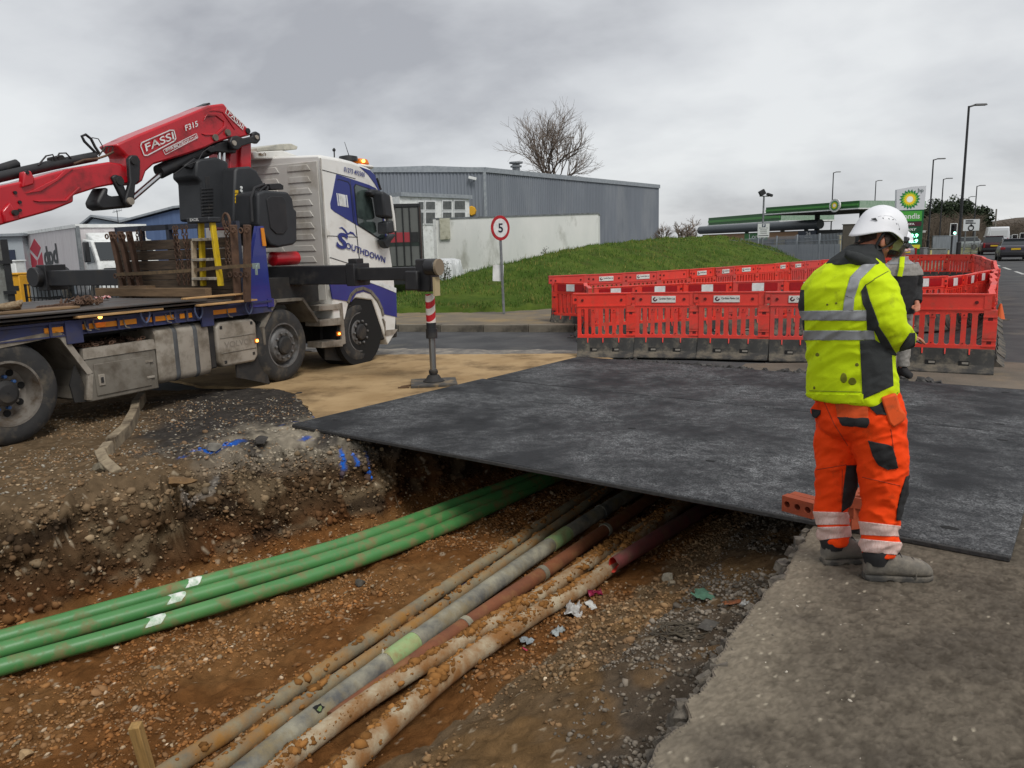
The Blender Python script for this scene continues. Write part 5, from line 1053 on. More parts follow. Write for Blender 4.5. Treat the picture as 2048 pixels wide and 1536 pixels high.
for k0, k1, mt, nm in ((0.02, .42, mat('shop_timber', S(150, 118, 88), rough=.7), 'timber_band'), (.42, .62, mat('shop_green', S(40, 120, 50), rough=.4), 'shop_sign'), (.62, .86, mat('shop_timber', S(150, 118, 88), rough=.7), 'timber_band'), (.86, .99, mat('shop_slate', S(40, 52, 70), rough=.5), 'dark_panel')):
    m = MB(); m.prism(sub(SA, [SA+d*L_*k0-nn*.08, SA+d*L_*k1-nn*.08, SA+d*L_*k1, SA+d*L_*k0]), (0, 0, SZ*.28)); q = m.build(nm, mt, t); q.location.z = SZ*.7
    if nm == 'shop_sign': text('shop_name', 'Londis', d*L_*(k0+.045)-nn*.1+Vector((0, 0, SZ*.74)), d*L_*.14, Vector((0, 0, SZ*.2)), M_white, t, .02, .01)
    if nm == 'dark_panel': text('opening_hours', '24', d*L_*(k0+.06)-nn*.1+Vector((0, 0, SZ*.82)), d*L_*.035, Vector((0, 0, SZ*.13)), M_white, t, .02, .02); text('opening_hours', 'hours', d*L_*(k0+.045)-nn*.1+Vector((0, 0, SZ*.72)), d*L_*.06, Vector((0, 0, SZ*.06)), M_white, t, .02, .01)
for k in range(9):
    m = MB(); q = d*L_*(.04+k*.105)-nn*.06; m.prism([q+Vector((0, 0, .3)), q+d*L_*.085+Vector((0, 0, .3)), q+d*L_*.085+Vector((0, 0, SZ*.66)), q+Vector((0, 0, SZ*.66))], nn*.05); m.build('shop_window', mat('shop_glass_%d' % (k % 4), [S(70, 74, 80), S(120, 104, 84), S(96, 92, 70), S(60, 66, 74)][k % 4], [S(130, 126, 116), S(70, 60, 50), S(160, 140, 60), S(110, 116, 124)][k % 4], scale=1.4, rough=0.2), t)
# shop goods cage line behind the fence: pale cladding panels
ca, cb_ = at(1540, 520, 62), at(1680, 520, 52.5); m = MB(); CA, CB = Vector((ca.x, ca.y, 0)), Vector((cb_.x, cb_.y, 0)); t = thing('panel_fence', 'pale grey solid panel fence behind the palisade', 'fence', CA); dn = (CB-CA); n = 14
for i in range(n): m = MB(); a, b_ = dn*(i/n), dn*((i+.96)/n); m.prism([a, b_, b_+Vector((0, 0, 1.35)), a+Vector((0, 0, 1.35))], (0.02, .05, 0)); m.build('panel', mat('pale_steel', S(150, 154, 158), S(136, 140, 146), rough=.6, stretch=(6, 6, .3), scale=2), t)
# price totem
Yt = 60; b0, b1 = at(1791, 516, Yt), at(1844, 516, Yt); tl_, tr_ = at(1793, 378, Yt), at(1846, 372, Yt); W_ = 2.0; zt = tr_.z; cxx = (at(1818, 460, Yt)).x
t = thing('price_totem', 'tall green and white petrol price totem with flower emblem', 'sign', (cxx, Yt, 0), math.radians(-12))
hw = (tr_.x-tl_.x)/2*1.02; zs = at(1818, 420, Yt).z
m = MB(); m.prism([(-hw*.94, 0, 0), (hw*.94, 0, 0), (hw*.96, 0, zs), (-hw*.96, 0, zs)], (0, .5, 0)); m.build('green_body', mat('totem_green', S(8, 92, 52), S(6, 84, 46), rough=.35), t)
m = MB(); m.prism([(-hw*.96, 0, zs+.005), (hw*.96, 0, zs+.005), (hw, 0, zt), (0, 0, zt-.03), (-hw, 0, zt-.2)], (0, .5, 0)); m.build('white_head', mat('totem_white', S(206, 208, 212), rough=.4), t)
sunburst(t, Vector((-.08, -.0, (zs+zt)/2-.08)), Vector((1, 0, 0)), Vector((0, 0, 1)), .01, hw*.74)
text('brand_letters', 'bp', (hw*.45, -.01, zt-.55), (hw*.38, 0, 0), (0, 0, .38), mat('letter_grey', S(70, 90, 86), rough=.5), t, .004, .01)
def band(z0, z1, mt, nm, x0=-.82, x1=.82): m = MB(); m.b2((hw*x0, -.03, z0), (hw*x1, 0, z1)); return m.build(nm, mt, t)
M_lime = mat('lime_panel', S(70, 160, 56), rough=.35); H_ = zs
band(H_*.775, H_*.975, M_lime, 'name_panel'); text('shop_name', 'Londis', (-hw*.68, -.035, H_*.82), (hw*1.36, 0, 0), (0, 0, H_*.11), M_white, t, .004, .015)
band(H_*.67, H_*.755, mat('maroon_panel', S(72, 18, 34), rough=.4), 'coffee_panel'); text('coffee_name', 'COSTA', (-hw*.5, -.035, H_*.695), (hw*.85, 0, 0), (0, 0, H_*.04), M_white, t, .004, .03)
band(H_*.56, H_*.65, mat('deep_green_panel', S(10, 76, 44), rough=.4), 'sandwich_panel'); text('sandwich_name', 'SUBWAY', (-hw*.75, -.035, H_*.575), (hw*1.25, 0, 0), (0, 0, H_*.055), M_white, t, .004, .03, .2)
M_led = mat('led_digits', (0.25, 1.0, 0.6), emit=3.0)
text('price_digits', '149.9', (-hw*.25, -.035, H_*.44), (hw*.9, 0, 0), (0, 0, H_*.075), M_led, t, .004, .03); text('price_digits', '168.9', (-hw*.25, -.035, H_*.33), (hw*.9, 0, 0), (0, 0, H_*.075), M_led, t, .004, .03)
band(H_*.21, H_*.29, mat('yellow_panel', S(206, 200, 40), rough=.4), 'offer_panel')
# ---- traffic lights
M_led2 = mat('signal_green', (0.35, 1.0, 0.75), emit=6.0)
def signal(label, u, vt, vb, vg, Y, two=False):
    a = at(u, vt, Y); b_ = at(u, vb, Y); g = at(u, vg, Y); t = thing('traffic_light', label, 'traffic light', (a.x, Y, 0), 0, 'traffic lights showing green'); h = a.z-b_.z; w = h*.56
    m = MB(); m.cyl((0, .1, -.2), (0, .1, a.z), .057, n=8); m.build('post', M_blk, t)
    m = MB(); m.b2((-w/2, -.01, b_.z), (w/2, .02, a.z)); m.build('backing_board', M_blk, t); m = MB()
    for lo, hi in (((-w/2-.02, b_.z-.02), (-w/2+.02, a.z+.02)), ((w/2-.02, b_.z-.02), (w/2+.02, a.z+.02)), ((-w/2, a.z-.02), (w/2, a.z+.02)), ((-w/2, b_.z-.02), (w/2, b_.z+.02))): m.b2((lo[0], -.02, lo[1]), (hi[0], 0, hi[1]))
    m.build('white_border', M_white, t)
    for k in range(3): m = MB(); z_ = b_.z+h*(.2+.3*k); m.lathe([(h*.13, 0), (h*.13, .12), (h*.11, .12)], (0, -.02, z_), (0, -1, 0), 14); q = m.build('lamp_hood', M_blk, t); m = MB(); m.lathe([(h*.10, 0), (h*.10, .015)], (0, -.155, z_), (0, -1, 0), 14, True); o_ = m.build('lens', M_led2 if k == 0 else mat('dark_lens', S(30, 20, 18), rough=.3), q)
    # lens of a lit lamp sits at the hood mouth
signal('nearest traffic light with white border beside the tallest lamp', 1908, 447, 471, 467, 50)
signal('distant traffic light showing green between the cars and hill', 2030, 469, 489, 480, 84)
signal('traffic light showing green beside the distant one at the hill foot', 2046, 466, 487, 476, 80)
# ---- road furniture by the junction
def boxthing(name, label, cat, u0, v0, u1, v1, Y, dep, mt, parts=(), rz=0, base=0.0):
    a, b_ = at(u0, v1, Y), at(u1, v0, Y); cx = (a.x+b_.x)/2; w = b_.x-a.x; t = thing(name, label, cat, (cx, Y, 0), rz); m = MB(); m.b2((-w/2, 0, base), (w/2, dep, b_.z)); m.build('body', mt, t, bevel=.02)
    m = MB(); m.b2((-w/2-.03, -.03, b_.z), (w/2+.03, dep+.03, b_.z+.04)); m.build('cap', mt, t); return t, w, b_.z
M_cab = mat('cabinet_grey', S(128, 130, 124), S(110, 112, 108), rough=.6, dirt=S(90, 90, 80), damt=.3)
boxthing('control_cabinet', 'grey roadside control cabinet beside the yellow posts', 'cabinet', 1862, 498, 1893, 524, 47, .5, M_cab)
boxthing('control_cabinet', 'narrow grey steel cabinet at the foot of the totem', 'cabinet', 1846, 496, 1856, 524, 50, .5, mat('steel_grey', S(120, 122, 124), rough=.4))
t, w, h = boxthing('hoarding', 'grey corrugated hoarding in front of the bare trees', 'hoarding', 1864, 471, 1916, 510, 72, .2, mat('hoarding_grey', S(128, 134, 140), S(108, 114, 120), rough=.6, stretch=(3, 1, .3), scale=3))
t, w, h = boxthing('brown_board', 'dark brown sign board seen behind the worker helmet', 'sign', 1684, 449, 1712, 505, 44, .08, mat('brown_board', S(70, 66, 58), S(62, 58, 50), rough=.7), base=0.2)
for x in (-w*.35, w*.35): m = MB(); m.cyl((x, .12, -.1), (x, .12, h*.9), .04, n=6); m.build('post', M_blk, t)
boxthing('pump_sign', 'white and yellow pump price board beside the brown board', 'sign', 1678, 471, 1684, 510, 58, .3, mat('pump_white', S(200, 196, 170), S(210, 180, 60), scale=1.4, rough=.5))
boxthing('forecourt_sign', 'white forecourt sign on a post right of the totem', 'sign', 1844, 462, 1852, 490, 64, .1, M_white, base=2.0)
for i, (u, l) in enumerate(((1862, 'yellow safety post left of the control cabinet'), (1897, 'yellow safety post right of the control cabinet'))):
    p = at(u, 500, 46); t = thing('safety_post', l, 'bollard', (p.x, 46, 0)); m = MB(); m.cyl((0, 0, -.05), (0, 0, p.z), .05, n=8); m.build('post', mat('faded_yellow', S(196, 186, 120), rough=.6), t); m = MB(); m.ball((0, 0, p.z), .052, 8, 6); m.build('cap', M_blk, t)
sg0, sg1 = at(1926, 462, 86), at(1960, 438, 86); t = thing('direction_sign', 'large white direction sign with a roundabout symbol', 'road sign', ((sg0.x+sg1.x)/2, 86, 0)); w = sg1.x-sg0.x; z0, z1 = sg0.z, sg1.z
m = MB(); m.b2((-w/2, 0, z0), (w/2, .06, z1)); m.build('panel', mat('sign_pale', S(190, 194, 196), rough=.5), t)
for x in (-w*.3, w*.3): m = MB(); m.cyl((x, .12, -.2), (x, .12, z1), .07, n=6); m.build('post', M_galv, t)
m = MB(); m.lathe([(.22, 0), (.34, 0), (.34, .02), (.22, .02)], (-w*.02, -.01, z0+(z1-z0)*.25), (0, -1, 0), 16, False); m.build('roundabout_ring', M_blk, t); m = MB(); m.b2((-w*.02-.06, -.03, z0+(z1-z0)*.36), (-w*.02+.06, -.01, z0+(z1-z0)*.6)); m.build('arm', M_blk, t)
for k in range(3): m = MB(); m.b2((-w*.38, -.02, z0+(z1-z0)*(.62+k*.12)), (w*(.1 if k else .25), -.005, z0+(z1-z0)*(.62+k*.12)+.09)); m.build('text_line', M_blk, t)
ra, rb = gp(1926, 511), gp(1985, 507); ra = at(1926, 511, 66); rb = at(1992, 504, 84); RA, RB = Vector((ra.x, ra.y, 0)), Vector((rb.x, rb.y, 0)); t = thing('guard_rail', 'grey pedestrian guard rail along the far footway', 'railing', RA); dv = RB-RA
for z_ in (.15, .95): m = MB(); m.cyl(Vector((0, 0, z_)), dv+Vector((0, 0, z_)), .03, n=6); m.build('rail', M_galv, t)
n = 26
for i in range(n+1): m = MB(); p = dv*(i/n); m.cyl(p+Vector((0, 0, -.1 if i % 5 == 0 else .15)), p+Vector((0, 0, 1.0 if i % 5 == 0 else .95)), .035 if i % 5 == 0 else .012, n=5); m.build('post' if i % 5 == 0 else 'bar', M_galv, t)
p = gp(2002, 628); t = thing('traffic_cone', 'small dirty orange cone lying behind the roadside barriers', 'cone', (gp(1999, 640, -.03).x, gp(1999, 640, -.03).y, -.03)); m = MB(); m.lathe([(.1, .02), (.02, .34)], n=12); m.build('cone_body', mat('cone_orange', S(214, 96, 40), rough=.6), t); m = MB(); m.box((0, 0, .012), (.26, .26, .024)); m.build('cone_base', M_rub, t)
# ---- vehicles on the road
def car(label, u, vb, Y, rz, col, kind='saloon', group='cars on the road', z=-.03):
    p = at(u, vb, Y); t = thing('car' if kind != 'van' else 'van', label, 'car' if kind != 'van' else 'van', (p.x, Y, z), rz, group)
    Lc, Wc, Hc = {'saloon': (4.6, 1.8, 1.43), 'estate': (4.6, 1.8, 1.6), 'van': (5.4, 2.0, 2.5), 'hatch': (4.0, 1.75, 1.48)}[kind]
    M_c = mat('car_paint_%d_%d_%d' % tuple(int(c*255) for c in col), col, rough=.3, metal=.2, coat=.5)
    # body rings from tail (y=0) to nose; local +y is forward
    if kind == 'van': st_ = [(0, .45, 2.4, .95, .86), (.15, .3, 2.5, 1, .88), (3.6, .3, 2.5, 1, .88), (4.2, .3, 2.1, 1, .8), (4.5, .3, 1.35, .98, .9), (5.3, .4, 1.1, .9, .85)]
    elif kind == 'estate': st_ = [(0, .45, .95, .94, .9), (.12, .25, 1.05, 1, .92), (1.0, .22, 1.02, 1, .94), (3.2, .22, 1.0, 1, .94), (4.3, .25, .85, .96, .85), (4.6, .4, .7, .86, .8)]
    else: st_ = [(0, .45, .92, .92, .86), (.15, .25, 1.0, 1, .88), (1.0, .22, .98, 1, .92), (3.2, .22, .96, 1, .92), (4.3, .25, .82, .95, .85), (4.6, .4, .68, .85, .8)]
    m = MB(); rings = []
    for y, z0, z1, w0, w1 in st_:
        hw_, ht = Wc/2*w0, Wc/2*w1; zm = z0+(z1-z0)*.55; rings.append([(-hw_*.92, y*Lc/(5.4 if kind == 'van' else 4.6), z0), (hw_*.92, y*Lc/(5.4 if kind == 'van' else 4.6), z0), (hw_, y*Lc/(5.4 if kind == 'van' else 4.6), zm), (ht, y*Lc/(5.4 if kind == 'van' else 4.6), z1), (-ht, y*Lc/(5.4 if kind == 'van' else 4.6), z1), (-hw_, y*Lc/(5.4 if kind == 'van' else 4.6), zm)])
    m.loft(rings); m.build('body', M_c, t, bevel=.06, seg=3)
    if kind != 'van':
        y0, y1, y2, y3 = {'saloon': (.55, 1.25, 2.55, 3.25), 'estate': (.08, .45, 2.6, 3.3), 'hatch': (.1, .6, 2.2, 2.9)}[kind]
        m = MB(); zb = .92; rings = [[(-Wc*.46, y0, zb), (Wc*.46, y0, zb), (Wc*.46, y3, zb), (-Wc*.46, y3, zb)], [(-Wc*.36, y1, Hc-.04), (Wc*.36, y1, Hc-.04), (Wc*.36, y2, Hc-.04), (-Wc*.36, y2, Hc-.04)]]; m.loft(rings); m.build('glasshouse', M_glass, t, bevel=.04)
        m = MB(); m.box((0, (y1+y2)/2, Hc-.03), (Wc*.74, y2-y1+.15, .06)); m.build('roof', M_c, t, bevel=.03)
    else:
        m = MB(); m.b2((-.75, -.02, 1.45), (.75, .02, 2.1)); m.build('rear_window', mat('van_white_pane', S(200, 202, 202), rough=.3), t)
    M_tl = mat('tail_lamp', S(130, 12, 16), rough=.25)
    for sx in (-1, 1):
        m = MB(); m.box((sx*Wc*.40, .02, .82 if kind != 'van' else 1.1), (.28 if kind == 'saloon' else .14, .1, .16 if kind == 'saloon' else .4)); m.build('tail_lamp', M_tl, t, bevel=.02)
        for yy in (.85, Lc-.85):
            m = MB(); m.lathe([(.2, -.1), (.31, -.1), (.31, .1), (.2, .1)], (sx*(Wc/2-.1), yy, .31), (1, 0, 0), 16); q = m.build('wheel', M_rub, t, smooth=40)
    m = MB(); m.b2((-.26, -.03, .72 if kind != 'van' else .8), (.26, .0, .83 if kind != 'van' else .91)); m.build('number_plate', mat('plate_yellow', S(206, 170, 30), rough=.5), t)
    m = MB(); m.b2((-Wc*.47, -.06, .36), (Wc*.47, .1, .6)); m.build('bumper', mat('bumper_dark', S(28, 28, 32), rough=.5), t, bevel=.04); return t
hd = math.radians(-32)
car('dark maroon estate car driving away ahead of the grey saloon', 1987, 507, 66, hd*.85, S(64, 24, 34), 'estate')
car('dark grey saloon car driving away at the frame edge', 2030, 520, 50, hd*.9, S(62, 60, 68), 'saloon')
car('white van driving away in front of the maroon estate', 1996, 501, 84, hd*.8, S(220, 222, 224), 'van', 'vans on the road')
car('pale car seen between the white van and grey saloon', 2014, 500, 90, hd*.8, S(150, 154, 160), 'hatch')
car('silver grey car parked below the price totem', 1812, 522, 50, math.radians(14), S(120, 124, 128), 'hatch', 'parked cars')
car('pale parked car behind the guard rail', 1963, 509, 92, math.radians(60), S(150, 156, 156), 'hatch', 'parked cars')
# ---- trees
M_bark = mat('bare_bark', S(84, 74, 64), S(64, 56, 48), scale=4, rough=.95)
M_twig = mat('bare_twig', S(122, 108, 96), S(100, 88, 78), scale=2, rough=.95)
def bare_tree(name, label, base, Hh, spread, seed, levels=5, knobbly=False, r0=.22, nsp=3, twig=M_twig):
    rr = random.Random(seed); t = thing(name, label, 'tree', base); trunk = MB(); crown = MB()
    def grow(p, d, L_, r, lv):
        n = 3; pts = [p]; q = p.copy(); dd = d.copy()
        for i in range(n):
            dd = (dd+Vector((rr.gauss(0, 1), rr.gauss(0, 1), rr.gauss(0, .6)+.25))*(.26 if knobbly else .13)).normalized(); q = q+dd*(L_/n); pts.append(q.copy())
        (trunk if lv == 0 else crown).tube(pts, [r*(1-.3*i/n) for i in range(n+1)], 5 if lv < 2 else 3, caps=False)
        if knobbly and lv in (2, 3): crown.ball(q, r*1.7, 5, 4)
        if lv >= levels: return
        k = nsp+(1 if lv in (1, 2, 3) else 0)
        for i in range(k):
            a = rr.uniform(0, 6.28); th = rr.uniform(.25, .75)*spread; ax = dd.orthogonal().normalized(); ax = Matrix.Rotation(a, 3, dd) @ ax; nd = (dd*math.cos(th)+ax*math.sin(th)+Vector((0, 0, .15))).normalized(); s_ = rr.uniform(.45, 1.0) if i else 1.0
            j = min(n, max(1, int(s_*n+.5))); grow(pts[j], nd, L_*rr.uniform(.62, .8), r*.58, lv+1)
    grow(Vector((0, 0, -.3)), Vector((0, 0, 1)), Hh*.30, r0, 0)
    trunk.build('trunk', M_bark, t, smooth=60); crown.build('crown', twig, t, smooth=60); return t
tb = at(1100, 480, 72); bare_tree('bare_tree', 'large bare winter tree rising behind the grey warehouse', (tb.x, 72, 0), 16.5, 1.15, 4, 6, r0=.26)
tb = at(1365, 470, 46); bare_tree('pollarded_tree', 'pruned bare tree with knobbly limbs beside the grass mound', (tb.x, 46, 1.2), 2.9, 1.35, 9, 5, True, r0=.13)
tb = at(1335, 470, 50); bare_tree('pollarded_tree', 'smaller bare twiggy tree left of the knobbly one by the warehouse corner', (tb.x, 50, 1.0), 2.8, 1.2, 19, 5, False, r0=.09)
# far bare wood and hedges, one mass
m = MB(); rr = random.Random(8)
for i in range(5200):
    k = rr.random()
    if k < .42: u = rr.uniform(1845, 1960); Y = rr.uniform(105, 130); top = 425+rr.uniform(0, 55)
    elif k < .80: u = rr.uniform(1930, 2070); Y = rr.uniform(120, 150); top = 448-(u-1930)*.10+rr.uniform(0, 45)
    else: u = rr.uniform(1590, 1860); Y = rr.uniform(105, 125); top = 462-6*math.sin(u*.05)+rr.uniform(0, 30)
    b_ = at(u, 492, Y); L_ = max(.8, at(u, top, Y).z-.3); p = Vector((b_.x, Y, max(0, L_-rr.uniform(1.2, 3.6)))); d = Vector((rr.gauss(0, .35), rr.gauss(0, .35), 1)).normalized(); q = Vector((b_.x, Y, L_))+Vector((d.x, d.y, 0)); w = rr.uniform(.03, .09); i0 = m.vs([p+Vector((-w, 0, 0)), p+Vector((w, 0, 0)), q]); m.face((i0, i0+1, i0+2))
    for _ in range(2):
        s0 = p.lerp(q, rr.random()); e_ = s0+Vector((rr.gauss(0, .9), rr.gauss(0, .5), rr.uniform(.2, 1.1))); i0 = m.vs([s0+Vector((0, 0, -.05)), s0+Vector((0, 0, .05)), e_]); m.face((i0, i0+1, i0+2))
tag(m.build('far_wood', mat('far_twigs', S(96, 84, 72), S(74, 66, 56), scale=.08, rough=.95)), 'mass of bare brown trees behind the junction and petrol station', kind='stuff')
def leafy(name, label, base, Hh, R, seed, col, n=5200, low=.15):
    rr = np.random.default_rng(seed); t = thing(name, label, 'tree', base); m = MB(); m.tube([(0, 0, -.3), (0, 0, Hh*.5), (R*.1, 0, Hh*.85)], [R*.09, R*.06, .02], 6); m.build('trunk', M_bark, t)
    blobs = rr.normal(0, 1, (26, 3)); blobs /= np.linalg.norm(blobs, axis=1)[:, None]; blobs *= rr.uniform(.35, .95, (26, 1)); blobs = blobs*np.array([R, R, Hh*(1-low)/2])+np.array([0, 0, Hh*(1+low)/2])
    br = rr.uniform(.22, .42, 26)*R; k = rr.integers(0, 26, n); dr = rr.normal(0, 1, (n, 3)); dr /= np.linalg.norm(dr, axis=1)[:, None]; P = blobs[k]+dr*(br[k]*rr.uniform(.6, 1.1, n))[:, None]*np.array([1, 1, 1.25]); P[:, 2] = np.maximum(P[:, 2], .3)
    s_ = rr.uniform(.12, .3, n)*R/3; A_v = rr.normal(0, 1, (n, 3)); B_v = rr.normal(0, 1, (n, 3)); A_v /= np.linalg.norm(A_v, axis=1)[:, None]; B_v /= np.linalg.norm(B_v, axis=1)[:, None]
    V = np.stack([P-A_v*s_[:, None], P+A_v*s_[:, None], P+B_v*s_[:, None]*1.4], 1).reshape(-1, 3); cc = np.repeat(np.array([col])*rr.uniform(.6, 1.5, (n, 1)), 3, 0); link('crown', npmesh('crown', V, np.arange(3*n).reshape(-1, 3), M_blade, cc, False), t); return t
for i, (u, vt, Y, R, l) in enumerate(((1873, 412, 124, 3.0, 'dark evergreen with a pointed top behind the second lamp'), (1892, 398, 128, 3.0, 'tall dark evergreen in the middle of the far clump'), (1912, 404, 126, 3.2, 'dark evergreen behind the nearest traffic light'), (1930, 405, 130, 3.0, 'dark evergreen behind the tallest street lamp'), (1948, 410, 132, 2.9, 'dark evergreen at the end of the far clump'), (1966, 446, 140, 2.2, 'small dark conifer beside the direction sign'))):
    p = at(u, vt, Y); leafy('evergreen_tree', l, (p.x, Y, 0), p.z, R, 20+i, S(46, 56, 38), 4200, .3)
# distant hill
hx_, hy_ = np.meshgrid(np.linspace(0, 1, 40), np.linspace(0, 1, 16)); h0 = at(1975, 490, 200).x; HXc = h0+hx_*190; HYc = 190+hy_*120; hz_ = np.sin(np.clip(hy_*1.5, 0, 1)*math.pi/2)*sstep(0, .5, hx_)*(6.6+fbm(hx_*9, hy_*5, 3, 2)*2.6)
idh = np.arange(hx_.size).reshape(hx_.shape); Fh = np.stack([idh[:-1, :-1], idh[:-1, 1:], idh[1:, 1:], idh[1:, :-1]], -1).reshape(-1, 4)
tag(link('hill', npmesh('hill', np.stack([HXc, HYc, hz_-.2], -1).reshape(-1, 3), Fh, mat('hill_scrub', S(92, 78, 66), S(74, 66, 54), scale=.12, rough=.95, bump=1, bscale=.8, dist=.6))), kind='structure')
# far green verge
tag(sheet('verge', [(at(1750, 500, 58).x, 58), (at(1920, 500, 62).x, 62), (at(1985, 500, 90).x, 90), (at(1985, 500, 140).x, 140), (at(1600, 500, 140).x, 140), (at(1600, 500, 100).x, 100)], -0.01, mat('verge_grass', S(92, 96, 52), S(104, 100, 66), scale=.3, rough=.95)), kind='structure')
# shrubs against the trailer
def shrub(label, u, vb, Y, Hh, R, seed, n=420, z0=.3):
    p = at(u, vb, Y); rr = random.Random(seed); t = thing('shrub', label, 'shrub', (p.x, Y, z0), 0, 'evergreen shrubs on the bank'); st_ = MB(); lf = MB()
    for k in range(7):
        top_ = Vector((rr.gauss(0, R*.6), rr.gauss(0, R*.4), Hh*rr.uniform(.55, 1))); mid = top_*.5+Vector((rr.gauss(0, R*.2), 0, 0)); st_.tube([(0, 0, -.1), mid, top_], [.018, .012, .005], 4)
        for _ in range(n//7):
            q = Vector((0, 0, 0)).lerp(mid, 1).lerp(top_, rr.random()) if rr.random() < .6 else mid*rr.uniform(.4, 1); q = q+Vector((rr.gauss(0, .07), rr.gauss(0, .07), rr.gauss(0, .07))); a = Vector((rr.gauss(0, 1), rr.gauss(0, 1), rr.gauss(0, 1))).normalized()*.06; b_ = Vector((rr.gauss(0, 1), rr.gauss(0, 1), rr.gauss(0, 1))).normalized()*.028; i0 = lf.vs([q, q+a*.5+b_, q+a, q+a*.5-b_]); lf.face((i0, i0+1, i0+2, i0+3))
    st_.build('stems', M_bark, t); lf.build('leaves', mat('shrub_leaf', S(40, 50, 34), S(58, 66, 42), scale=9, rough=.5), t)
shrub('tall dark leafy shrub beside the outrigger head', 882, 600, 26, 1.25, .35, 1, z0=.15); shrub('spindly shrub in front of the white sheeting', 899, 596, 27, 1.05, .25, 2, 200, .15); shrub('low leafy shrub at the foot of the white sheeting', 905, 600, 26, .6, .6, 3, 420, .15); shrub('dark shrub hidden behind the red and white leg', 868, 608, 25, .7, .3, 4, 300, .15)
shrub('little dark shrub on the mound in front of the white trailer', 1095, 514, 33, .6, .3, 5, 160, 1.1); shrub('small sprig on the mound crest near the trailer corner', 1150, 508, 33, .35, .15, 6, 60, 1.35)
# ================================================================ CRANE LORRY
HD = math.radians(63); TO = Vector((-4.81, 7.24, 0)); TX = Vector((math.cos(HD), math.sin(HD), 0)); TY = Vector((-math.sin(HD), math.cos(HD), 0)); TZ_ = Vector((0, 0, 1))
def tloc(p): q = Vector(p)-TO; return Vector((q.dot(TX), q.dot(TY), q.z))
def TS(u, v, y=0.0):                                                     # pixel -> lorry coordinates on a lengthwise plane
    r = ray(u, v); c = Vector((0, 0, EYE))-TO; t = (y-c.dot(TY))/r.dot(TY); p = c+r*t; return Vector((p.dot(TX), y, p.z))
def TC(u, v, x):                                                         # pixel -> lorry coordinates on a crosswise plane
    r = ray(u, v); c = Vector((0, 0, EYE))-TO; t = (x-c.dot(TX))/r.dot(TX); p = c+r*t; return Vector((x, p.dot(TY), p.z))
TR = thing('crane_lorry', 'white and blue flatbed lorry with a red folding loader crane', 'lorry', TO, HD)
def tp(name, m, mt, parent=TR, **k): return m.build(name, mt, parent, **k)
def sp(name, pts, y, th, mt, parent=TR, bevel=0, **k):                   # prism traced on the lengthwise plane y, th deep (away from the viewer)
    m = MB(); m.prism([TS(u, v, y) for u, v in pts], (0, th, 0)); return tp(name, m, mt, parent, bevel=bevel, **k)
M_tyre = mat('tyre_rubber', S(40, 40, 41), S(52, 51, 50), scale=4, rough=.85, dirt=S(92, 84, 72), damt=.34, dscale=5, bump=.15, bscale=40)
M_rim = mat('steel_rim', S(134, 128, 120), S(104, 98, 90), scale=5, rough=.6, metal=.3, dirt=S(80, 66, 52), damt=.45, dscale=6)
M_steer = mat('grey_rim', S(116, 116, 116), S(92, 90, 88), scale=5, rough=.55, metal=.3, dirt=S(70, 62, 54), damt=.4, dscale=6)
M_bluep = mat('lorry_blue', S(46, 56, 128), S(42, 50, 118), scale=2, rough=.35, coat=.3)
M_navy = mat('livery_navy', S(38, 48, 118), rough=.35)
M_cabw = mat('cab_white', S(226, 225, 220), S(214, 212, 206), scale=1.5, rough=.32, coat=.4, dirt=S(168, 158, 140), damt=.22, dscale=1.6)
M_cabr = mat('cab_rear_grey', S(196, 194, 188), S(184, 180, 172), scale=1.2, rough=.5, dirt=S(150, 142, 128), damt=.3, dscale=2)
M_alu = mat('dirty_aluminium', S(166, 158, 146), S(142, 134, 122), scale=2.5, rough=.55, metal=.25, dirt=S(96, 84, 68), damt=.45, dscale=2.5)
M_grimy = mat('grimy_grey', S(124, 118, 108), S(104, 98, 88), scale=2, rough=.7, dirt=S(74, 64, 52), damt=.4, dscale=3)
M_chas = mat('chassis_black', S(30, 30, 31), S(44, 42, 40), scale=5, rough=.75, dirt=S(74, 66, 56), damt=.3)
M_rbed = mat('bed_blue', S(44, 50, 92), S(50, 54, 84), scale=3, rough=.6, dirt=S(72, 66, 66), damt=.4, dscale=4)
M_org = mat('reflective_orange', S(222, 138, 24), S(206, 124, 20), scale=8, rough=.35)
M_rust = mat('rusty_steel', S(92, 70, 56), S(74, 54, 42), scale=7, rough=.9, bump=.3, bscale=60, dirt=S(112, 84, 64), damt=.4)
M_oldw = mat('weathered_timber', S(92, 76, 60), S(66, 54, 42), scale=3, rough=.9, stretch=(9, .8, 9), bump=.5, bscale=20, dirt=S(54, 46, 38), damt=.4)
M_newt = mat('sawn_timber', S(196, 156, 106), S(150, 116, 76), scale=4, rough=.85, stretch=(.8, 9, 9), bump=.3)
M_cred = mat('crane_red', S(190, 18, 34), S(172, 16, 30), scale=1.5, rough=.32, coat=.35, dirt=S(96, 24, 26), damt=.2, dscale=3)
M_cblk = mat('crane_black', S(26, 26, 28), S(36, 36, 38), scale=4, rough=.5, dirt=S(60, 56, 50), damt=.22)
M_plas = mat('black_plastic', S(36, 38, 41), S(44, 46, 49), scale=3, rough=.55, bump=.1, bscale=60)
M_chrome = mat('chrome_rod', S(206, 206, 206), rough=.18, metal=.95)
M_amb = mat('amber_lens', S(230, 120, 20), rough=.3); M_ambl = mat('amber_light', (1.0, 0.45, 0.08), emit=4.0)
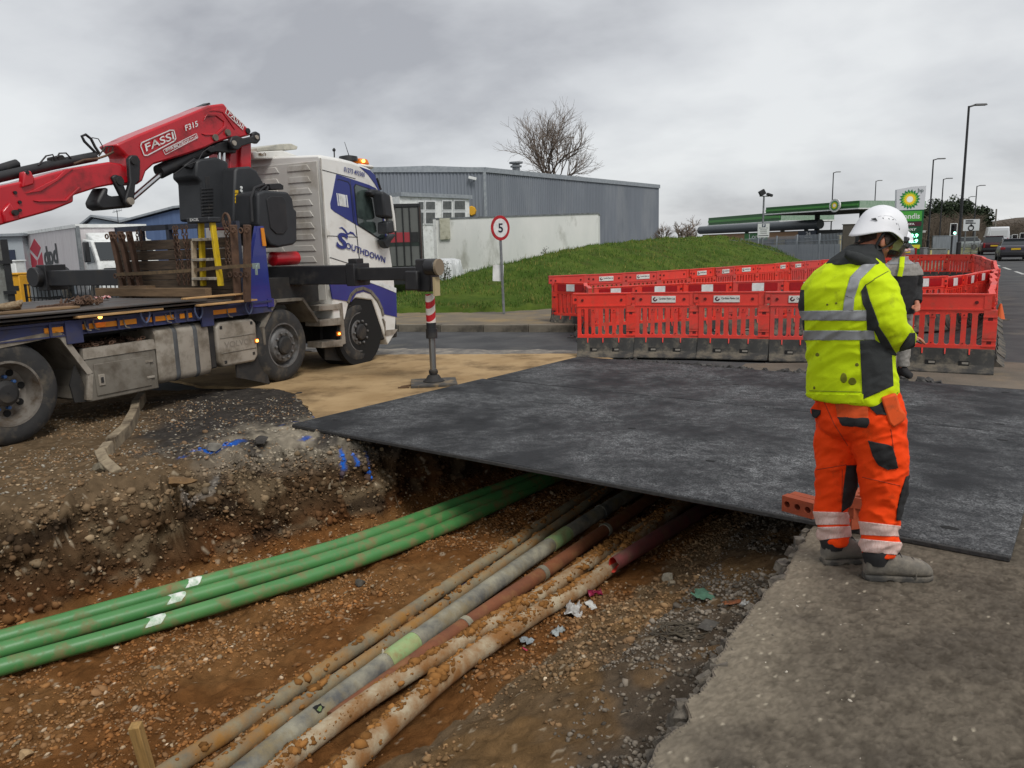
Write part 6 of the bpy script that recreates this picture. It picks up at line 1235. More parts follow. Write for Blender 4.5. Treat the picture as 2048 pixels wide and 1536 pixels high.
# ---- wheels
def wheel(x, y0, w, drive, vis=True, steer=0.0):
    R = .5; m = MB(); n = 40
    pr = [(.29, 0.02), (.30, -.005), (.36, -.014), (.42, -.012), (.465, .006), (.485, .025), (R-.004, .035)]
    k = 5; g = (w-.09)/k
    for i in range(k): a = .045+i*g; pr += [(R, a), (R, a+g*.82), (R-.013, a+g*.86), (R-.013, a+g*.96)]
    pr += [(R, w-.045), (R-.004, w-.035), (.485, w-.025), (.465, w-.006), (.42, w+.012), (.36, w+.014), (.30, w), (.29, w-.02)]
    m.lathe(pr, (0, 0, 0), (0, 1, 0), n, False); wo_ = m.build('wheel', M_tyre, TR, smooth=30); wo_.location = (x, y0, R); wo_.rotation_euler.z = steer
    if not vis: 
        m = MB(); m.lathe([(.3, .03), (.05, .05)], (0, 0, 0), (0, 1, 0), 24); m.build('rim', M_rim, wo_); return
    if drive:
        m = MB(); m.lathe([(.30, .0), (.318, .0), (.318, -.012), (.296, -.012), (.285, .03), (.27, .10), (.25, .155), (.20, .165), (.14, .16), (.12, .15)], (0, 0, 0), (0, 1, 0), 40, False); m.build('rim', M_rim, wo_, smooth=35)
        for k_ in range(8):
            a = 2*math.pi*k_/8+.2; m = MB(); m.lathe([(.034, .0), (.034, .012)], (.215*math.cos(a), .150, .215*math.sin(a)), (0, 1, 0), 12); m.build('hand_hole', M_dark, wo_)
        m = MB(); m.lathe([(.125, .16), (.125, .05), (.10, .03), (.085, .015), (.03, .01), (.005, .01)], (0, 0, 0), (0, 1, 0), 24, False); m.build('hub', M_chas, wo_, smooth=35)
        for k_ in range(10):
            a = 2*math.pi*k_/10; m = MB(); m.lathe([(.018, .15), (.018, .11), (.010, .105)], (.16*math.cos(a), 0, .16*math.sin(a)), (0, 1, 0), 8); m.build('wheel_nut', mat('nut_blue', S(60, 96, 150), rough=.5) if k_ % 3 else M_rim, wo_)
    else:
        m = MB(); m.lathe([(.30, .0), (.312, .0), (.31, -.012), (.292, -.01), (.285, .04), (.265, .07), (.235, .03), (.22, .0), (.20, -.008), (.15, -.008), (.13, .0), (.125, .03)], (0, 0, 0), (0, 1, 0), 40, False); m.build('rim', M_steer, wo_, smooth=35)
        m = MB(); m.lathe([(.128, .04), (.128, -.03), (.11, -.05), (.07, -.055), (.005, -.055)], (0, 0, 0), (0, 1, 0), 24, False); m.build('hub', M_chas, wo_, smooth=35)
        for k_ in range(10):
            a = 2*math.pi*k_/10; m = MB(); m.lathe([(.020, .0), (.020, -.03), (.012, -.036)], (.175*math.cos(a), -.006, .175*math.sin(a)), (0, 1, 0), 8); m.build('wheel_nut', M_steer, wo_)
wheel(0, 0.0, .33, True); wheel(0, .36, .3, True, False); wheel(-1.37, 0, .33, True); wheel(3.73, .03, .31, False, steer=.03); wheel(5.42, .03, .31, False, steer=.05)
for x in (-1.37, 0, 3.73, 5.42): wheel(x, 2.17, .31, False, False)
# ---- chassis, deck, rails
for y in (.75, 1.65): m = MB(); m.b2((-2.6, y, .62), (6.0, y+.09, .92)); tp('chassis_rail', m, M_chas)
for x in (-1.37, 0, 3.73, 5.42): m = MB(); m.cyl((x, .3, .5), (x, 2.3, .5), .085, n=12); tp('axle', m, M_chas)
m = MB(); m.b2((-2.9, .05, 1.10), (3.42, 2.45, 1.155)); tp('deck', m, M_oldw)
m = MB(); m.b2((-2.9, .3, .92), (3.4, 2.2, 1.10)); tp('subframe', m, M_chas)
m = MB(); m.b2((-2.9, 0.0, .995), (3.52, .05, 1.135)); m.b2((-2.9, -.025, 1.115), (3.52, .06, 1.14)); m.b2((-2.9, -.02, .985), (3.52, .03, 1.0)); tp('side_rail', m, M_rbed)
for u0, u1 in ((88, 126), (153, 172), (178, 235), (240, 275), (295, 306), (310, 352), (363, 372), (378, 387), (427, 476)):
    a, b_ = TS(u0, 640, -.028), TS(u1, 640, -.028); m = MB(); m.b2((a.x, -.012, 1.03), (b_.x, -.001, 1.085)); tp('reflector_strip', m, M_org)
for u0 in (146, 416): a = TS(u0, 640, -.03); m = MB(); m.b2((a.x-.09, -.035, .90), (a.x+.09, 0, 1.14)); tp('rail_bracket', m, M_rbed, bevel=.005)
for u0 in (99, 174, 237, 309, 352, 376): a = TS(u0, 640, -.03); m = MB(); m.b2((a.x-.012, -.03, .99), (a.x+.012, 0, 1.13)); tp('rail_stiffener', m, M_rbed)
for u0, v0 in ((290, 625), (397, 618), (497, 610)):                      # rope rings
    c = TS(u0, v0, -.06); m = MB(); m.tube([c+Vector((.055*math.sin(a)*(1+.3*math.cos(a)), 0, .085*math.cos(a)-.03)) for a in np.linspace(0, 6.1, 14)], .012, 6); tp('rope_ring', m, mat('ring_blue', S(70, 80, 110), rough=.5))
for u0, v0 in ((170, 650), (248, 645), (332, 635), (455, 625), (340, 627), (187, 648)):
    c = TS(u0, v0, -.02); m = MB(); m.tube([c+Vector((0, 0, .04)), c, c+Vector((.0, -.03, -.05)), c+Vector((.03, -.05, -.06))], .008, 5); tp('rope_hook', m, M_rim)
for u0, v0 in ((199, 634),): c = TS(u0, v0, -.03); m = MB(); m.b2((c.x-.06, -.035, 1.035), (c.x+.06, -.013, 1.085)); q = tp('side_marker', m, M_amb, bevel=.006); m = MB(); m.ball(c+Vector((0, -.01, 0)), .022, 8, 6); m.build('marker_light', M_ambl, q)
# rear wheel fender and stays
m = MB(); fp = [TS(u, v, 0) for u, v in ((-60, 700), (0, 690), (108, 668), (122, 672), (180, 748), (178, 800))]
for a, b_ in zip(fp[:-1], fp[1:]):
    d = (b_-a).normalized(); n_ = Vector((-d.z, 0, d.x))*.012; m.prism([a-n_, b_-n_, b_+n_, a+n_], (0, .62, 0))
tp('mudguard', m, M_grimy)
m = MB()
for a, b_ in zip(fp[:-1], fp[1:]):
    d = (b_-a).normalized(); n_ = Vector((-d.z, 0, d.x))*.03; a2, b2_ = a+Vector((0, -.012, 0)), b_+Vector((0, -.012, 0)); m.prism([a2-n_, b2_-n_, b2_+n_, a2+n_], (0, .02, 0))
tp('mudguard_edge', m, M_alu)
sp('mud_flap', [(150, 730), (178, 790), (180, 803), (150, 805), (140, 770)], .06, .02, M_chas)
# ---- toolbox, tank, battery box
def pbox(x0, x1, z0, z1, y0, y1, mt, name, bevel=.012, parent=TR): m = MB(); m.b2((x0, y0, z0), (x1, y1, z1)); return tp(name, m, mt, parent, bevel=bevel)
tb_ = pbox(.80, 1.655, .265, .72, 0.0, .6, M_grimy, 'toolbox')
pbox(.885, 1.56, .315, .655, -.012, .0, M_grimy, 'toolbox_door', .005, tb_)
m = MB(); m.prism([(.78, -.01, .72), (1.66, -.01, .72), (1.65, .0, .83), (.79, 0.0, .83)], (0, .06, 0)); m.b2((.78, .0, .72), (1.66, .62, .74)); m.build('chain_tray', M_alu, tb_)
pbox(.915, .985, .42, .54, -.024, -.01, M_alu, 'door_latch', .004, tb_); pbox(.935, .965, .45, .51, -.034, -.022, M_chas, 'latch_handle', .004, tb_)
for z in (.40, .58): pbox(1.50, 1.60, z, z+.025, -.02, -.008, M_alu, 'door_hinge', .003, tb_)
rr = random.Random(4); m = MB()
for i in range(150):
    c = Vector((rr.uniform(.84, 1.6), rr.uniform(.04, .5), .80+rr.uniform(-.02, .06))); a = rr.uniform(0, 6.3); ax = Vector((math.cos(a), math.sin(a), rr.uniform(-.5, .5))); bx2 = ax.orthogonal().normalized(); ax.normalize()
    m.tube([c+ax*(.028*math.cos(t))+bx2*(.016*math.sin(t)) for t in np.linspace(0, 6.28, 9)], .006, 4, False)
ch = m.build('chain_heap', M_rust); ch.parent = None; ch.location = TO; ch.rotation_euler.z = HD; tag(ch, 'heap of rusty chain in the tray above the toolbox', 'chain')
def rbox(x0, x1, z0, z1, y0, y1, r, mt, name, parent=TR, n=6):           # box with rounded long edges (axis along x)
    P = []
    for cy, cz, a0 in ((y1-r, z1-r, 0), (y0+r, z1-r, 90), (y0+r, z0+r, 180), (y1-r, z0+r, 270)):
        for k in range(n): a = math.radians(a0+90*k/(n-1)); P.append((cy+r*math.cos(a), cz+r*math.sin(a)))
    m = MB(); e = .02; m.loft([[(x0, (y-(y0+y1)/2)*.96+(y0+y1)/2, (z-(z0+z1)/2)*.96+(z0+z1)/2) for y, z in P], [(x0+e, y, z) for y, z in P], [(x1-e, y, z) for y, z in P], [(x1, (y-(y0+y1)/2)*.96+(y0+y1)/2, (z-(z0+z1)/2)*.96+(z0+z1)/2) for y, z in P]]); return tp(name, m, mt, parent, smooth=40)
tk = rbox(1.675, 2.44, .30, .955, .0, .62, .09, M_alu, 'fuel_tank')
for x in (1.90, 2.19): rbox(x, x+.085, .296, .959, -.005, .625, .092, mat('tank_strap', S(84, 86, 88), S(68, 68, 68), rough=.6), 'tank_strap', tk)
m = MB(); m.cyl((2.06, .12, .95), (2.06, .12, .99), .05, n=14); m.build('filler_cap', M_alu, tk)
pbox(2.46, 2.56, .36, .93, .04, .6, M_chas, 'battery_carrier', .02)
m = MB(); m.prism([(x, 0, z) for x, z in ((2.56, .42), (2.62, .36), (3.15, .36), (3.22, .43), (3.23, .86), (3.16, .925), (2.62, .93), (2.55, .87))], (0, .5, 0)); bb = tp('battery_box', m, M_alu, bevel=.03, seg=3)
text('maker_name', 'VOLVO', (2.66, -.002, .60), (.42, 0, 0), (0, 0, .075), mat('embossed_grey', S(128, 120, 110), rough=.6), bb, .002, .01)
for z in (.53, .72): pbox(2.60, 3.19, z, z+.012, -.006, .002, M_grimy, 'pressed_rib', .004, bb)
for x, z in ((2.63, .86), (3.14, .87), (2.66, .42), (3.14, .47)): pbox(x-.02, x+.02, z-.02, z+.02, -.006, .002, M_chas, 'clip', .004, bb)
q = pbox(3.165, 3.235, .60, .655, -.014, -.001, M_amb, 'side_marker', .006); m = MB(); m.ball((3.2, -.014, .628), .02, 8, 6); m.build('marker_light', M_ambl, q)
# second axle mudguard, flap, steps
m = MB(); fp = [TS(u, v, 0) for u, v in ((530, 688), (527, 655), (552, 602), (606, 598), (636, 642))]
for a, b_ in zip(fp[:-1], fp[1:]):
    d = (b_-a).normalized(); n_ = Vector((-d.z, 0, d.x))*.02; m.prism([a-n_-d*.01, b_-n_+d*.01, b_+n_+d*.01, a+n_-d*.01], (0, .4, 0))
tp('mudguard', m, M_grimy)
sp('mud_flap', [(471, 705), (524, 700), (540, 768), (475, 755)], .05, .025, M_chas); sp('mud_flap', [(650, 694), (696, 692), (697, 722), (651, 720)], .12, .025, M_chas); sp('mud_flap_front', [(690, 612), (702, 610), (701, 694), (694, 695)], .02, .3, M_grimy)
st_ = MB(); st_.prism([TS(u, v, -.01) for u, v in ((679, 606), (685, 605), (692, 687), (685, 690))], (0, .35, 0)); so = tp('step_ladder_frame', st_, M_alu, bevel=.006)
for v0, v1, u0, u1 in ((612, 622, 638, 680), (640, 653, 640, 682), (684, 696, 644, 686)):
    m = MB(); m.prism([TS(u0, v1, -.02), TS(u1, v1-3, -.02), TS(u1, v0-5, -.02), TS(u0, v0, -.02)], (0, .28, 0)); tp('step', m, M_alu, so, bevel=.006)
sp('step_rail', [(639, 600), (646, 598), (650, 694), (643, 696)], .3, .02, M_chas); sp('step_rail', [(655, 598), (661, 597), (665, 692), (659, 694)], .3, .02, M_chas)
q = sp('side_marker', [(674, 664), (682, 663), (683, 671), (675, 672)], -.025, .02, M_amb); m = MB(); m.ball(TS(678.5, 667.5, -.03), .018, 8, 6); m.build('marker_light', M_ambl, q)
# ---- cab
def z8(x, y): return (640+x/5.905, 300+y/5.905)
cabp = [z8(*p) for p in ((2, 92), (30, 84), (250, 122), (400, 160), (500, 200), (590, 235), (650, 290), (690, 420), (740, 600), (775, 800), (800, 1000), (828, 1180), (850, 1330), (880, 1560))]+[(792, 640), (790, 668), (776, 690), (762, 650), (745, 600), (712, 596), (698, 606), (690, 640), (667, 640), (664, 560)]
C0 = [TS(u, v, 0) for u, v in cabp]; rear_x = min(p.x for p in C0[:2])
m = MB(); rings = []
for y, ins, dz in ((0.0, 0, 0), (.05, 0, .035), (1.24, 0, .09), (2.43, 0, .035), (2.48, 0, 0)): rings.append([Vector((p.x, y, p.z+(dz if i < 7 else 0))) for i, p in enumerate(C0)])
m.loft(rings); cab = tp('cab', m, M_cabw, bevel=.02)
# the rest of the front corner: bumper block
xr = max(p.x for p in C0)
pbox(5.95, xr+.05, .30, .62, .03, 2.45, M_chas, 'bumper', .03, cab)
def cs(name, pts, mt, y=-.006, th=.012, bevel=0): m = MB(); m.prism([TS(u, v, y) for u, v in pts], (0, th, 0)); return m.build(name, mt, cab)
Z = lambda L: [z8(*p) for p in L]
cs('blue_panel', Z([(195, 285), (360, 338), (580, 412), (660, 452), (700, 500), (745, 720), (790, 1000), (792, 1072), (715, 1050), (418, 876), (170, 728), (130, 690), (124, 630), (150, 520)]), M_navy)
cs('blue_roof_corner', Z([(470, 196), (590, 238), (650, 295), (690, 425), (715, 520), (650, 400), (570, 290)]), M_navy, -.008)
cs('side_window', Z([(412, 440), (428, 412), (590, 470), (660, 520), (700, 600), (760, 1035), (745, 1055), (710, 1045), (462, 885), (450, 860)]), mat('cab_glass', S(78, 92, 88), S(40, 48, 48), scale=2.2, rough=.06, spec=.8), -.012)
cs('window_rubber', Z([(400, 430), (420, 400), (600, 460), (680, 520), (715, 600), (772, 1040), (745, 1068), (705, 1055), (455, 895), (440, 860)]), M_blk, -.009)
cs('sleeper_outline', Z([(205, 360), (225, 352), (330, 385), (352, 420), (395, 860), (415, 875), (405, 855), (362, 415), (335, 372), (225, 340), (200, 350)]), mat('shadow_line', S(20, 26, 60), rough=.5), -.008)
cs('sleeper_vent', Z([(217, 512), (300, 532), (315, 675), (232, 658)]), M_white, -.010); cs('vent_stripe', Z([(195, 508), (205, 510), (225, 660), (213, 657)]), M_white, -.010); cs('vent_stripe', Z([(308, 530), (320, 532), (337, 680), (325, 677)]), M_white, -.010)
M_seam = mat('panel_seam', S(70, 70, 72), rough=.7)
cs('door_seam', Z([(352, 340), (358, 340), (440, 1000), (476, 1330), (468, 1330), (432, 1000)]), M_seam); cs('door_seam', Z([(80, 1008), (448, 1026), (448, 1033), (80, 1015)]), M_seam); cs('door_seam', Z([(125, 1265), (350, 1338), (345, 1345), (120, 1272)]), M_seam)
cs('rear_seam', Z([(8, 225), (420, 335), (420, 341), (8, 232)]), M_seam)
cs('rear_pillar', Z([(2, 92), (14, 92), (105, 1350), (92, 1350)]), M_cabr, -.012)
def TT(x, y, yy=-.01): return TS(*z8(x, y), yy)
P_ = TT(280, 252); text('phone_number', '01273 493300', P_, TT(526, 322)-P_, TT(284, 196)-P_, M_navy, cab, .004, .02)
P_ = TT(300, 1160); X_ = TT(768, 1336)-P_; text('company_name', 'OUTHDOWN', P_, X_, TT(304, 1085)-P_, M_navy, cab, .004, .025)
P_ = TT(185, 1150); text('company_initial', 'S', P_, TT(310, 1185)-P_, TT(215, 960)-P_, M_navy, cab, .004, .03)
cs('gull_emblem', Z([(228, 920), (262, 908), (300, 940), (332, 985), (362, 962), (395, 975), (432, 1028), (385, 992), (358, 988), (322, 1002), (295, 962), (262, 928)]), M_navy, -.008)
# lower blue skirt and arch
def z4(x, y): return (500+x/4.655, 480+y/4.655)
cs('blue_skirt', [z4(*p) for p in ((745, 415), (1105, 395), (1362, 482), (1368, 716), (1245, 690), (1215, 590), (1150, 510), (1060, 480), (990, 500), (945, 575), (770, 548))], M_bluep, -.010, .02)
cs('white_stripe', [z4(*p) for p in ((1105, 392), (1230, 400), (1362, 448), (1362, 492), (1200, 425))], M_white, -.016)
m = MB(); arc = [TS(*z4(*p), -.02) for p in ((918, 578), (945, 510), (990, 465), (1055, 448), (1130, 480), (1195, 560), (1230, 640), (1245, 700))]
for a, b_ in zip(arc[:-1], arc[1:]):
    d = (b_-a).normalized(); n_ = Vector((-d.z, 0, d.x))*.025; m.prism([a-n_-d*.008, b_-n_+d*.008, b_+n_+d*.008, a+n_-d*.008], (0, .06, 0))
m.build('wheel_arch', M_grimy, cab)
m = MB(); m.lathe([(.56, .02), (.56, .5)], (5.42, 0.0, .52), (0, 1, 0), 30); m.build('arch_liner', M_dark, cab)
cs('front_step', [z4(*p) for p in ((1235, 730), (1250, 730), (1265, 890), (1350, 870), (1375, 830), (1265, 840), (1262, 760))], M_alu, -.02, .1)
pbox(4.95, 6.1, .35, .78, .25, 2.3, M_chas, 'engine_underside', .02, cab)
# cab rear wall pressings
def rw(u, v): return TC(u, v, rear_x-.006)
def z2(x, y): return (380+x/4.267, 180+y/4.267)
m = MB(); m.b2((rear_x-.012, .06, 1.05), (rear_x-.002, 2.42, C0[0].z-.04)); m.build('rear_panel', M_cabr, cab, bevel=.01)
for i in range(11):
    z = 1.28+i*.165
    for y0, y1 in ((.18, .62), (.78, 1.22), (1.4, 1.85)):
        m = MB(); m.prism([(rear_x-.012, y0, z), (rear_x-.012, y1, z), (rear_x-.012, y1-.03, z+.085), (rear_x-.012, y0+.06, z+.085)], (-.012, 0, 0)); m.build('rear_pressing', M_cabr, cab, bevel=.01)
# roof gear
rz = C0[1].z; sh = [TS(u, v, .9) for u, v in ((515, 296), (560, 288), (583, 287), (596, 293), (594, 299), (540, 301), (514, 304))]
m = MB(); m.prism(sh, (0, .9, 0)); q = m.build('roof_lightbar', mat('lightbar_cream', S(196, 192, 176), S(150, 148, 138), rough=.4), cab, bevel=.01)
m = MB(); m.prism([TS(u, v, .9) for u, v in ((505, 303), (565, 300), (598, 312), (560, 318), (508, 318))], (0, .9, 0)); q = m.build('roof_fairing', M_cabw, cab, bevel=.02)
P_ = TS(517, 312, .89); text('builder_name', "Mac's", P_, TS(532, 311, .89)-P_, TS(517, 305, .89)-P_, mat('name_brown', S(92, 66, 30), rough=.5), q, .004, .03)
zr = C0[2].z+.06
m = MB(); m.lathe([(.16, 0), (.15, .07), (.05, .09)], TS(697, 322, .7), (0, 0, 1), 16); m.build('roof_horn_base', M_blk, cab, smooth=50)
a_ = TS(700, 318, .7); b_ = TS(689, 284, .7); m = MB(); m.cyl(a_, b_, .008, .004, n=5); m.build('aerial', M_blk, cab)
a_ = TS(668, 318, 1.3); m = MB(); m.cyl(a_-Vector((0, 0, .2)), TS(668, 296, 1.3), .012, n=5); m.ball(TS(668, 300, 1.3), .03, 6, 5); m.build('short_aerial', M_blk, cab)
bc = TS(728, 331, .7); m = MB(); m.box(bc-Vector((.12, -.1, .03)), (.42, .5, .06)); q = m.build('beacon_bar', M_cabw, cab, bevel=.03); m = MB(); m.box(bc+Vector((-.12, -.02, .05)), (.26, .2, .09), None, (.8, .8)); m.build('amber_beacon', M_amb, q, bevel=.02); m = MB(); m.ball(bc+Vector((-.18, -.13, .05)), .03, 8, 6); m.build('beacon_light', M_ambl, q)
m = MB(); m.cyl(TS(*z8(672, 330), -.1), TS(*z8(718, 470), -.12), .02, n=6); m.build('mirror_strut', M_blk, cab)
# mirrors
mm = MB(); mm.prism([TS(u, v, -.30) for u, v in Z([(735, 500), (760, 488), (830, 530), (850, 560), (885, 790), (860, 810), (770, 785)])], (0, .2, 0)); mo = mm.build('mirror', M_plas, cab, bevel=.03, seg=3)
mm = MB(); mm.prism([TS(u, v, -.30) for u, v in Z([(795, 850), (870, 830), (890, 850), (905, 960), (850, 985), (800, 990)])], (0, .2, 0)); mm.build('mirror', M_plas, cab, bevel=.03, seg=3)
mm = MB(); mm.prism([TS(u, v, -.32) for u, v in Z([(835, 535), (852, 545), (890, 780), (905, 960), (890, 960), (870, 800)])], (0, .05, 0)); mm.build('mirror_cover', M_cabw, cab, bevel=.01)
mm = MB(); mm.prism([TS(u, v, -.15) for u, v in Z([(590, 490), (640, 462), (720, 478), (735, 520), (690, 560), (620, 540)])], (0, .12, 0)); mm.build('mirror_arm', M_plas, cab, bevel=.02)
mm = MB(); mm.prism([TS(u, v, -.15) for u, v in Z([(735, 1060), (800, 1050), (880, 985), (900, 1010), (845, 1080), (815, 1165), (780, 1150)])], (0, .12, 0)); mm.build('mirror_arm', M_plas, cab, bevel=.02)
# ---- outrigger beams and leg
XB = 4.16; zt = TC(700, 530, XB).z; zb_ = TC(700, 568, XB).z
m = MB(); m.b2((XB-.15, -1.02, zb_), (XB+.15, 2.8, zt)); bm_ = tp('outrigger_beam', m, M_cblk, bevel=.012)
m = MB(); m.b2((XB-.12, -2.0, zb_+.05), (XB+.12, -1.0, zt-.04)); tp('outrigger_extension', m, M_cblk, bm_, bevel=.01)
m = MB(); m.b2((XB-.17, -1.06, zb_-.02), (XB+.17, -.92, zt+.02)); m.box((XB-.02, -.98, zt+.05), (.16, .14, .07)); m.build('beam_collar', M_cblk, bm_, bevel=.01)
m = MB(); m.b2((XB-.16, 2.7, zb_), (XB+.16, 5.7, zt)); m.b2((XB-.19, 5.5, zb_-.08), (XB+.19, 5.75, zt+.1)); m.cyl((XB-.3, 5.7, zb_+.15), (XB+.3, 5.7, zb_+.15), .17, n=16); tp('outrigger_beam', m, M_cblk, bevel=.012)
LY = -2.06; lg = TC(862, 640, XB); LY = lg.y
def lz(v): return TC(860, v, XB).z
m = MB(); m.box((XB, LY+.02, (lz(520)+lz(580))/2), (.24, .22, lz(520)-lz(585))); m.cyl((XB-.14, LY-.05, lz(534)), (XB-.14, LY-.22, lz(534)), .10, n=16); m.box((XB-.05, LY+.15, lz(560)), (.3, .2, .25)); tp('leg_head', m, M_cblk, bm_, bevel=.02)
m = MB(); m.lathe([(.105, 0), (.105, .035)], (XB-.14, LY-.222, lz(534)), (0, -1, 0), 20); m.build('end_cap', mat('cap_tan', S(130, 116, 96), rough=.7), bm_)
m = MB(); m.b2((XB-.2, LY-.21, lz(590)), (XB-.08, LY-.18, lz(553))); m.build('timber_strip', mat('strip_pale', S(176, 158, 120), rough=.8), bm_)
def M_striped():
    m = mat('red_white_stripes', S(214, 206, 196), rough=.45); t = m.node_tree; L = t.links.new; b = t.nodes['Principled BSDF']; co = N(t, 'ShaderNodeTexCoord'); w = N(t, 'ShaderNodeTexWave', bands_direction='Z', wave_profile='SAW'); mp_ = N(t, 'ShaderNodeMapping'); mp_.inputs['Rotation'].default_value = (0, .62, 0); L(co.outputs['Object'], mp_.inputs[0]); L(mp_.outputs[0], w.inputs[0]); w.inputs['Scale'].default_value = 2.3; g = N(t, 'ShaderNodeMath', operation='GREATER_THAN'); g.inputs[1].default_value = .5; L(w.outputs['Fac'], g.inputs[0]); x = N(t, 'ShaderNodeMix', data_type='RGBA'); L(g.outputs[0], x.inputs[0]); x.inputs[6].default_value = (*S(216, 206, 196), 1); x.inputs[7].default_value = (*S(186, 26, 34), 1); L(x.outputs[2], b.inputs['Base Color']); return m
m = MB(); m.cyl((XB, LY, lz(588)), (XB, LY, lz(646)), .062, n=20); m.build('striped_sleeve', M_striped(), bm_, smooth=40)
m = MB(); m.cyl((XB, LY, lz(645)), (XB, LY, lz(658)), .064, n=20); m.cyl((XB, LY, lz(657)), (XB, LY, lz(676)), .074, n=20); m.build('sleeve_collar', M_cblk, bm_, smooth=40)
m = MB(); m.cyl((XB, LY, lz(672)), (XB, LY, .16), .042, n=18); m.build('leg_rod', mat('worn_chrome', S(150, 150, 148), rough=.3, metal=.85), bm_, smooth=40)
m = MB(); m.lathe([(.045, .20), (.06, .18), (.06, .15), (.05, .13), (.075, .12), (.10, .08), (.14, .05), (.14, .032)], (XB, LY, 0.0), (0, 0, 1), 20); m.build('foot', M_chas, bm_, smooth=35)
wp = TO+TX*XB+TY*LY
t = thing('outrigger_pad', 'dark square spreader pad under the outrigger foot on the sand', 'spreader pad', (wp.x, wp.y, 0.004), .12); m = MB(); m.b2((-.30, -.27, 0), (.30, .27, .034)); m.build('pad_plate', mat('pad_black', S(58, 56, 54), S(80, 76, 70), scale=8, rough=.8, dirt=S(130, 112, 84), damt=.35, dscale=7), t, bevel=.006)
m = MB(); m.tube([(-.30, -.12, .02), (-.42, -.16, .012), (-.46, -.22, .01), (-.32, -.24, .012)], .012, 6); m.build('rope_handle', mat('rope_brown', S(92, 70, 48), rough=.9), t)
# ---- crane
YB = .95
def z1_(x, y): return (x/3.793, 180+y/3.793)
def cr(name, pts, y0, th, mt, parent=TR, bevel=.015): m = MB(); m.prism([TS(*z1_(*p), YB+y0) for p in pts], (0, th, 0)); return tp(name, m, mt, parent, bevel=bevel)
ub = cr('crane_inner_boom', [(880, 415), (1040, 340), (1300, 235), (1590, 115), (1700, 100), (1730, 140), (1895, 300), (1903, 345), (1830, 362), (1750, 368), (1640, 400), (1560, 440), (1400, 495), (1170, 565), (1110, 620), (1085, 690), (1040, 722), (970, 665), (962, 500)], -.16, .34, M_cred, bevel=.025)
cr('boom_rib', [(1545, 235), (1570, 200), (1640, 195), (1700, 240), (1700, 275), (1640, 330), (1530, 330), (1560, 345), (1650, 345), (1722, 280), (1722, 225), (1650, 175), (1570, 180)], -.175, .02, M_cred, ub, .006)
cr('boom_rib', [(1590, 160), (1640, 140), (1700, 150), (1790, 290), (1780, 300), (1690, 170), (1640, 160)], -.172, .02, M_cred, ub, .006)
cr('hose_tray', [(870, 405), (1590, 95), (1600, 108), (885, 422)], .05, .12, M_cblk, ub, .004)
def ctext(name, s, bl, br, tl, par, mt=M_white, bold=.015): P_ = TS(*z1_(*bl), YB-.165); return text(name, s, P_, TS(*z1_(*br), YB-.165)-P_, TS(*z1_(*tl), YB-.165)-P_, mt, par, .012, bold)
ctext('crane_maker', 'FASSI', (1105, 468), (1318, 372), (1092, 410), ub, bold=.012); ctext('crane_model', 'F315', (1405, 312), (1500, 275), (1397, 268), ub, bold=.02); ctext('dealer_address', 'WWW.MACSTRUCKS.CO.UK', (1252, 475), (1495, 368), (1245, 447), ub, bold=.02)
def frame(pts, w, par, name='lettering_frame'):
    P = [TS(*z1_(*p), YB-.175) for p in pts]; m = MB(); n = len(P)
    for i in range(n):
        a, b_ = P[i], P[(i+1) % n]; d = (b_-a).normalized(); q = Vector((-d.z, 0, d.x))*w; m.prism([a-q-d*w, b_-q+d*w, b_+q+d*w, a+q-d*w], (0, .004, 0))
    m.build(name, M_white, par)
frame([(1068, 425), (1075, 400), (1290, 305), (1320, 305), (1335, 365), (1325, 385), (1120, 495), (1095, 495)], .006, ub); frame([(1238, 455), (1490, 330), (1502, 360), (1255, 490)], .003, ub)
# FASSI on the sloping shoulder
P_ = TS(*z1_(1832, 285), YB-.165); text('crane_maker', 'FASSI', TS(*z1_(1725, 185), YB-.165), TS(*z1_(1828, 288), YB-.165)-TS(*z1_(1725, 185), YB-.165), TS(*z1_(1740, 155), YB-.165)-TS(*z1_(1725, 185), YB-.165), M_white, ub, .012, .005); frame([(1712, 175), (1722, 142), (1852, 262), (1842, 300)], .004, ub)
def boss(x, y, r, y0, th, mt, par, name='pivot_pin'): c = TS(*z1_(x, y), YB+y0); m = MB(); m.lathe([(r*.96, 0), (r, .01), (r, th)], c, (0, 1, 0), 20); return tp(name, m, mt, par, smooth=40)
for x, y in ((1640, 360), (1735, 322)): boss(x, y, .045, -.19, .06, M_grimy, ub)
lk = cr('crane_link', [(1745, 395), (1760, 355), (1800, 345), (1850, 365), (1920, 350), (1915, 330), (1945, 312), (1975, 330), (1978, 380), (1955, 408), (1925, 400), (1840, 425), (1810, 455), (1770, 450)], -.24, .07, M_cblk); boss(1782, 402, .035, -.26, .03, M_alu, lk); boss(1953, 358, .03, -.26, .03, M_alu, lk); boss(1885, 310, .04, -.18, .05, M_cblk, lk)
cr('boom_knuckle', [(1560, 450), (1660, 400), (1750, 375), (1800, 440), (1790, 480), (1640, 470), (1600, 480)], -.14, .3, M_cblk)
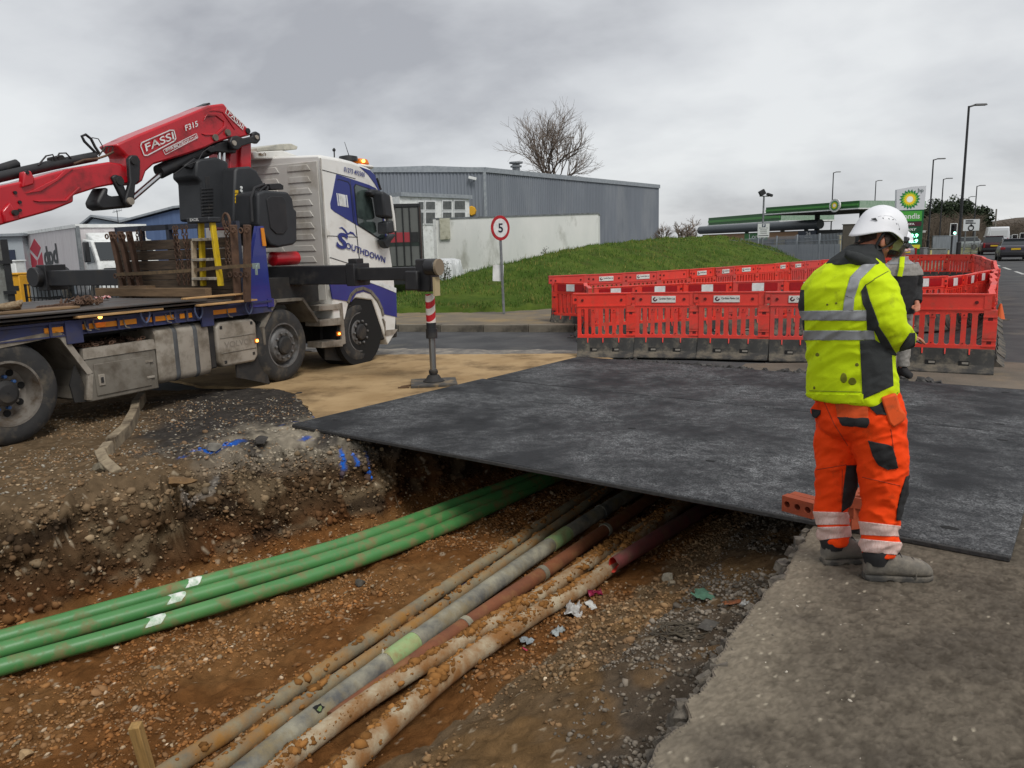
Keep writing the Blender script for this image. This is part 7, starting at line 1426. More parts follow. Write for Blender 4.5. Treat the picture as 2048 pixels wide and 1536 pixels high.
# outer boom
ob = cr('crane_outer_boom', [(-700, 905), (0, 728), (180, 690), (430, 620), (560, 590), (830, 545), (930, 560), (985, 640), (975, 712), (870, 716), (740, 742), (560, 800), (560, 850), (400, 915), (150, 985), (0, 1028), (-700, 1235)], -.13, .28, M_cred, bevel=.02)
cr('boom_rib', [(200, 785), (430, 670), (500, 600), (560, 595), (440, 690), (310, 770)], -.15, .03, M_cred, ob, .006); cr('boom_rib', [(255, 838), (500, 830), (600, 735), (620, 740), (510, 845), (300, 850)], -.15, .03, M_cred, ob, .006)
cr('boom_lug', [(175, 740), (185, 620), (235, 610), (265, 670), (262, 715)], -.17, .1, M_cred, ob); boss(210, 625, .02, -.18, .03, M_cblk, ob)
for x, y in ((120, 778), (155, 850), (155, 912)): boss(x, y, .018, -.15, .03, M_cblk, ob, 'bolt')
cr('boom_bracket', [(20, 920), (80, 850), (110, 905), (150, 920), (150, 985), (40, 1010)], -.16, .06, M_cred, ob); boss(125, 930, .03, -.2, .06, M_chas, ob)
def tub(name, pts, r, mt, par=TR, yy=0.0, n=12): m = MB(); m.tube([TS(*z1_(x, y), YB+yy) for x, y in pts], r, n); return tp(name, m, mt, par, smooth=40)
tub('extension_cylinder', [(-600, 800), (0, 660), (400, 568), (720, 505)], .055, M_cblk, ob, .02); tub('extension_cylinder', [(-600, 730), (0, 600), (80, 575), (130, 560)], .05, M_cblk, ob, .12); tub('cylinder_stub', [(80, 575), (145, 555)], .018, M_cblk, ob, .1)
cr('valve_block', [(390, 510), (480, 490), (525, 540), (520, 570), (410, 585)], -.02, .1, M_chas, ob); tub('hydraulic_pipe', [(290, 570), (350, 500), (400, 490), (412, 520)], .009, M_cblk, ob, -.03, 6); tub('hydraulic_pipe', [(435, 510), (450, 480), (500, 478), (540, 520)], .009, M_cblk, ob, -.03, 6)
tub('hose_loop', [(740, 490), (690, 440), (640, 390), (620, 350), (650, 338), (690, 370), (720, 430), (760, 490)], .016, M_cblk, ob, 0, 8); tub('hose_loop', [(690, 380), (700, 362), (745, 370), (775, 420), (780, 470)], .006, M_cblk, ob, .05, 6); tub('hose_loop', [(750, 500), (800, 430), (860, 425), (880, 450), (960, 495)], .008, M_chas, ob, -.08, 6); tub('hose_loop', [(560, 560), (640, 530), (740, 520), (800, 500), (860, 470)], .014, M_rust, ob, -.1, 6)
for x in (790, 820, 850): tub('hose_guide', [(x, 470), (x+10, 425)], .006, M_chas, ob, -.08, 5)
# knuckle links and ram
k1 = cr('knuckle_link', [(975, 520), (1000, 492), (1045, 495), (1068, 535), (1062, 690), (1030, 720), (1022, 830), (1005, 890), (970, 885), (950, 850), (960, 800), (990, 700)], -.21, .06, M_cblk); boss(1022, 540, .04, -.235, .04, M_chas, k1); boss(998, 843, .045, -.24, .04, M_alu, k1)
cr('knuckle_link', [(850, 660), (880, 640), (930, 655), (945, 730), (985, 830), (950, 860), (900, 760)], -.17, .06, M_cblk); boss(915, 690, .05, -.19, .05, M_chas, k1)
cr('knuckle_arm', [(735, 850), (760, 800), (790, 740), (830, 740), (822, 795), (860, 805), (920, 800), (1000, 800), (1025, 845), (1005, 890), (960, 895), (860, 905), (790, 912), (750, 895)], -.12, .24, M_cblk, bevel=.03)
tub('ram_rod', [(1000, 825), (1240, 620)], .035, M_chrome, TR, -.02); tub('ram_barrel', [(1205, 622), (1420, 515), (1640, 420)], .088, M_cblk, TR, -.02, 18)
cr('ram_valve', [(1395, 575), (1480, 510), (1505, 560), (1450, 600)], -.16, .08, M_cblk); tub('hydraulic_pipe', [(1320, 640), (1400, 580), (1500, 540), (1540, 470), (1600, 430)], .008, M_cblk, TR, -.18, 6)
# column and black covers
cr('crane_column', [(1745, 470), (1835, 420), (1908, 400), (1905, 600), (1900, 1060), (1745, 1060)], -.08, .42, M_cred); cr('column_edge', [(1828, 425), (1908, 398), (1908, 600), (1830, 600)], -.13, .06, M_cred)
for x in (1662, 1697): tub('lift_ram', [(x, 440), (x+3, 560)], .022, M_chrome, TR, -.1)
c_ = cr('crane_cover', [(1490, 540), (1520, 522), (1645, 508), (1735, 545), (1740, 1010), (1540, 990), (1525, 700), (1485, 660)], -.2, .45, M_plas, bevel=.03)
for i in range(9): cr('cover_louvre', [(1535, 745+i*25), (1620, 740+i*25), (1620, 752+i*25), (1535, 757+i*25)], -.215, .02, M_cblk, c_, .003)
cr('cover_groove', [(1555, 655), (1590, 655), (1598, 950), (1585, 950)], -.205, .01, M_cblk, c_, .002)
c_ = cr('crane_cover', [(1785, 610), (1800, 585), (1900, 578), (1950, 610), (2005, 710), (2000, 1000), (1770, 1020)], -.42, .4, M_plas, bevel=.03)
for i in range(4): cr('warning_label', [(1784, 760+i*26), (1808, 760+i*26), (1808, 780+i*26), (1784, 780+i*26)], -.428, .006, mat('label_yellow', S(210, 170, 30), rough=.5), c_, 0)
for y in (740, 765): boss(1833, y, .02, -.43, .012, M_white, c_, 'round_label')
# hydraulic tank
def t2(pts, y, th, mt, name, par=TR, bevel=.03): m = MB(); m.prism([TS(*z2(*p), y) for p in pts], (0, th, 0)); return tp(name, m, mt, par, bevel=bevel, seg=4)
ht = t2([(580, 880), (640, 855), (840, 870), (880, 930), (890, 1010), (915, 1030), (918, 1290), (890, 1320), (760, 1345), (690, 1325), (640, 1250), (585, 1150)], .12, .55, M_plas, 'hydraulic_tank', bevel=.05)
t2([(655, 930), (690, 905), (790, 905), (820, 940), (835, 1180), (800, 1230), (740, 1230), (690, 1180)], .105, .02, M_cblk, 'tank_recess', ht, .01)
t2([(680, 800), (770, 795), (800, 815), (800, 850), (690, 850)], .2, .2, M_cblk, 'tank_cap', ht, .01)
for off in (0, 45, 90): tub('hydraulic_hose', [(2005+off*.3, 715+off*.2), (1930+off, 745+off*.3), (1905+off*.8, 820), (1915+off*.6, 1000)], .02, M_cblk, ht, -.75, 8)
m = MB(); a_, b_ = TS(542, 518, .35), TS(594, 516, .35); m.tube([a_, a_+Vector((.03, 0, 0)), b_-Vector((.03, 0, 0)), b_], [.06, .1, .1, .07], 18); tp('air_tank', m, M_cred, smooth=40)
m = MB(); m.b2((3.5, .1, 1.05), (4.6, 2.3, 1.42)); tp('crane_base', m, M_chas)
# ---- headboard (crosswise, behind the crane)
XH = 3.05
def hb(u, v): return TC(u, v, XH)
yl, yr = 2.42, .08
for i in range(6):
    z0 = 1.17+i*.135; m = MB(); m.b2((XH, yr, z0), (XH+.05, yl, z0+.128)); tp('headboard_plank', m, M_oldw, bevel=.006)
zt_ = 2.18; m = MB()
for y in (.1, .75, 1.35, 1.9, 2.38): m.b2((XH+.05, y-.03, 1.15), (XH+.11, y+.03, zt_))
m.b2((XH+.05, yr, zt_-.07), (XH+.11, yl, zt_)); m.b2((XH+.05, yr, 1.93), (XH+.11, yl, 1.98)); tp('headboard_frame', m, mat('frame_navy', S(40, 46, 62), S(52, 56, 68), rough=.6, dirt=S(60, 54, 48), damt=.3))
# blue chequer-plate pillar
pp_ = sp('pillar', [(500, 615), (545, 612), (538, 560), (527, 452), (515, 452), (507, 500), (500, 560)], -.01, .06, M_bluep)
m = MB(); m.b2((3.45, -.02, 1.05), (3.56, .06, 1.16)); tp('pillar_foot', m, M_bluep)
sp('pillar_reflector', [(522, 456), (528, 456), (533, 492), (526, 492)], -.03, .012, M_org)
# ================================================================ THINGS CARRIED ON THE LORRY
def world(p): return TO+TX*p[0]+TY*p[1]+TZ_*p[2]
def onlorry(name, label, cat, p, group=None): return thing(name, label, cat, world(p), HD, group)
# rusty stake posts with rings
def stake(label, y0, z0, y1, z1, x=XH-.09):
    t = onlorry('stake_post', label, 'stake', (x, y0, z0), 'rusty steel stake posts'); d = Vector((-.04, y1-y0, z1-z0)); m = MB(); R = d.to_track_quat('Z', 'Y').to_matrix()
    m.box(d/2, (.09, .05, d.length), R); m.build('post_channel', M_rust, t, bevel=.006)
    for k in (.36, .93):
        for sg in (-1, 1): c = d*k+Vector((-.05, sg*.055, 0)); m = MB(); m.tube([c+Vector((0, .03*math.cos(a), .03*math.sin(a))) for a in np.linspace(0, 2*math.pi, 11)], .010, 6); m.build('ring', M_rust, t)
for i, (ub_, ut) in enumerate(((262, 240), (279, 257), (296, 274))):
    a, b_ = hb(ub_, 578), hb(ut, 463); stake(['outermost rusty stake post at the far end of the headboard', 'middle rusty stake post of three strapped to the headboard', 'inner rusty stake post of three beside the bare planks'][i], a.y, 1.16, b_.y, max(b_.z, 1.9))
for i, (ub_, ut) in enumerate(((485, 482), (503, 510))):
    a, b_ = hb(ub_, 585), hb(ut, 450); stake(['rusty stake post nearer the ladder of the right pair', 'rusty stake post next to the blue pillar'][i], a.y, 1.16, b_.y, max(b_.z, 1.9))
# chains
def chain_hang(label, u, vt, vb, strands, spread, seed, hook=False):
    a, b_ = hb(u, vt), hb(u, vb); rr = random.Random(seed); t = onlorry('chain', label, 'chain', (XH-.1, a.y, b_.z), 'rusty chains on the headboard'); L_ = a.z-b_.z
    for s in range(strands):
        m = MB(); y0 = (s-(strands-1)/2)*spread+rr.uniform(-.02, .02); n = int(L_/.042); ph = rr.uniform(0, 6); xo = rr.uniform(-.06, .02)
        for i in range(n):
            z = i*.042+.02; c = Vector((xo+.01*math.sin(i*.3), y0+.02*math.sin(ph+i*.22), z)); tw = (i % 2)*math.pi/2+.5; ex = Vector((math.cos(tw), math.sin(tw), 0)); m.tube([c+ex*(.017*math.cos(q))+Vector((0, 0, .029*math.sin(q))) for q in np.linspace(0, 2*math.pi, 9)], .0065, 4, False)
        m.build('strand', M_rust, t)
    if hook: m = MB(); c = Vector((-.02, 0, L_-.02)); m.tube([c+Vector((0, .06*math.cos(q)*(1 if q < 4 else .9), .10*math.sin(q))) for q in np.linspace(-1.2, 4.6, 14)], .016, 7); m.build('hook', M_rust, t)
chain_hang('thick bundle of rusty chain hanging left of the yellow ladder', 372, 452, 568, 6, .05, 1); chain_hang('rusty chain with a large hook hanging right of the ladder', 467, 440, 530, 3, .045, 2, True); chain_hang('short bunch of rusty chain at the far end of the headboard frame', 292, 455, 492, 2, .04, 3)
# yellow step ladder
M_ladd = mat('ladder_yellow', S(214, 182, 24), S(198, 166, 20), scale=6, rough=.5, dirt=S(110, 94, 40), damt=.25, dscale=8); M_lstep = mat('ladder_step', S(170, 164, 150), S(140, 132, 118), scale=8, rough=.7, dirt=S(90, 76, 58), damt=.5, dscale=12)
XL = XH-.16; la = lambda u, v: TC(u, v, XL)
bl_, br_ = la(396, 572), la(442, 572); tl2, tr2 = la(398, 442), la(424, 440)
lt = onlorry('step_ladder', 'yellow fibreglass step ladder leaning against the plank headboard', 'ladder', (XL, (bl_.y+br_.y)/2, 1.2)); o_ = Vector((XL, (bl_.y+br_.y)/2, 1.2))
def rail(name, p, q, mt, w=.045, dx=0.0): m = MB(); d = q-p; R = d.to_track_quat('Z', 'X').to_matrix(); m.box((p+q)/2-o_+Vector((dx, 0, 0)), (w, .07, d.length), R); m.build(name, mt, lt, bevel=.005)
rail('stile', br_+Vector((0, 0, .0)), tr2, M_ladd); rail('stile', la(402, 572), la(397, 445), M_ladd, dx=.04); rail('stile', la(393, 572), la(391, 482), mat('worn_pale_stile', S(150, 134, 112), S(176, 162, 140), scale=20, rough=.8), .03, -.03)
for k, v in enumerate((480, 520, 558)): p, q = la(392, v+1), la(428+k*5, v-3); m = MB(); d = q-p; m.box((p+q)/2-o_, (.14, d.length, .035), None); m.build('step', M_lstep, lt, bevel=.004)
p, q = la(386, 443), la(430, 438); m = MB(); m.box((p+q)/2-o_, (.2, (q-p).length, .07)); tc_ = m.build('top_cap', M_plas, lt, bevel=.012)
P_ = la(394, 443)-o_+Vector((-.106, 0, -.0)); text('ladder_name', 'EXCEL', P_, Vector((0, -.16, 0)), Vector((0, 0, .035)), M_white, tc_, .003, .02)
# strap across the load
m = MB(); pts = [TC(u, v, XH-.2) for u, v in ((234, 549), (300, 546), (380, 541), (430, 536), (470, 533), (515, 530))]; st0 = pts[2]; r_ = onlorry('ratchet_strap', 'brown webbing strap tied across the stakes and ladder', 'strap', st0); hw = Vector((0, 0, .022))
rows = [[p-st0-hw, p-st0+hw] for p in pts]; m.loft(rows, False, False); q = m.build('webbing', mat('webbing', S(112, 92, 66), S(84, 70, 52), scale=15, rough=.9), r_); q.modifiers.new('t', 'SOLIDIFY').thickness = .004
m = MB(); a = TC(512, 532, XH-.21)-st0; m.box(a, (.04, .09, .07)); m.box(a+Vector((-.03, -.03, -.05)), (.02, .03, .12)); m.build('ratchet', mat('ratchet_zinc', S(150, 164, 160), rough=.4, metal=.6), r_, bevel=.004)
# timbers, steel sheets
def timber(label, x0, y0, x1, y1, z, w, h, mt=M_oldw, cat='timber', name='timber_batten'):
    p, q = Vector((x0, y0, z+h/2)), Vector((x1, y1, z+h/2)); d = q-p; o = onlorry(name, label, cat, (p+q)/2); o.rotation_euler.z = HD+math.atan2(d.y, d.x); m = MB(); m.box((0, 0, 0), (d.length, w, h)); m.build('beam', mt, o, bevel=.005); return o
M_brnt = mat('brown_timber', S(122, 98, 72), S(98, 78, 56), scale=3, rough=.9, stretch=(1, 9, 9), bump=.4)
timber('long brown timber lying across the deck in front of the headboard', XH-.35, yr+.15, XH-.32, yl-.02, 1.24, .10, .11, M_brnt)
for i in range(3): timber(['short offcut plank at the bottom of the small plank pile', 'short offcut plank in the middle of the small plank pile', 'reddish offcut plank on top of the small plank pile'][i], XH-.22, 1.35+.05*i, XH-.18, 2.0-.1*i if i < 2 else 2.05, 1.24+i*.045, .14, .042, M_brnt)
M_sheet = mat('steel_sheet', S(66, 64, 64), S(84, 78, 72), scale=2, rough=.6, metal=.3, dirt=S(92, 72, 58), damt=.35, dscale=3)
def slab(label, x0, x1, y0, y1, z, h, mt, cat='steel sheet', name='steel_sheet', rz=0): o = onlorry(name, label, cat, ((x0+x1)/2, (y0+y1)/2, z)); o.rotation_euler.z += rz; m = MB(); m.b2((-(x1-x0)/2, -(y1-y0)/2, 0), ((x1-x0)/2, (y1-y0)/2, h)); m.build('sheet', mt, o, bevel=.003); return o
slab('dark steel sheet at the bottom of the pile on the deck', -2.4, 2.75, -.10, 2.3, 1.185, .02, M_sheet); slab('upper dark steel sheet overhanging the deck edge', -2.6, 2.35, -.14, 2.2, 1.225, .018, M_sheet, rz=.006)
timber('pale sawn batten poking out under the steel sheets by the toolbox', .7, -.09, 1.75, -.05, 1.157, .09, .026, M_newt); timber('pair of pale sawn battens under the sheets near the blue pillar', 2.2, -.12, 3.15, -.09, 1.158, .09, .024, M_newt); timber('bright sawn batten lying on the sheets near the blue pillar', 2.1, -.02, 3.1, .0, 1.245, .09, .022, M_newt); timber('long weathered board lying on the steel sheets', -2.2, .25, .9, .2, 1.245, .18, .025, mat('grey_board', S(140, 112, 80), S(104, 84, 62), scale=3, rough=.9, stretch=(1, 9, 9)))
# chain and rope lying on the deck
m = MB(); p0 = TS(75, 603, .35); pr_ = TS(170, 593, .5); n = 46
for i in range(n):
    c = p0.lerp(pr_, i/n)-p0+Vector((0, .03*math.sin(i*.4), .012)); tw = (i % 2)*math.pi/2; ex = Vector((0, math.cos(tw), math.sin(tw))); dd = (pr_-p0).normalized(); m.tube([c+ex*(.018*math.cos(q))+dd*(.034*math.sin(q)) for q in np.linspace(0, 6.28, 9)], .008, 4, False)
o = thing('chain', 'long rusty chain lying along the steel sheets', 'chain', world((p0.x, p0.y, 1.252)), HD); m.build('links', M_rust, o)
m = MB(); c = TS(162, 590, .5); o = thing('chain_pile', 'rusty shackle and chain pile on the deck by the black beam', 'chain', world((c.x, c.y, 1.25)), HD); rr = random.Random(6)
for i in range(60): q = Vector((rr.gauss(0, .1), rr.gauss(0, .07), abs(rr.gauss(0, .04))+.01)); a = Vector((rr.gauss(0, 1), rr.gauss(0, 1), rr.gauss(0, 1))).normalized(); b_ = a.orthogonal().normalized(); m.tube([q+a*(.034*math.cos(t))+b_*(.018*math.sin(t)) for t in np.linspace(0, 6.28, 8)], .008, 4, False)
m.build('links', M_rust, o)
m = MB(); c = TS(12, 598, .2); o = thing('rope_coil', 'thick dirty rope doubled up on the deck edge', 'rope', world((c.x, c.y, 1.26)), HD)
for k in range(3): m.tube([(-.6+k*.02, .0+k*.05, .03+k*.02), (-.1, .02+k*.05, .05), (.14+k*.02, .05, .05+k*.02), (.18, .1, .03), (.1, .16, .02), (-.5, .18, .02)], .02, 7)
m.build('rope', mat('rope_dirty', S(150, 134, 108), S(108, 84, 58), scale=30, rough=.9), o, smooth=60)
crumple('tape_scrap', 'red and white barrier tape bunched on the deck', 205, 575, .16, .12, S(214, 200, 196), S(190, 40, 40), amp=.35, seed=21, z=1.2)
bpy.data.objects['tape_scrap'].location = world((*TS(205, 575, 1.2)[:2], 1.25))
# ================================================================ PEOPLE
def remesh(mb, voxel, it=6, wr=0.0, wseed=1, wscale=9):
    me = mb.mesh('tmp', M_blk); o = bpy.data.objects.new('tmp', me); COL.objects.link(o)
    r = o.modifiers.new('r', 'REMESH'); r.mode = 'VOXEL'; r.voxel_size = voxel; s_ = o.modifiers.new('s', 'SMOOTH'); s_.iterations = it; s_.factor = .5
    dg = bpy.context.evaluated_depsgraph_get(); dg.update(); out = bpy.data.meshes.new_from_object(o.evaluated_get(dg)); bpy.data.objects.remove(o)
    if wr:
        n = len(out.vertices); co = np.empty(n*3, np.float32); no = np.empty(n*3, np.float32); out.vertices.foreach_get('co', co); out.vertices.foreach_get('normal', no); co = co.reshape(-1, 3); no = no.reshape(-1, 3)
        a = fbm(co[:, 0]*wscale+co[:, 2]*wscale*.7+co[:, 1]*3, co[:, 2]*wscale*1.5-co[:, 0]*4+co[:, 1]*wscale, 3, wseed); rid = 1-np.abs(a-.5)*4
        b = fbm(co[:, 0]*wscale*2.2-co[:, 2]*12, co[:, 2]*wscale*1.1+co[:, 1]*17, 2, wseed+5)-.5
        co += no*((rid-.35)*wr+b*wr*.8)[:, None]; out.vertices.foreach_set('co', co.ravel()); out.update()
    return out
def ringsz(lv):                                                          # body rings: (u, v, Y, a, b, theta) -> list of points, a across, b along facing
    R = []
    for u, v, Y, a, b, th in lv:
        c = at(u, v, Y); F_ = Vector((math.cos(th), math.sin(th), 0)); L_ = Vector((-math.sin(th), math.cos(th), 0)); R.append([c+L_*(a*math.copysign(abs(math.cos(k))**.85, math.cos(k)))+F_*(b*math.copysign(abs(math.sin(k))**.85, math.sin(k))) for k in np.linspace(0, 2*math.pi, 29)[:-1]])
    return R
def limb(m, pts, n=16): m.tube([at(u, v, Y) for u, v, Y, r in pts], [r for *_, r in pts], n)
def garment(name, me, mt, parent, base):
    m2 = me.copy(); m2.transform(Matrix.Translation(-Vector(base))); m2.materials.clear(); m2.materials.append(mt); smooth_mesh(m2, 180); return link(name, m2, parent)
def patch(name, me, poly, off, mt, parent, base, thick=.004, front=True):
    bm = bmesh.new(); bm.from_mesh(me); eye = Vector((0, 0, EYE)); rs = [ray(u, v) for u, v in poly]; cen = sum((r.normalized() for r in rs), Vector())
    for i in range(len(rs)):
        nn = rs[i].cross(rs[(i+1) % len(rs)]).normalized()
        if nn.dot(cen) > 0: nn = -nn
        bmesh.ops.bisect_plane(bm, geom=bm.verts[:]+bm.edges[:]+bm.faces[:], plane_co=eye, plane_no=nn, clear_outer=True)
    bm.normal_update()
    if front: bmesh.ops.delete(bm, geom=[f for f in bm.faces if f.normal.dot(f.calc_center_median()-eye) > 0], context='FACES')
    seen = set(); best = []; isls = []
    for f in bm.faces:
        if f in seen: continue
        st_, isl = [f], []; seen.add(f)
        while st_:
            g = st_.pop(); isl.append(g)
            for e_ in g.edges:
                for h in e_.link_faces:
                    if h not in seen: seen.add(h); st_.append(h)
        isls.append(isl)
    if isls:
        big = max(len(i_) for i_ in isls); best = min((i_ for i_ in isls if len(i_) > .2*big), key=lambda i_: sum((f.calc_center_median()-eye).length for f in i_)/len(i_))
    keep = set(best); bmesh.ops.delete(bm, geom=[f for f in bm.faces if f not in keep], context='FACES'); bm.normal_update()
    for v in bm.verts: v.co = v.co+v.normal*off-Vector(base)
    m2 = bpy.data.meshes.new(name); bm.to_mesh(m2); bm.free(); m2.materials.append(mt); smooth_mesh(m2, 180); o = link(name, m2, parent); s_ = o.modifiers.new('t', 'SOLIDIFY'); s_.thickness = thick; s_.offset = -1; return o
def hand(m, wrist, d, up, sgn=1, curl=.9, s=1.0):                         # palm and five fingers added to a builder
    d = d.normalized(); side = d.cross(up).normalized()*sgn; nrm = side.cross(d).normalized()*sgn; p = wrist
    m.tube([p-d*.02, p+d*.03, p+d*.085], [.030*s, .036*s, .034*s], 10, ry=.55)
    for k, (o_, l) in enumerate(((.028, .07), (.010, .08), (-.009, .075), (-.026, .058))):
        q = p+d*.085+side*o_*s; a = d.copy(); pts = [q-d*.02, q]
        for j in range(3): a = (a*math.cos(curl*.5)+up*-math.sin(curl*.5)).normalized(); q = q+a*(l*s*(.45, .32, .23)[j]); pts.append(q)
        m.tube(pts, [.010*s, .0095*s, .009*s, .0085*s, .007*s], 7)
    q = p+d*.03+side*.03*s; m.tube([q, q+side*.025+d*.02, q+side*.03+d*.05-up*.01, q+side*.022+d*.075-up*.018], [.013*s, .012*s, .0105*s, .008*s], 7)
M_skin = mat('skin', S(186, 128, 102), S(170, 108, 84), scale=30, rough=.55, spec=.4); M_hair = mat('dark_hair', S(42, 32, 26), S(62, 48, 38), scale=60, rough=.8, stretch=(1, 1, 3), bump=.6, bscale=90)
M_hiy = mat('hi_vis_yellow', S(206, 230, 20), S(194, 220, 16), scale=3, rough=.75, dirt=S(146, 156, 40), damt=.20, dscale=9, bump=.15, bscale=120, spec=.2)
M_hio = mat('hi_vis_orange', S(250, 74, 16), S(240, 66, 14), scale=4, rough=.8, dirt=S(170, 62, 24), damt=.18, dscale=9, bump=.15, bscale=150, spec=.2)
M_drk = mat('charcoal_cloth', S(48, 50, 51), S(58, 60, 60), scale=6, rough=.85, bump=.2, bscale=90, spec=.2); M_bcl = mat('black_cloth', S(26, 26, 28), S(36, 36, 37), scale=9, rough=.85, bump=.2, bscale=90)
M_refl = mat('reflective_tape', S(148, 150, 152), S(134, 136, 140), scale=5, rough=.45, spec=.6, dirt=S(110, 110, 106), damt=.25, dscale=10)
M_refw = mat('reflective_hatched', S(222, 196, 188), S(206, 170, 160), scale=140, rough=.5, stretch=(1, 1, .35))
WY = 3.80; TH = math.radians(40)
base = Vector((gp(1740, 1140).x, gp(1740, 1140).y, 0))
# ---- hidden body with head, neck and hands: one mesh
bd = MB()
bd.loft(ringsz([(1714, 815, WY, .15, .10, TH), (1705, 740, WY, .15, .10, TH), (1698, 640, WY, .17, .11, TH), (1700, 575, WY, .16, .10, TH), (1712, 535, WY, .07, .07, TH), (1724, 505, WY+.02, .058, .06, TH), (1738, 485, WY+.03, .058, .062, TH)]))
for hp in ([(1745, 800, 3.76, .09), (1768, 935, 3.74, .065), (1758, 1105, 3.76, .045)], [(1680, 800, 3.92, .09), (1670, 935, 3.94, .065), (1668, 1085, 3.97, .045)]): limb(bd, hp)
limb(bd, [(1752, 568, 3.66, .05), (1772, 640, 3.62, .05), (1787, 664, 3.64, .045), (1808, 674, 3.84, .034), (1812, 672, 3.90, .028)]); limb(bd, [(1642, 572, 3.99, .05), (1640, 660, 4.06, .045), (1690, 690, 4.14, .04), (1772, 680, 4.12, .03), (1790, 676, 4.11, .026)])
wr_ = at(1812, 676, 3.90); hand(bd, wr_, Vector((.35, .8, .1)), Vector((0, 0, 1)), -1); wl_ = at(1790, 676, 4.11); hand(bd, wl_, Vector((.85, -.2, .1)), Vector((0, 0, 1)), 1)
# head: local X = face forward, Z = crown
HC = at(1752, 473, WY+.02); hyaw = math.radians(14); hp_ = math.radians(42)
HM = Matrix.Rotation(hyaw, 3, 'Z') @ Matrix.Rotation(hp_, 3, 'Y')
def hl(x, y, z): return HC+HM @ Vector((x, y, z))
def add_h(mb, x, y, z, r, sc, n=16, m_=12):
    i = len(mb.v); mb.ball((x, y, z), r, n, m_, sc)
    for k in range(i, len(mb.v)): mb.v[k] = tuple(HC+HM @ Vector(mb.v[k]))
add_h(bd, -.005, 0, .03, .1, (.98, .77, .95)); add_h(bd, .030, 0, -.055, .075, (.82, .80, 1.0)); add_h(bd, .052, 0, -.105, .034, (.9, 1.0, .7)); add_h(bd, .098, 0, -.035, .016, (1.0, .8, 1.7)); add_h(bd, .108, 0, -.05, .013, (1, 1.1, .8)); add_h(bd, .088, 0, -.082, .015, (.8, 1.5, .55)); add_h(bd, .08, 0, .0, .03, (.6, 1.7, .5))
for sg in (-1, 1): add_h(bd, .005, sg*.079, -.028, .034, (.62, .30, 1.0)); add_h(bd, .06, sg*.045, -.035, .022, (.7, .9, .7))
bodyme = remesh(bd, .0062, 4); bodyme.name = 'worker_body'
worker = garment('person', bodyme, M_skin, None, (0, 0, 0)); worker.data.transform(Matrix.Translation(-base)); worker.location = base
tag(worker, 'worker in yellow hi-vis jacket, orange trousers and white helmet looking down', 'person')
# ear hollow and hair
hairc = [(1706, 478), (1732, 452), (1770, 455), (1788, 470), (1784, 492), (1776, 492), (1768, 470), (1756, 474), (1752, 505), (1742, 508)]
patch('hair', bodyme, [(1700, 482), (1712, 455), (1770, 448), (1764, 472), (1753, 476), (1750, 500), (1738, 507)], .006, M_hair, worker, base); patch('sideburn', bodyme, [(1768, 466), (1790, 460), (1788, 484), (1778, 494), (1771, 488)], .004, M_hair, worker, base)
# ---- jacket
jk = MB()
jk.loft(ringsz([(1703, 798, WY, .212, .150, TH), (1703, 775, WY, .218, .155, TH), (1701, 735, WY, .214, .152, TH), (1698, 690, WY, .212, .150, TH), (1694, 645, WY, .218, .154, TH), (1691, 605, WY, .224, .154, TH), (1693, 572, WY, .214, .146, TH), (1701, 543, WY, .175, .132, TH), (1711, 524, WY, .120, .112, TH), (1721, 508, WY+.01, .082, .088, TH)]))
limb(jk, [(1736, 556, 3.71, .080), (1752, 576, 3.66, .092), (1762, 608, 3.63, .092), (1772, 642, 3.615, .088), (1782, 664, 3.63, .084), (1794, 674, 3.70, .074), (1803, 678, 3.78, .064), (1808, 677, 3.85, .054)]); limb(jk, [(1668, 556, 3.91, .080), (1652, 582, 3.95, .088), (1645, 620, 4.0, .082), (1646, 665, 4.05, .078), (1690, 692, 4.13, .07), (1765, 686, 4.12, .055)])
jme = remesh(jk, .0075, 8, .0095, 3, 7); jacket = garment('jacket', jme, M_hiy, worker, base)
def z1w(x, y): return (1540+x/3.839, 400+y/3.839)
def jp(name, pts, mt, off=.0035): return patch(name, jme, [z1w(*p) for p in pts], off, mt, worker, base)
jp('reflective_band', [(190, 852), (742, 846), (742, 926), (190, 922)], M_refl); jp('reflective_band', [(190, 1002), (798, 1002), (806, 1074), (190, 1076)], M_refl)
jp('reflective_brace', [(735, 466), (818, 488), (692, 615), (620, 588)], M_refl); jp('reflective_brace', [(620, 586), (693, 612), (645, 762), (575, 738)], M_refl, .0037); jp('reflective_brace', [(577, 728), (648, 752), (640, 850), (562, 846)], M_refl, .0036)
jp('side_panel', [(690, 1078), (806, 1074), (930, 1150), (945, 1425), (712, 1530)], M_drk, .003); jp('side_panel', [(742, 926), (775, 930), (812, 1003), (798, 1003), (744, 998)], M_drk, .003)
jp('sleeve_panel', [(735, 648), (772, 782), (742, 850), (712, 800), (698, 700)], M_drk, .0032); jp('sleeve_panel', [(742, 846), (774, 780), (838, 953), (808, 1010), (742, 925)], M_drk, .0034); jp('sleeve_panel', [(806, 1008), (838, 951), (910, 1080), (990, 1200), (930, 1190), (860, 1120)], M_drk, .0033)
jp('cuff', [(1000, 1130), (1030, 1020), (1110, 1020), (1110, 1150), (1010, 1210), (960, 1190)], M_drk, .004); jp('far_sleeve', [(200, 690), (262, 690), (266, 1080), (200, 1080)], M_drk, .002)
M_stain = mat('oil_stain', S(120, 126, 24), S(96, 96, 30), scale=14, rough=.9)
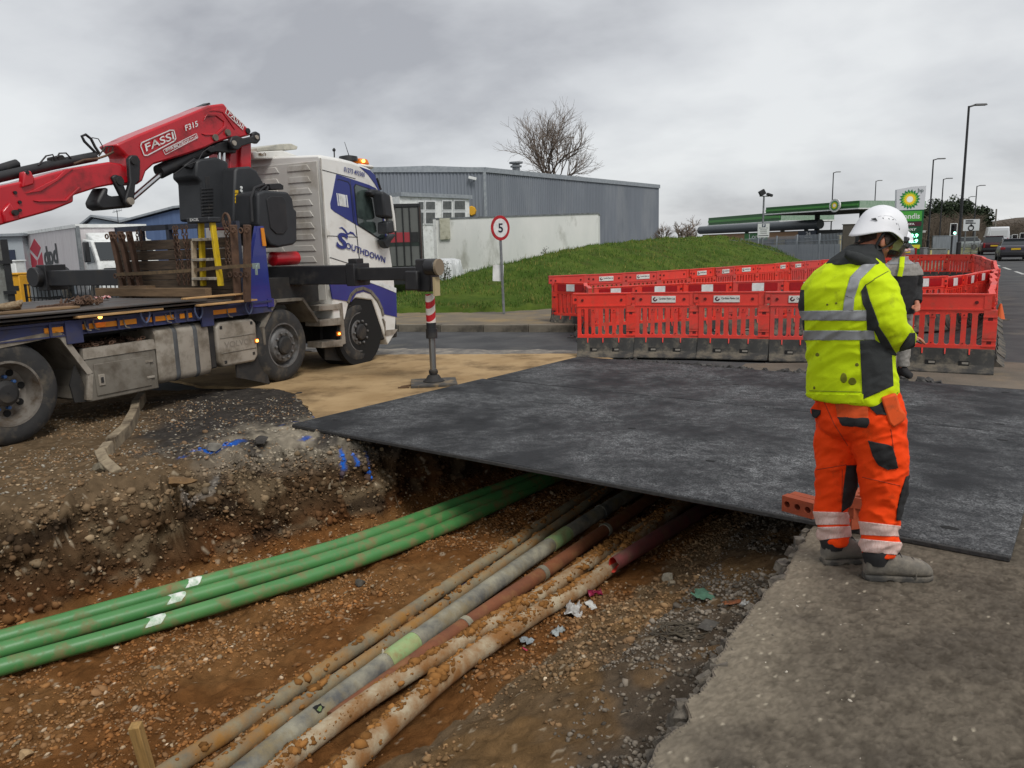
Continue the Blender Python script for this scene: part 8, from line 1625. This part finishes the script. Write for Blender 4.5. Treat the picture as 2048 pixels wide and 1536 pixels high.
for cx, cy, rx, ry in ((566, 1366, 28, 40), (632, 1392, 34, 30), (668, 1264, 16, 14), (364, 1187, 16, 15), (440, 803, 9, 8), (508, 792, 10, 8), (340, 1442, 9, 12)): jp('oil_stain', [(cx+rx*math.cos(a)*(.93+.07*math.sin(3*a)), cy+ry*math.sin(a)) for a in np.linspace(0, 2*math.pi, 13)[:-1]], M_stain, .0008)
jp('hem', [(250, 1484), (716, 1490), (716, 1560), (250, 1560)], M_hiy, .004)
# seam at the shoulder
for pts in ([(905, 545), (912, 548), (800, 612), (796, 606)], [(800, 608), (804, 613), (738, 655), (733, 650)], [(300, 1462), (712, 1472), (712, 1477), (300, 1467)], [(828, 1100), (833, 1100), (842, 1480), (836, 1480)]): jp('seam', pts, mat('seam_thread', S(112, 122, 30), rough=.9), .0012)
# hood collar
hc = MB(); hc.loft(ringsz([(1710, 529, WY, .132, .122, TH), (1715, 517, WY+.01, .116, .114, TH), (1722, 504, WY+.01, .092, .098, TH), (1729, 492, WY+.015, .078, .086, TH), (1731, 489, WY+.015, .066, .074, TH)]))
hc.tube([at(1690, 508, 3.72), at(1715, 516, 3.68), at(1742, 528, 3.69), at(1756, 533, 3.74)], [.018, .026, .024, .016], 10)
hme = remesh(hc, .007, 6, .006, 9, 12); garment('hood_collar', hme, M_drk, worker, base)
# ---- trousers
tr_ = MB()
tr_.loft(ringsz([(1713, 775, WY, .19, .135, TH), (1714, 800, WY, .21, .15, TH), (1715, 835, WY, .225, .165, TH), (1716, 858, WY+.01, .20, .15, TH), (1716, 874, WY+.02, .15, .11, TH)]))
limb(tr_, [(1752, 830, 3.75, .135), (1757, 875, 3.735, .132), (1764, 925, 3.73, .120), (1768, 962, 3.735, .112), (1765, 1000, 3.745, .098), (1760, 1030, 3.75, .094), (1758, 1046, 3.755, .098), (1757, 1058, 3.755, .089), (1758, 1076, 3.76, .095), (1759, 1090, 3.76, .097), (1759, 1106, 3.76, .086)])
limb(tr_, [(1682, 830, 3.90, .125), (1676, 875, 3.91, .122), (1673, 925, 3.92, .110), (1672, 962, 3.93, .104), (1665, 1000, 3.945, .088), (1662, 1020, 3.95, .082), (1665, 1040, 3.955, .086), (1668, 1052, 3.96, .078), (1669, 1068, 3.96, .084), (1671, 1074, 3.965, .086), (1671, 1084, 3.965, .076)])
tme = remesh(tr_, .0075, 6, .012, 17, 8); trousers = garment('trousers', tme, M_hio, worker, base)
def z2w(x, y): return (1540+x/3.572, 760+y/3.572)
def tpw(name, pts, mt, off=.004): return patch(name, tme, [z2w(*p) for p in pts], off, mt, worker, base)
tpw('back_pocket', [(470, 165), (700, 160), (705, 295), (600, 300), (485, 270)], mat('pocket_orange', S(226, 84, 24), S(206, 78, 26), scale=9, rough=.85, dirt=S(150, 70, 34), damt=.35, dscale=12), .006); tpw('pocket_trim', [(485, 268), (705, 272), (710, 305), (690, 335), (520, 322)], M_bcl, .008)
tpw('thigh_pocket', [(703, 430), (870, 470), (912, 622), (840, 642), (775, 605), (735, 540)], M_bcl, .008); tpw('pocket_trim', [(302, 205), (365, 215), (362, 245), (335, 268), (308, 262)], M_bcl, .006); tpw('pocket_trim', [(706, 190), (760, 245), (830, 250), (830, 278), (765, 268), (712, 215)], M_bcl, .006)
tpw('knee_patch', [(545, 608), (640, 608), (640, 760), (570, 900), (510, 940), (525, 760)], M_bcl, .006); tpw('knee_patch', [(1010, 670), (968, 690), (925, 830), (905, 930), (900, 1000), (1010, 1000)], M_bcl, .006)
tpw('waistband', [(765, 110), (890, 50), (905, 95), (800, 135)], M_bcl, .006)
tpw('leg_band', [(280, 938), (560, 945), (565, 1030), (280, 1036)], M_refw); tpw('leg_band', [(300, 1052), (600, 1042), (600, 1116), (300, 1150)], M_refw)
tpw('leg_band', [(620, 1006), (930, 1042), (930, 1118), (620, 1104)], M_refw); tpw('leg_band', [(630, 1132), (940, 1160), (940, 1252), (630, 1222)], M_refw)
M_tseam = mat('orange_seam', S(176, 54, 18), rough=.9)
for pts in ([(330, 638), (545, 602), (545, 608), (330, 644)], [(660, 690), (930, 752), (930, 758), (660, 696)], [(380, 150), (386, 150), (470, 330), (464, 332)], [(466, 330), (471, 328), (560, 470), (554, 472)], [(860, 350), (866, 350), (905, 640), (899, 640)], [(514, 640), (519, 640), (516, 930), (511, 930)]): tpw('seam', pts, M_tseam, .0015)
# holster pocket hanging at the hip
hpz = [at(*z2w(*p), 3.585) for p in ((795, 128), (905, 96), (940, 215), (972, 240), (968, 290), (885, 345), (850, 310))]
m = MB(); m.prism([p-base for p in hpz], (.012, .035, 0)); m.build('holster_pocket', MATS['pocket_orange'], worker, bevel=.01)
# cuffs below the trousers, boots
M_boot = mat('dusty_boot', S(118, 113, 104), S(76, 72, 66), scale=9, rough=.85, bump=.4, bscale=40, dirt=S(150, 142, 128), damt=.4, dscale=9); M_sole = mat('boot_sole', S(52, 51, 49), S(74, 71, 66), scale=8, rough=.9, dirt=S(120, 112, 100), damt=.4, dscale=8)
def boot(heel, toe, L_=.32, par=worker, mtb=M_boot, leg=None):
    h, t_ = Vector(heel), Vector(toe); d = (t_-h); d.z = 0; d.normalize(); s_ = Vector((-d.y, d.x, 0)); o0 = Vector((h.x, h.y, 0))-base
    def ring(x, w, z0, z1, r=.6): return [o0+d*(x*L_)+s_*(w*math.copysign(abs(math.cos(k))**r, math.cos(k)))+Vector((0, 0, (z0+z1)/2+(z1-z0)/2*math.copysign(abs(math.sin(k))**r, math.sin(k)))) for k in np.linspace(0, 2*math.pi, 21)[:-1]]
    m = MB(); m.loft([ring(x, w, .028, z1, .75) for x, w, z1 in ((.0, .032, .12), (.05, .046, .19), (.16, .050, .20), (.30, .050, .19), (.42, .050, .155), (.56, .053, .128), (.72, .056, .116), (.86, .053, .102), (.95, .040, .082), (.99, .020, .06))]); b = m.build('boot', mtb, par, smooth=60)
    m = MB(); m.loft([ring(x, w, z0, .034, .45) for x, w, z0 in ((-.01, .030, .006), (.04, .043, .0), (.28, .045, .0), (.31, .042, .008), (.38, .042, .008), (.42, .048, .0), (.75, .054, .0), (.9, .048, .002), (.98, .032, .008), (1.005, .014, .016))]); m.build('sole', M_sole, b, smooth=35)
    m = MB(); m.tube([o0+d*(.70*L_)+s_*(.056*math.cos(k))+Vector((0, 0, .03+.088*max(0, math.sin(k)))) for k in np.linspace(0, math.pi, 11)], .004, 5); m.build('toe_cap_seam', M_sole, b)
    for k in range(4): m = MB(); x = .34+k*.055; c = o0+d*(x*L_)+Vector((0, 0, .186-k*.018)); m.tube([c-s_*.03, c+Vector((0, 0, .012)), c+s_*.03], .0035, 5); m.build('lace', M_bcl, b)
    m = MB(); c = o0+d*(.16*L_); m.lathe([(.056, .09), (.068, .13), (.070, .165), (.058, .20)], c, (0, 0, 1), 18, False); m.build('boot_cuff', M_bcl, b, smooth=60); return b
boot(gp(1728, 1158), gp(1858, 1160), .335); boot(gp(1645, 1128), gp(1735, 1122), .325)
# ---- helmet
M_helm = mat('helmet_white', S(232, 233, 236), S(224, 225, 229), scale=4, rough=.42, spec=.35); hm = MB(); n = 48; rows = []
HCc = HC+HM @ Vector((.0, 0, .036)); HT = Matrix.Rotation(hyaw, 3, 'Z') @ Matrix.Rotation(hp_-math.radians(12), 3, 'Y')
def hpnt(phi, t, off=0.0):
    A_, B_, Hh = .122, .102, .118
    rim = .030*math.cos(phi)**2*(1 if math.cos(phi) < 0 else .25)-.010+(.030 if math.cos(phi) < -.2 else 0)*(-math.cos(phi)-.2)
    if t <= 1: r = math.sin(t*math.pi/2)**.86; z = Hh*math.cos(t*math.pi/2); k = 1+off/.13
    else: r = 1+(t-1)*(.05+.13*max(0, math.cos(phi))**2); z = -(t-1)*(.034+rim*1.5); k = 1+off/.13
    return HCc+HT @ Vector((A_*r*math.cos(phi)*k+.004, B_*r*math.sin(phi)*k, z*k))
for t in (.04, .12, .2, .3, .4, .5, .6, .7, .8, .9, 1.0, 1.25, 1.6, 1.85, 2.0): rows.append([hpnt(2*math.pi*k/n, t)-base for k in range(n)])
hm.loft(rows, False); hm.face(list(range(n))[::-1]); helm = hm.build('helmet', M_helm, worker, smooth=60); s_ = helm.modifiers.new('t', 'SOLIDIFY'); s_.thickness = .004; s_.offset = -1
def hpix(u, v, off=.001):                                                # point of the shell seen at a photo pixel
    best = None
    for i_ in range(120):
        for j_ in range(2, 40):
            p = hpnt(-2*math.pi*i_/120, j_/40*1.02, off); a_, b_ = px(p); e_ = (a_-u)**2+(b_-v)**2
            if e_ < 36 and (best is None or p.length < best[1]): best = (p, p.length)
    return best[0] if best else hpnt(-1.5, .6, off)
def z5(x, y): return (1680+x/9.033, 410+y/9.033)
def hq(x, y, off=.001): return hpix(*z5(x, y), off)
for k in range(14):                                                     # fine moulded ribs over the right side
    m = MB(); m.tube([hq(660+k*34+t*(30+k*4), 215-10*math.sin(k*.25)+k*k*.75+t*170, .0006)-base for t in (0, .5, 1)], .0016, 5); m.build('helmet_rib', M_helm, helm)
m = MB(); m.tube([hq(*p, .0015)-base for p in ((600, 215), (700, 165), (820, 145), (930, 165), (1030, 240), (1090, 330), (1130, 430))], .0035, 6); m.build('crest_line', mat('helmet_shade', S(190, 191, 196), rough=.5), helm)
for x0, y0, x1, y1 in ((775, 180, 795, 212), (880, 195, 888, 222), (925, 210, 942, 228), (985, 218, 978, 248), (1012, 270, 1030, 290), (1052, 305, 1062, 330), (1098, 405, 1106, 425)):
    m = MB(); m.tube([hq(x0, y0, .001)-base, hq(x1, y1, .001)-base], .0038, 6); m.build('vent_slot', M_blk, helm)
p = [hq(*q, .0008)-base for q in ((570, 215), (640, 205), (655, 330), (595, 315), (535, 285))]; nn_ = sum(p, Vector())/5+base-HCc; nn_.normalize(); m = MB(); m.prism([q-nn_*.006 for q in p], nn_*.0165); m.build('vent_panel', M_plas, helm)
# harness, chin strap, visor
def hline(pts, r, nm, mt=M_bcl): m = MB(); m.tube([q-base for q in pts], r, 8, ry=.45); return m.build(nm, mt, helm, smooth=60)
hw_ = -.088
hline([hl(-.075, -.055, .015), hl(-.05, -.08, .012), hl(-.0, hw_-.004, .020), hl(.045, -.078, .03)], .018, 'harness_band', M_plas); hline([hl(-.095, .0, -.01), hl(-.085, -.045, -.005), hl(-.06, -.072, .0)], .016, 'harness_knob', M_plas); m = MB(); m.box(hl(-.078, -.062, -.012)-base, (.02, .01, .008)); m.build('orange_clip', mat('clip_orange', S(226, 84, 40), rough=.5), helm)
hline([hl(-.030, -.084, .03), hl(-.030, -.086, -.03), hl(-.018, -.082, -.075), hl(.012, -.066, -.108), hl(.05, -.03, -.138), hl(.06, 0, -.142)], .009, 'chin_strap'); hline([hl(.055, -.077, .03), hl(.035, -.080, -.03), hl(.005, -.078, -.085)], .008, 'chin_strap')
vis = MB(); vr = [[(HCc+HT @ Vector((.122*math.cos(a)*s+.018, .102*math.sin(a)*s, z)))-base for a in np.linspace(-1.15, 1.15, 17)] for s, z in ((1.04, -.012), (1.08, -.035), (1.07, -.06), (1.03, -.072))]; vis.loft(vr, False, False)
vo = vis.build('visor', mat('smoked_visor', S(60, 58, 44), rough=.08, spec=.8, alpha=.72), helm, smooth=60); vo.modifiers.new('t', 'SOLIDIFY').thickness = .002
for a in (-1.05, -.5): m = MB(); c = HCc+HT @ Vector((.133*math.cos(a)+.014, .110*math.sin(a), -.008)); m.box(c-base, (.03, .018, .03), HT @ Matrix.Rotation(a, 3, 'Z')); m.build('visor_clip', M_blk, helm, bevel=.006)
# phone in the hands
ph_ = (wr_+wl_)/2+Vector((.05, .05, .02)); m = MB(); m.box((0, 0, 0), (.075, .15, .009)); o = m.build('handset', M_blk, bevel=.003); o.location = wr_+Vector((.055, .095, .0)); o.rotation_euler = (.5, .2, .9); tag(o, 'small black handset held in the worker hands', 'phone')
# ================================================================ second person, beyond the plates
Y2 = 9.6; T2 = math.radians(200); b2_ = Vector((at(1787, 740, Y2).x, Y2, 0))
def P2(x, z, y=0.0): return Vector((b2_.x+x, Y2+y, z))
def rings2(lv, th): return [[P2(x, z)+Vector((-math.sin(th), math.cos(th), 0))*(a*math.cos(k))+Vector((math.cos(th), math.sin(th), 0))*(b*math.sin(k)) for k in np.linspace(0, 2*math.pi, 25)[:-1]] for x, z, a, b in lv]
th2 = math.radians(250); bd2 = MB(); bd2.loft(rings2([(0, .85, .14, .1), (0, 1.1, .14, .1), (0, 1.35, .16, .1), (0, 1.45, .07, .06), (0, 1.55, .055, .055)], th2)); bd2.ball(P2(0, 1.66), .1, 16, 12, (.82, .95, 1.2)); bd2.ball(P2(.0, 1.64, -.1), .02, 8, 6, (.8, 1, 1.3))
for sg in (-1, 1): bd2.tube([P2(sg*.1, .9), P2(sg*.11, .5), P2(sg*.12, .1)], [.08, .06, .045], 12); bd2.tube([P2(sg*.17, 1.38), P2(sg*.21, 1.1, .02), P2(sg*.16, .93, -.16)], [.05, .042, .03], 12); hand(bd2, P2(sg*.16, .92, -.17), Vector((-sg*.4, -.8, -.3)), Vector((0, 0, 1)), sg); bd2.ball(P2(sg*.082, 1.65), .025, 8, 6, (.4, .7, 1))
bm2 = remesh(bd2, .011, 3); per2 = garment('person', bm2, M_skin, None, (0, 0, 0)); per2.data.transform(Matrix.Translation(-b2_)); per2.location = b2_; tag(per2, 'second worker in grey and black jacket standing behind the worker in orange trousers', 'person')
j2 = MB(); j2.loft(rings2([(0, .80, .20, .15), (0, 1.0, .20, .15), (0, 1.25, .21, .15), (0, 1.38, .19, .13), (0, 1.46, .1, .09), (0, 1.5, .075, .075)], th2))
for sg in (-1, 1): j2.tube([P2(sg*.15, 1.39), P2(sg*.215, 1.28), P2(sg*.235, 1.1, .02), P2(sg*.18, .95, -.14)], [.075, .078, .068, .05], 12)
jm2 = remesh(j2, .012, 6, .006, 4, 8); garment('jacket', jm2, M_bcl, per2, b2_)
M_gry2 = mat('grey_cloth', S(150, 146, 140), S(128, 124, 118), scale=30, rough=.8)
def cutz(name, me, z0, z1, off, mt, base_):
    bm = bmesh.new(); bm.from_mesh(me)
    for zz, nn in ((z0, Vector((0, 0, -1))), (z1, Vector((0, 0, 1)))): bmesh.ops.bisect_plane(bm, geom=bm.verts[:]+bm.edges[:]+bm.faces[:], plane_co=Vector((0, 0, zz)), plane_no=nn, clear_outer=True)
    bm.normal_update()
    for v in bm.verts: v.co = v.co+v.normal*off-base_
    m2 = bpy.data.meshes.new(name); bm.to_mesh(m2); bm.free(); m2.materials.append(mt); smooth_mesh(m2, 180); o = link(name, m2, per2); q = o.modifiers.new('t', 'SOLIDIFY'); q.thickness = .004; return o
cutz('grey_yoke', jm2, 1.27, 1.52, .004, M_gry2, b2_); cutz('white_shoulder_tape', jm2, 1.41, 1.44, .007, M_refl, b2_)
m = MB(); m.tube([P2(-.02, 1.5, -.09)-b2_, P2(-.06, 1.38, -.165)-b2_, P2(-.08, 1.27, -.17)-b2_], .028, 8, ry=.3); m.build('hi_vis_strap', M_hiy, per2)
t2_ = MB(); t2_.loft(rings2([(0, .74, .17, .13), (0, .86, .185, .14), (0, .95, .18, .13)], th2))
for sg in (-1, 1): t2_.tube([P2(sg*.09, .88), P2(sg*.11, .55), P2(sg*.12, .13)], [.1, .085, .075], 12)
garment('trousers', remesh(t2_, .012, 5, .007, 5, 8), M_gry2, per2, b2_)
for sg in (-1, 1):
    m = MB(); m.loft([[Vector((sg*.12+w*math.copysign(abs(math.cos(k))**.7, math.cos(k)), y, .005+zh*(1+math.sin(k))/2)) for k in np.linspace(0, 2*math.pi, 15)[:-1]] for y, w, zh in ((.1, .035, .1), (.06, .045, .15), (-.03, .045, .13), (-.1, .05, .09), (-.17, .045, .07), (-.2, .02, .05))]); m.build('boot', M_bcl, per2, smooth=60)
m = MB(); m.loft([[P2(.0, 1.70)-b2_+Vector((.125*r*math.cos(k), .145*r*math.sin(k), z)) for k in np.linspace(0, 2*math.pi, 25)[:-1]] for r, z in ((.05, .135), (.5, .115), (.8, .08), (.97, .03), (1.0, .0), (1.12, -.01))]); m.build('helmet', M_helm, per2, smooth=50)
m = MB(); m.tube([P2(-.07, 1.585, -.06)-b2_, P2(0, 1.575, -.11)-b2_, P2(.07, 1.585, -.06)-b2_], .03, 8, ry=.7); m.build('red_neck_scarf', mat('scarf_red', S(150, 30, 40), S(210, 200, 196), scale=14, rough=.8), per2)
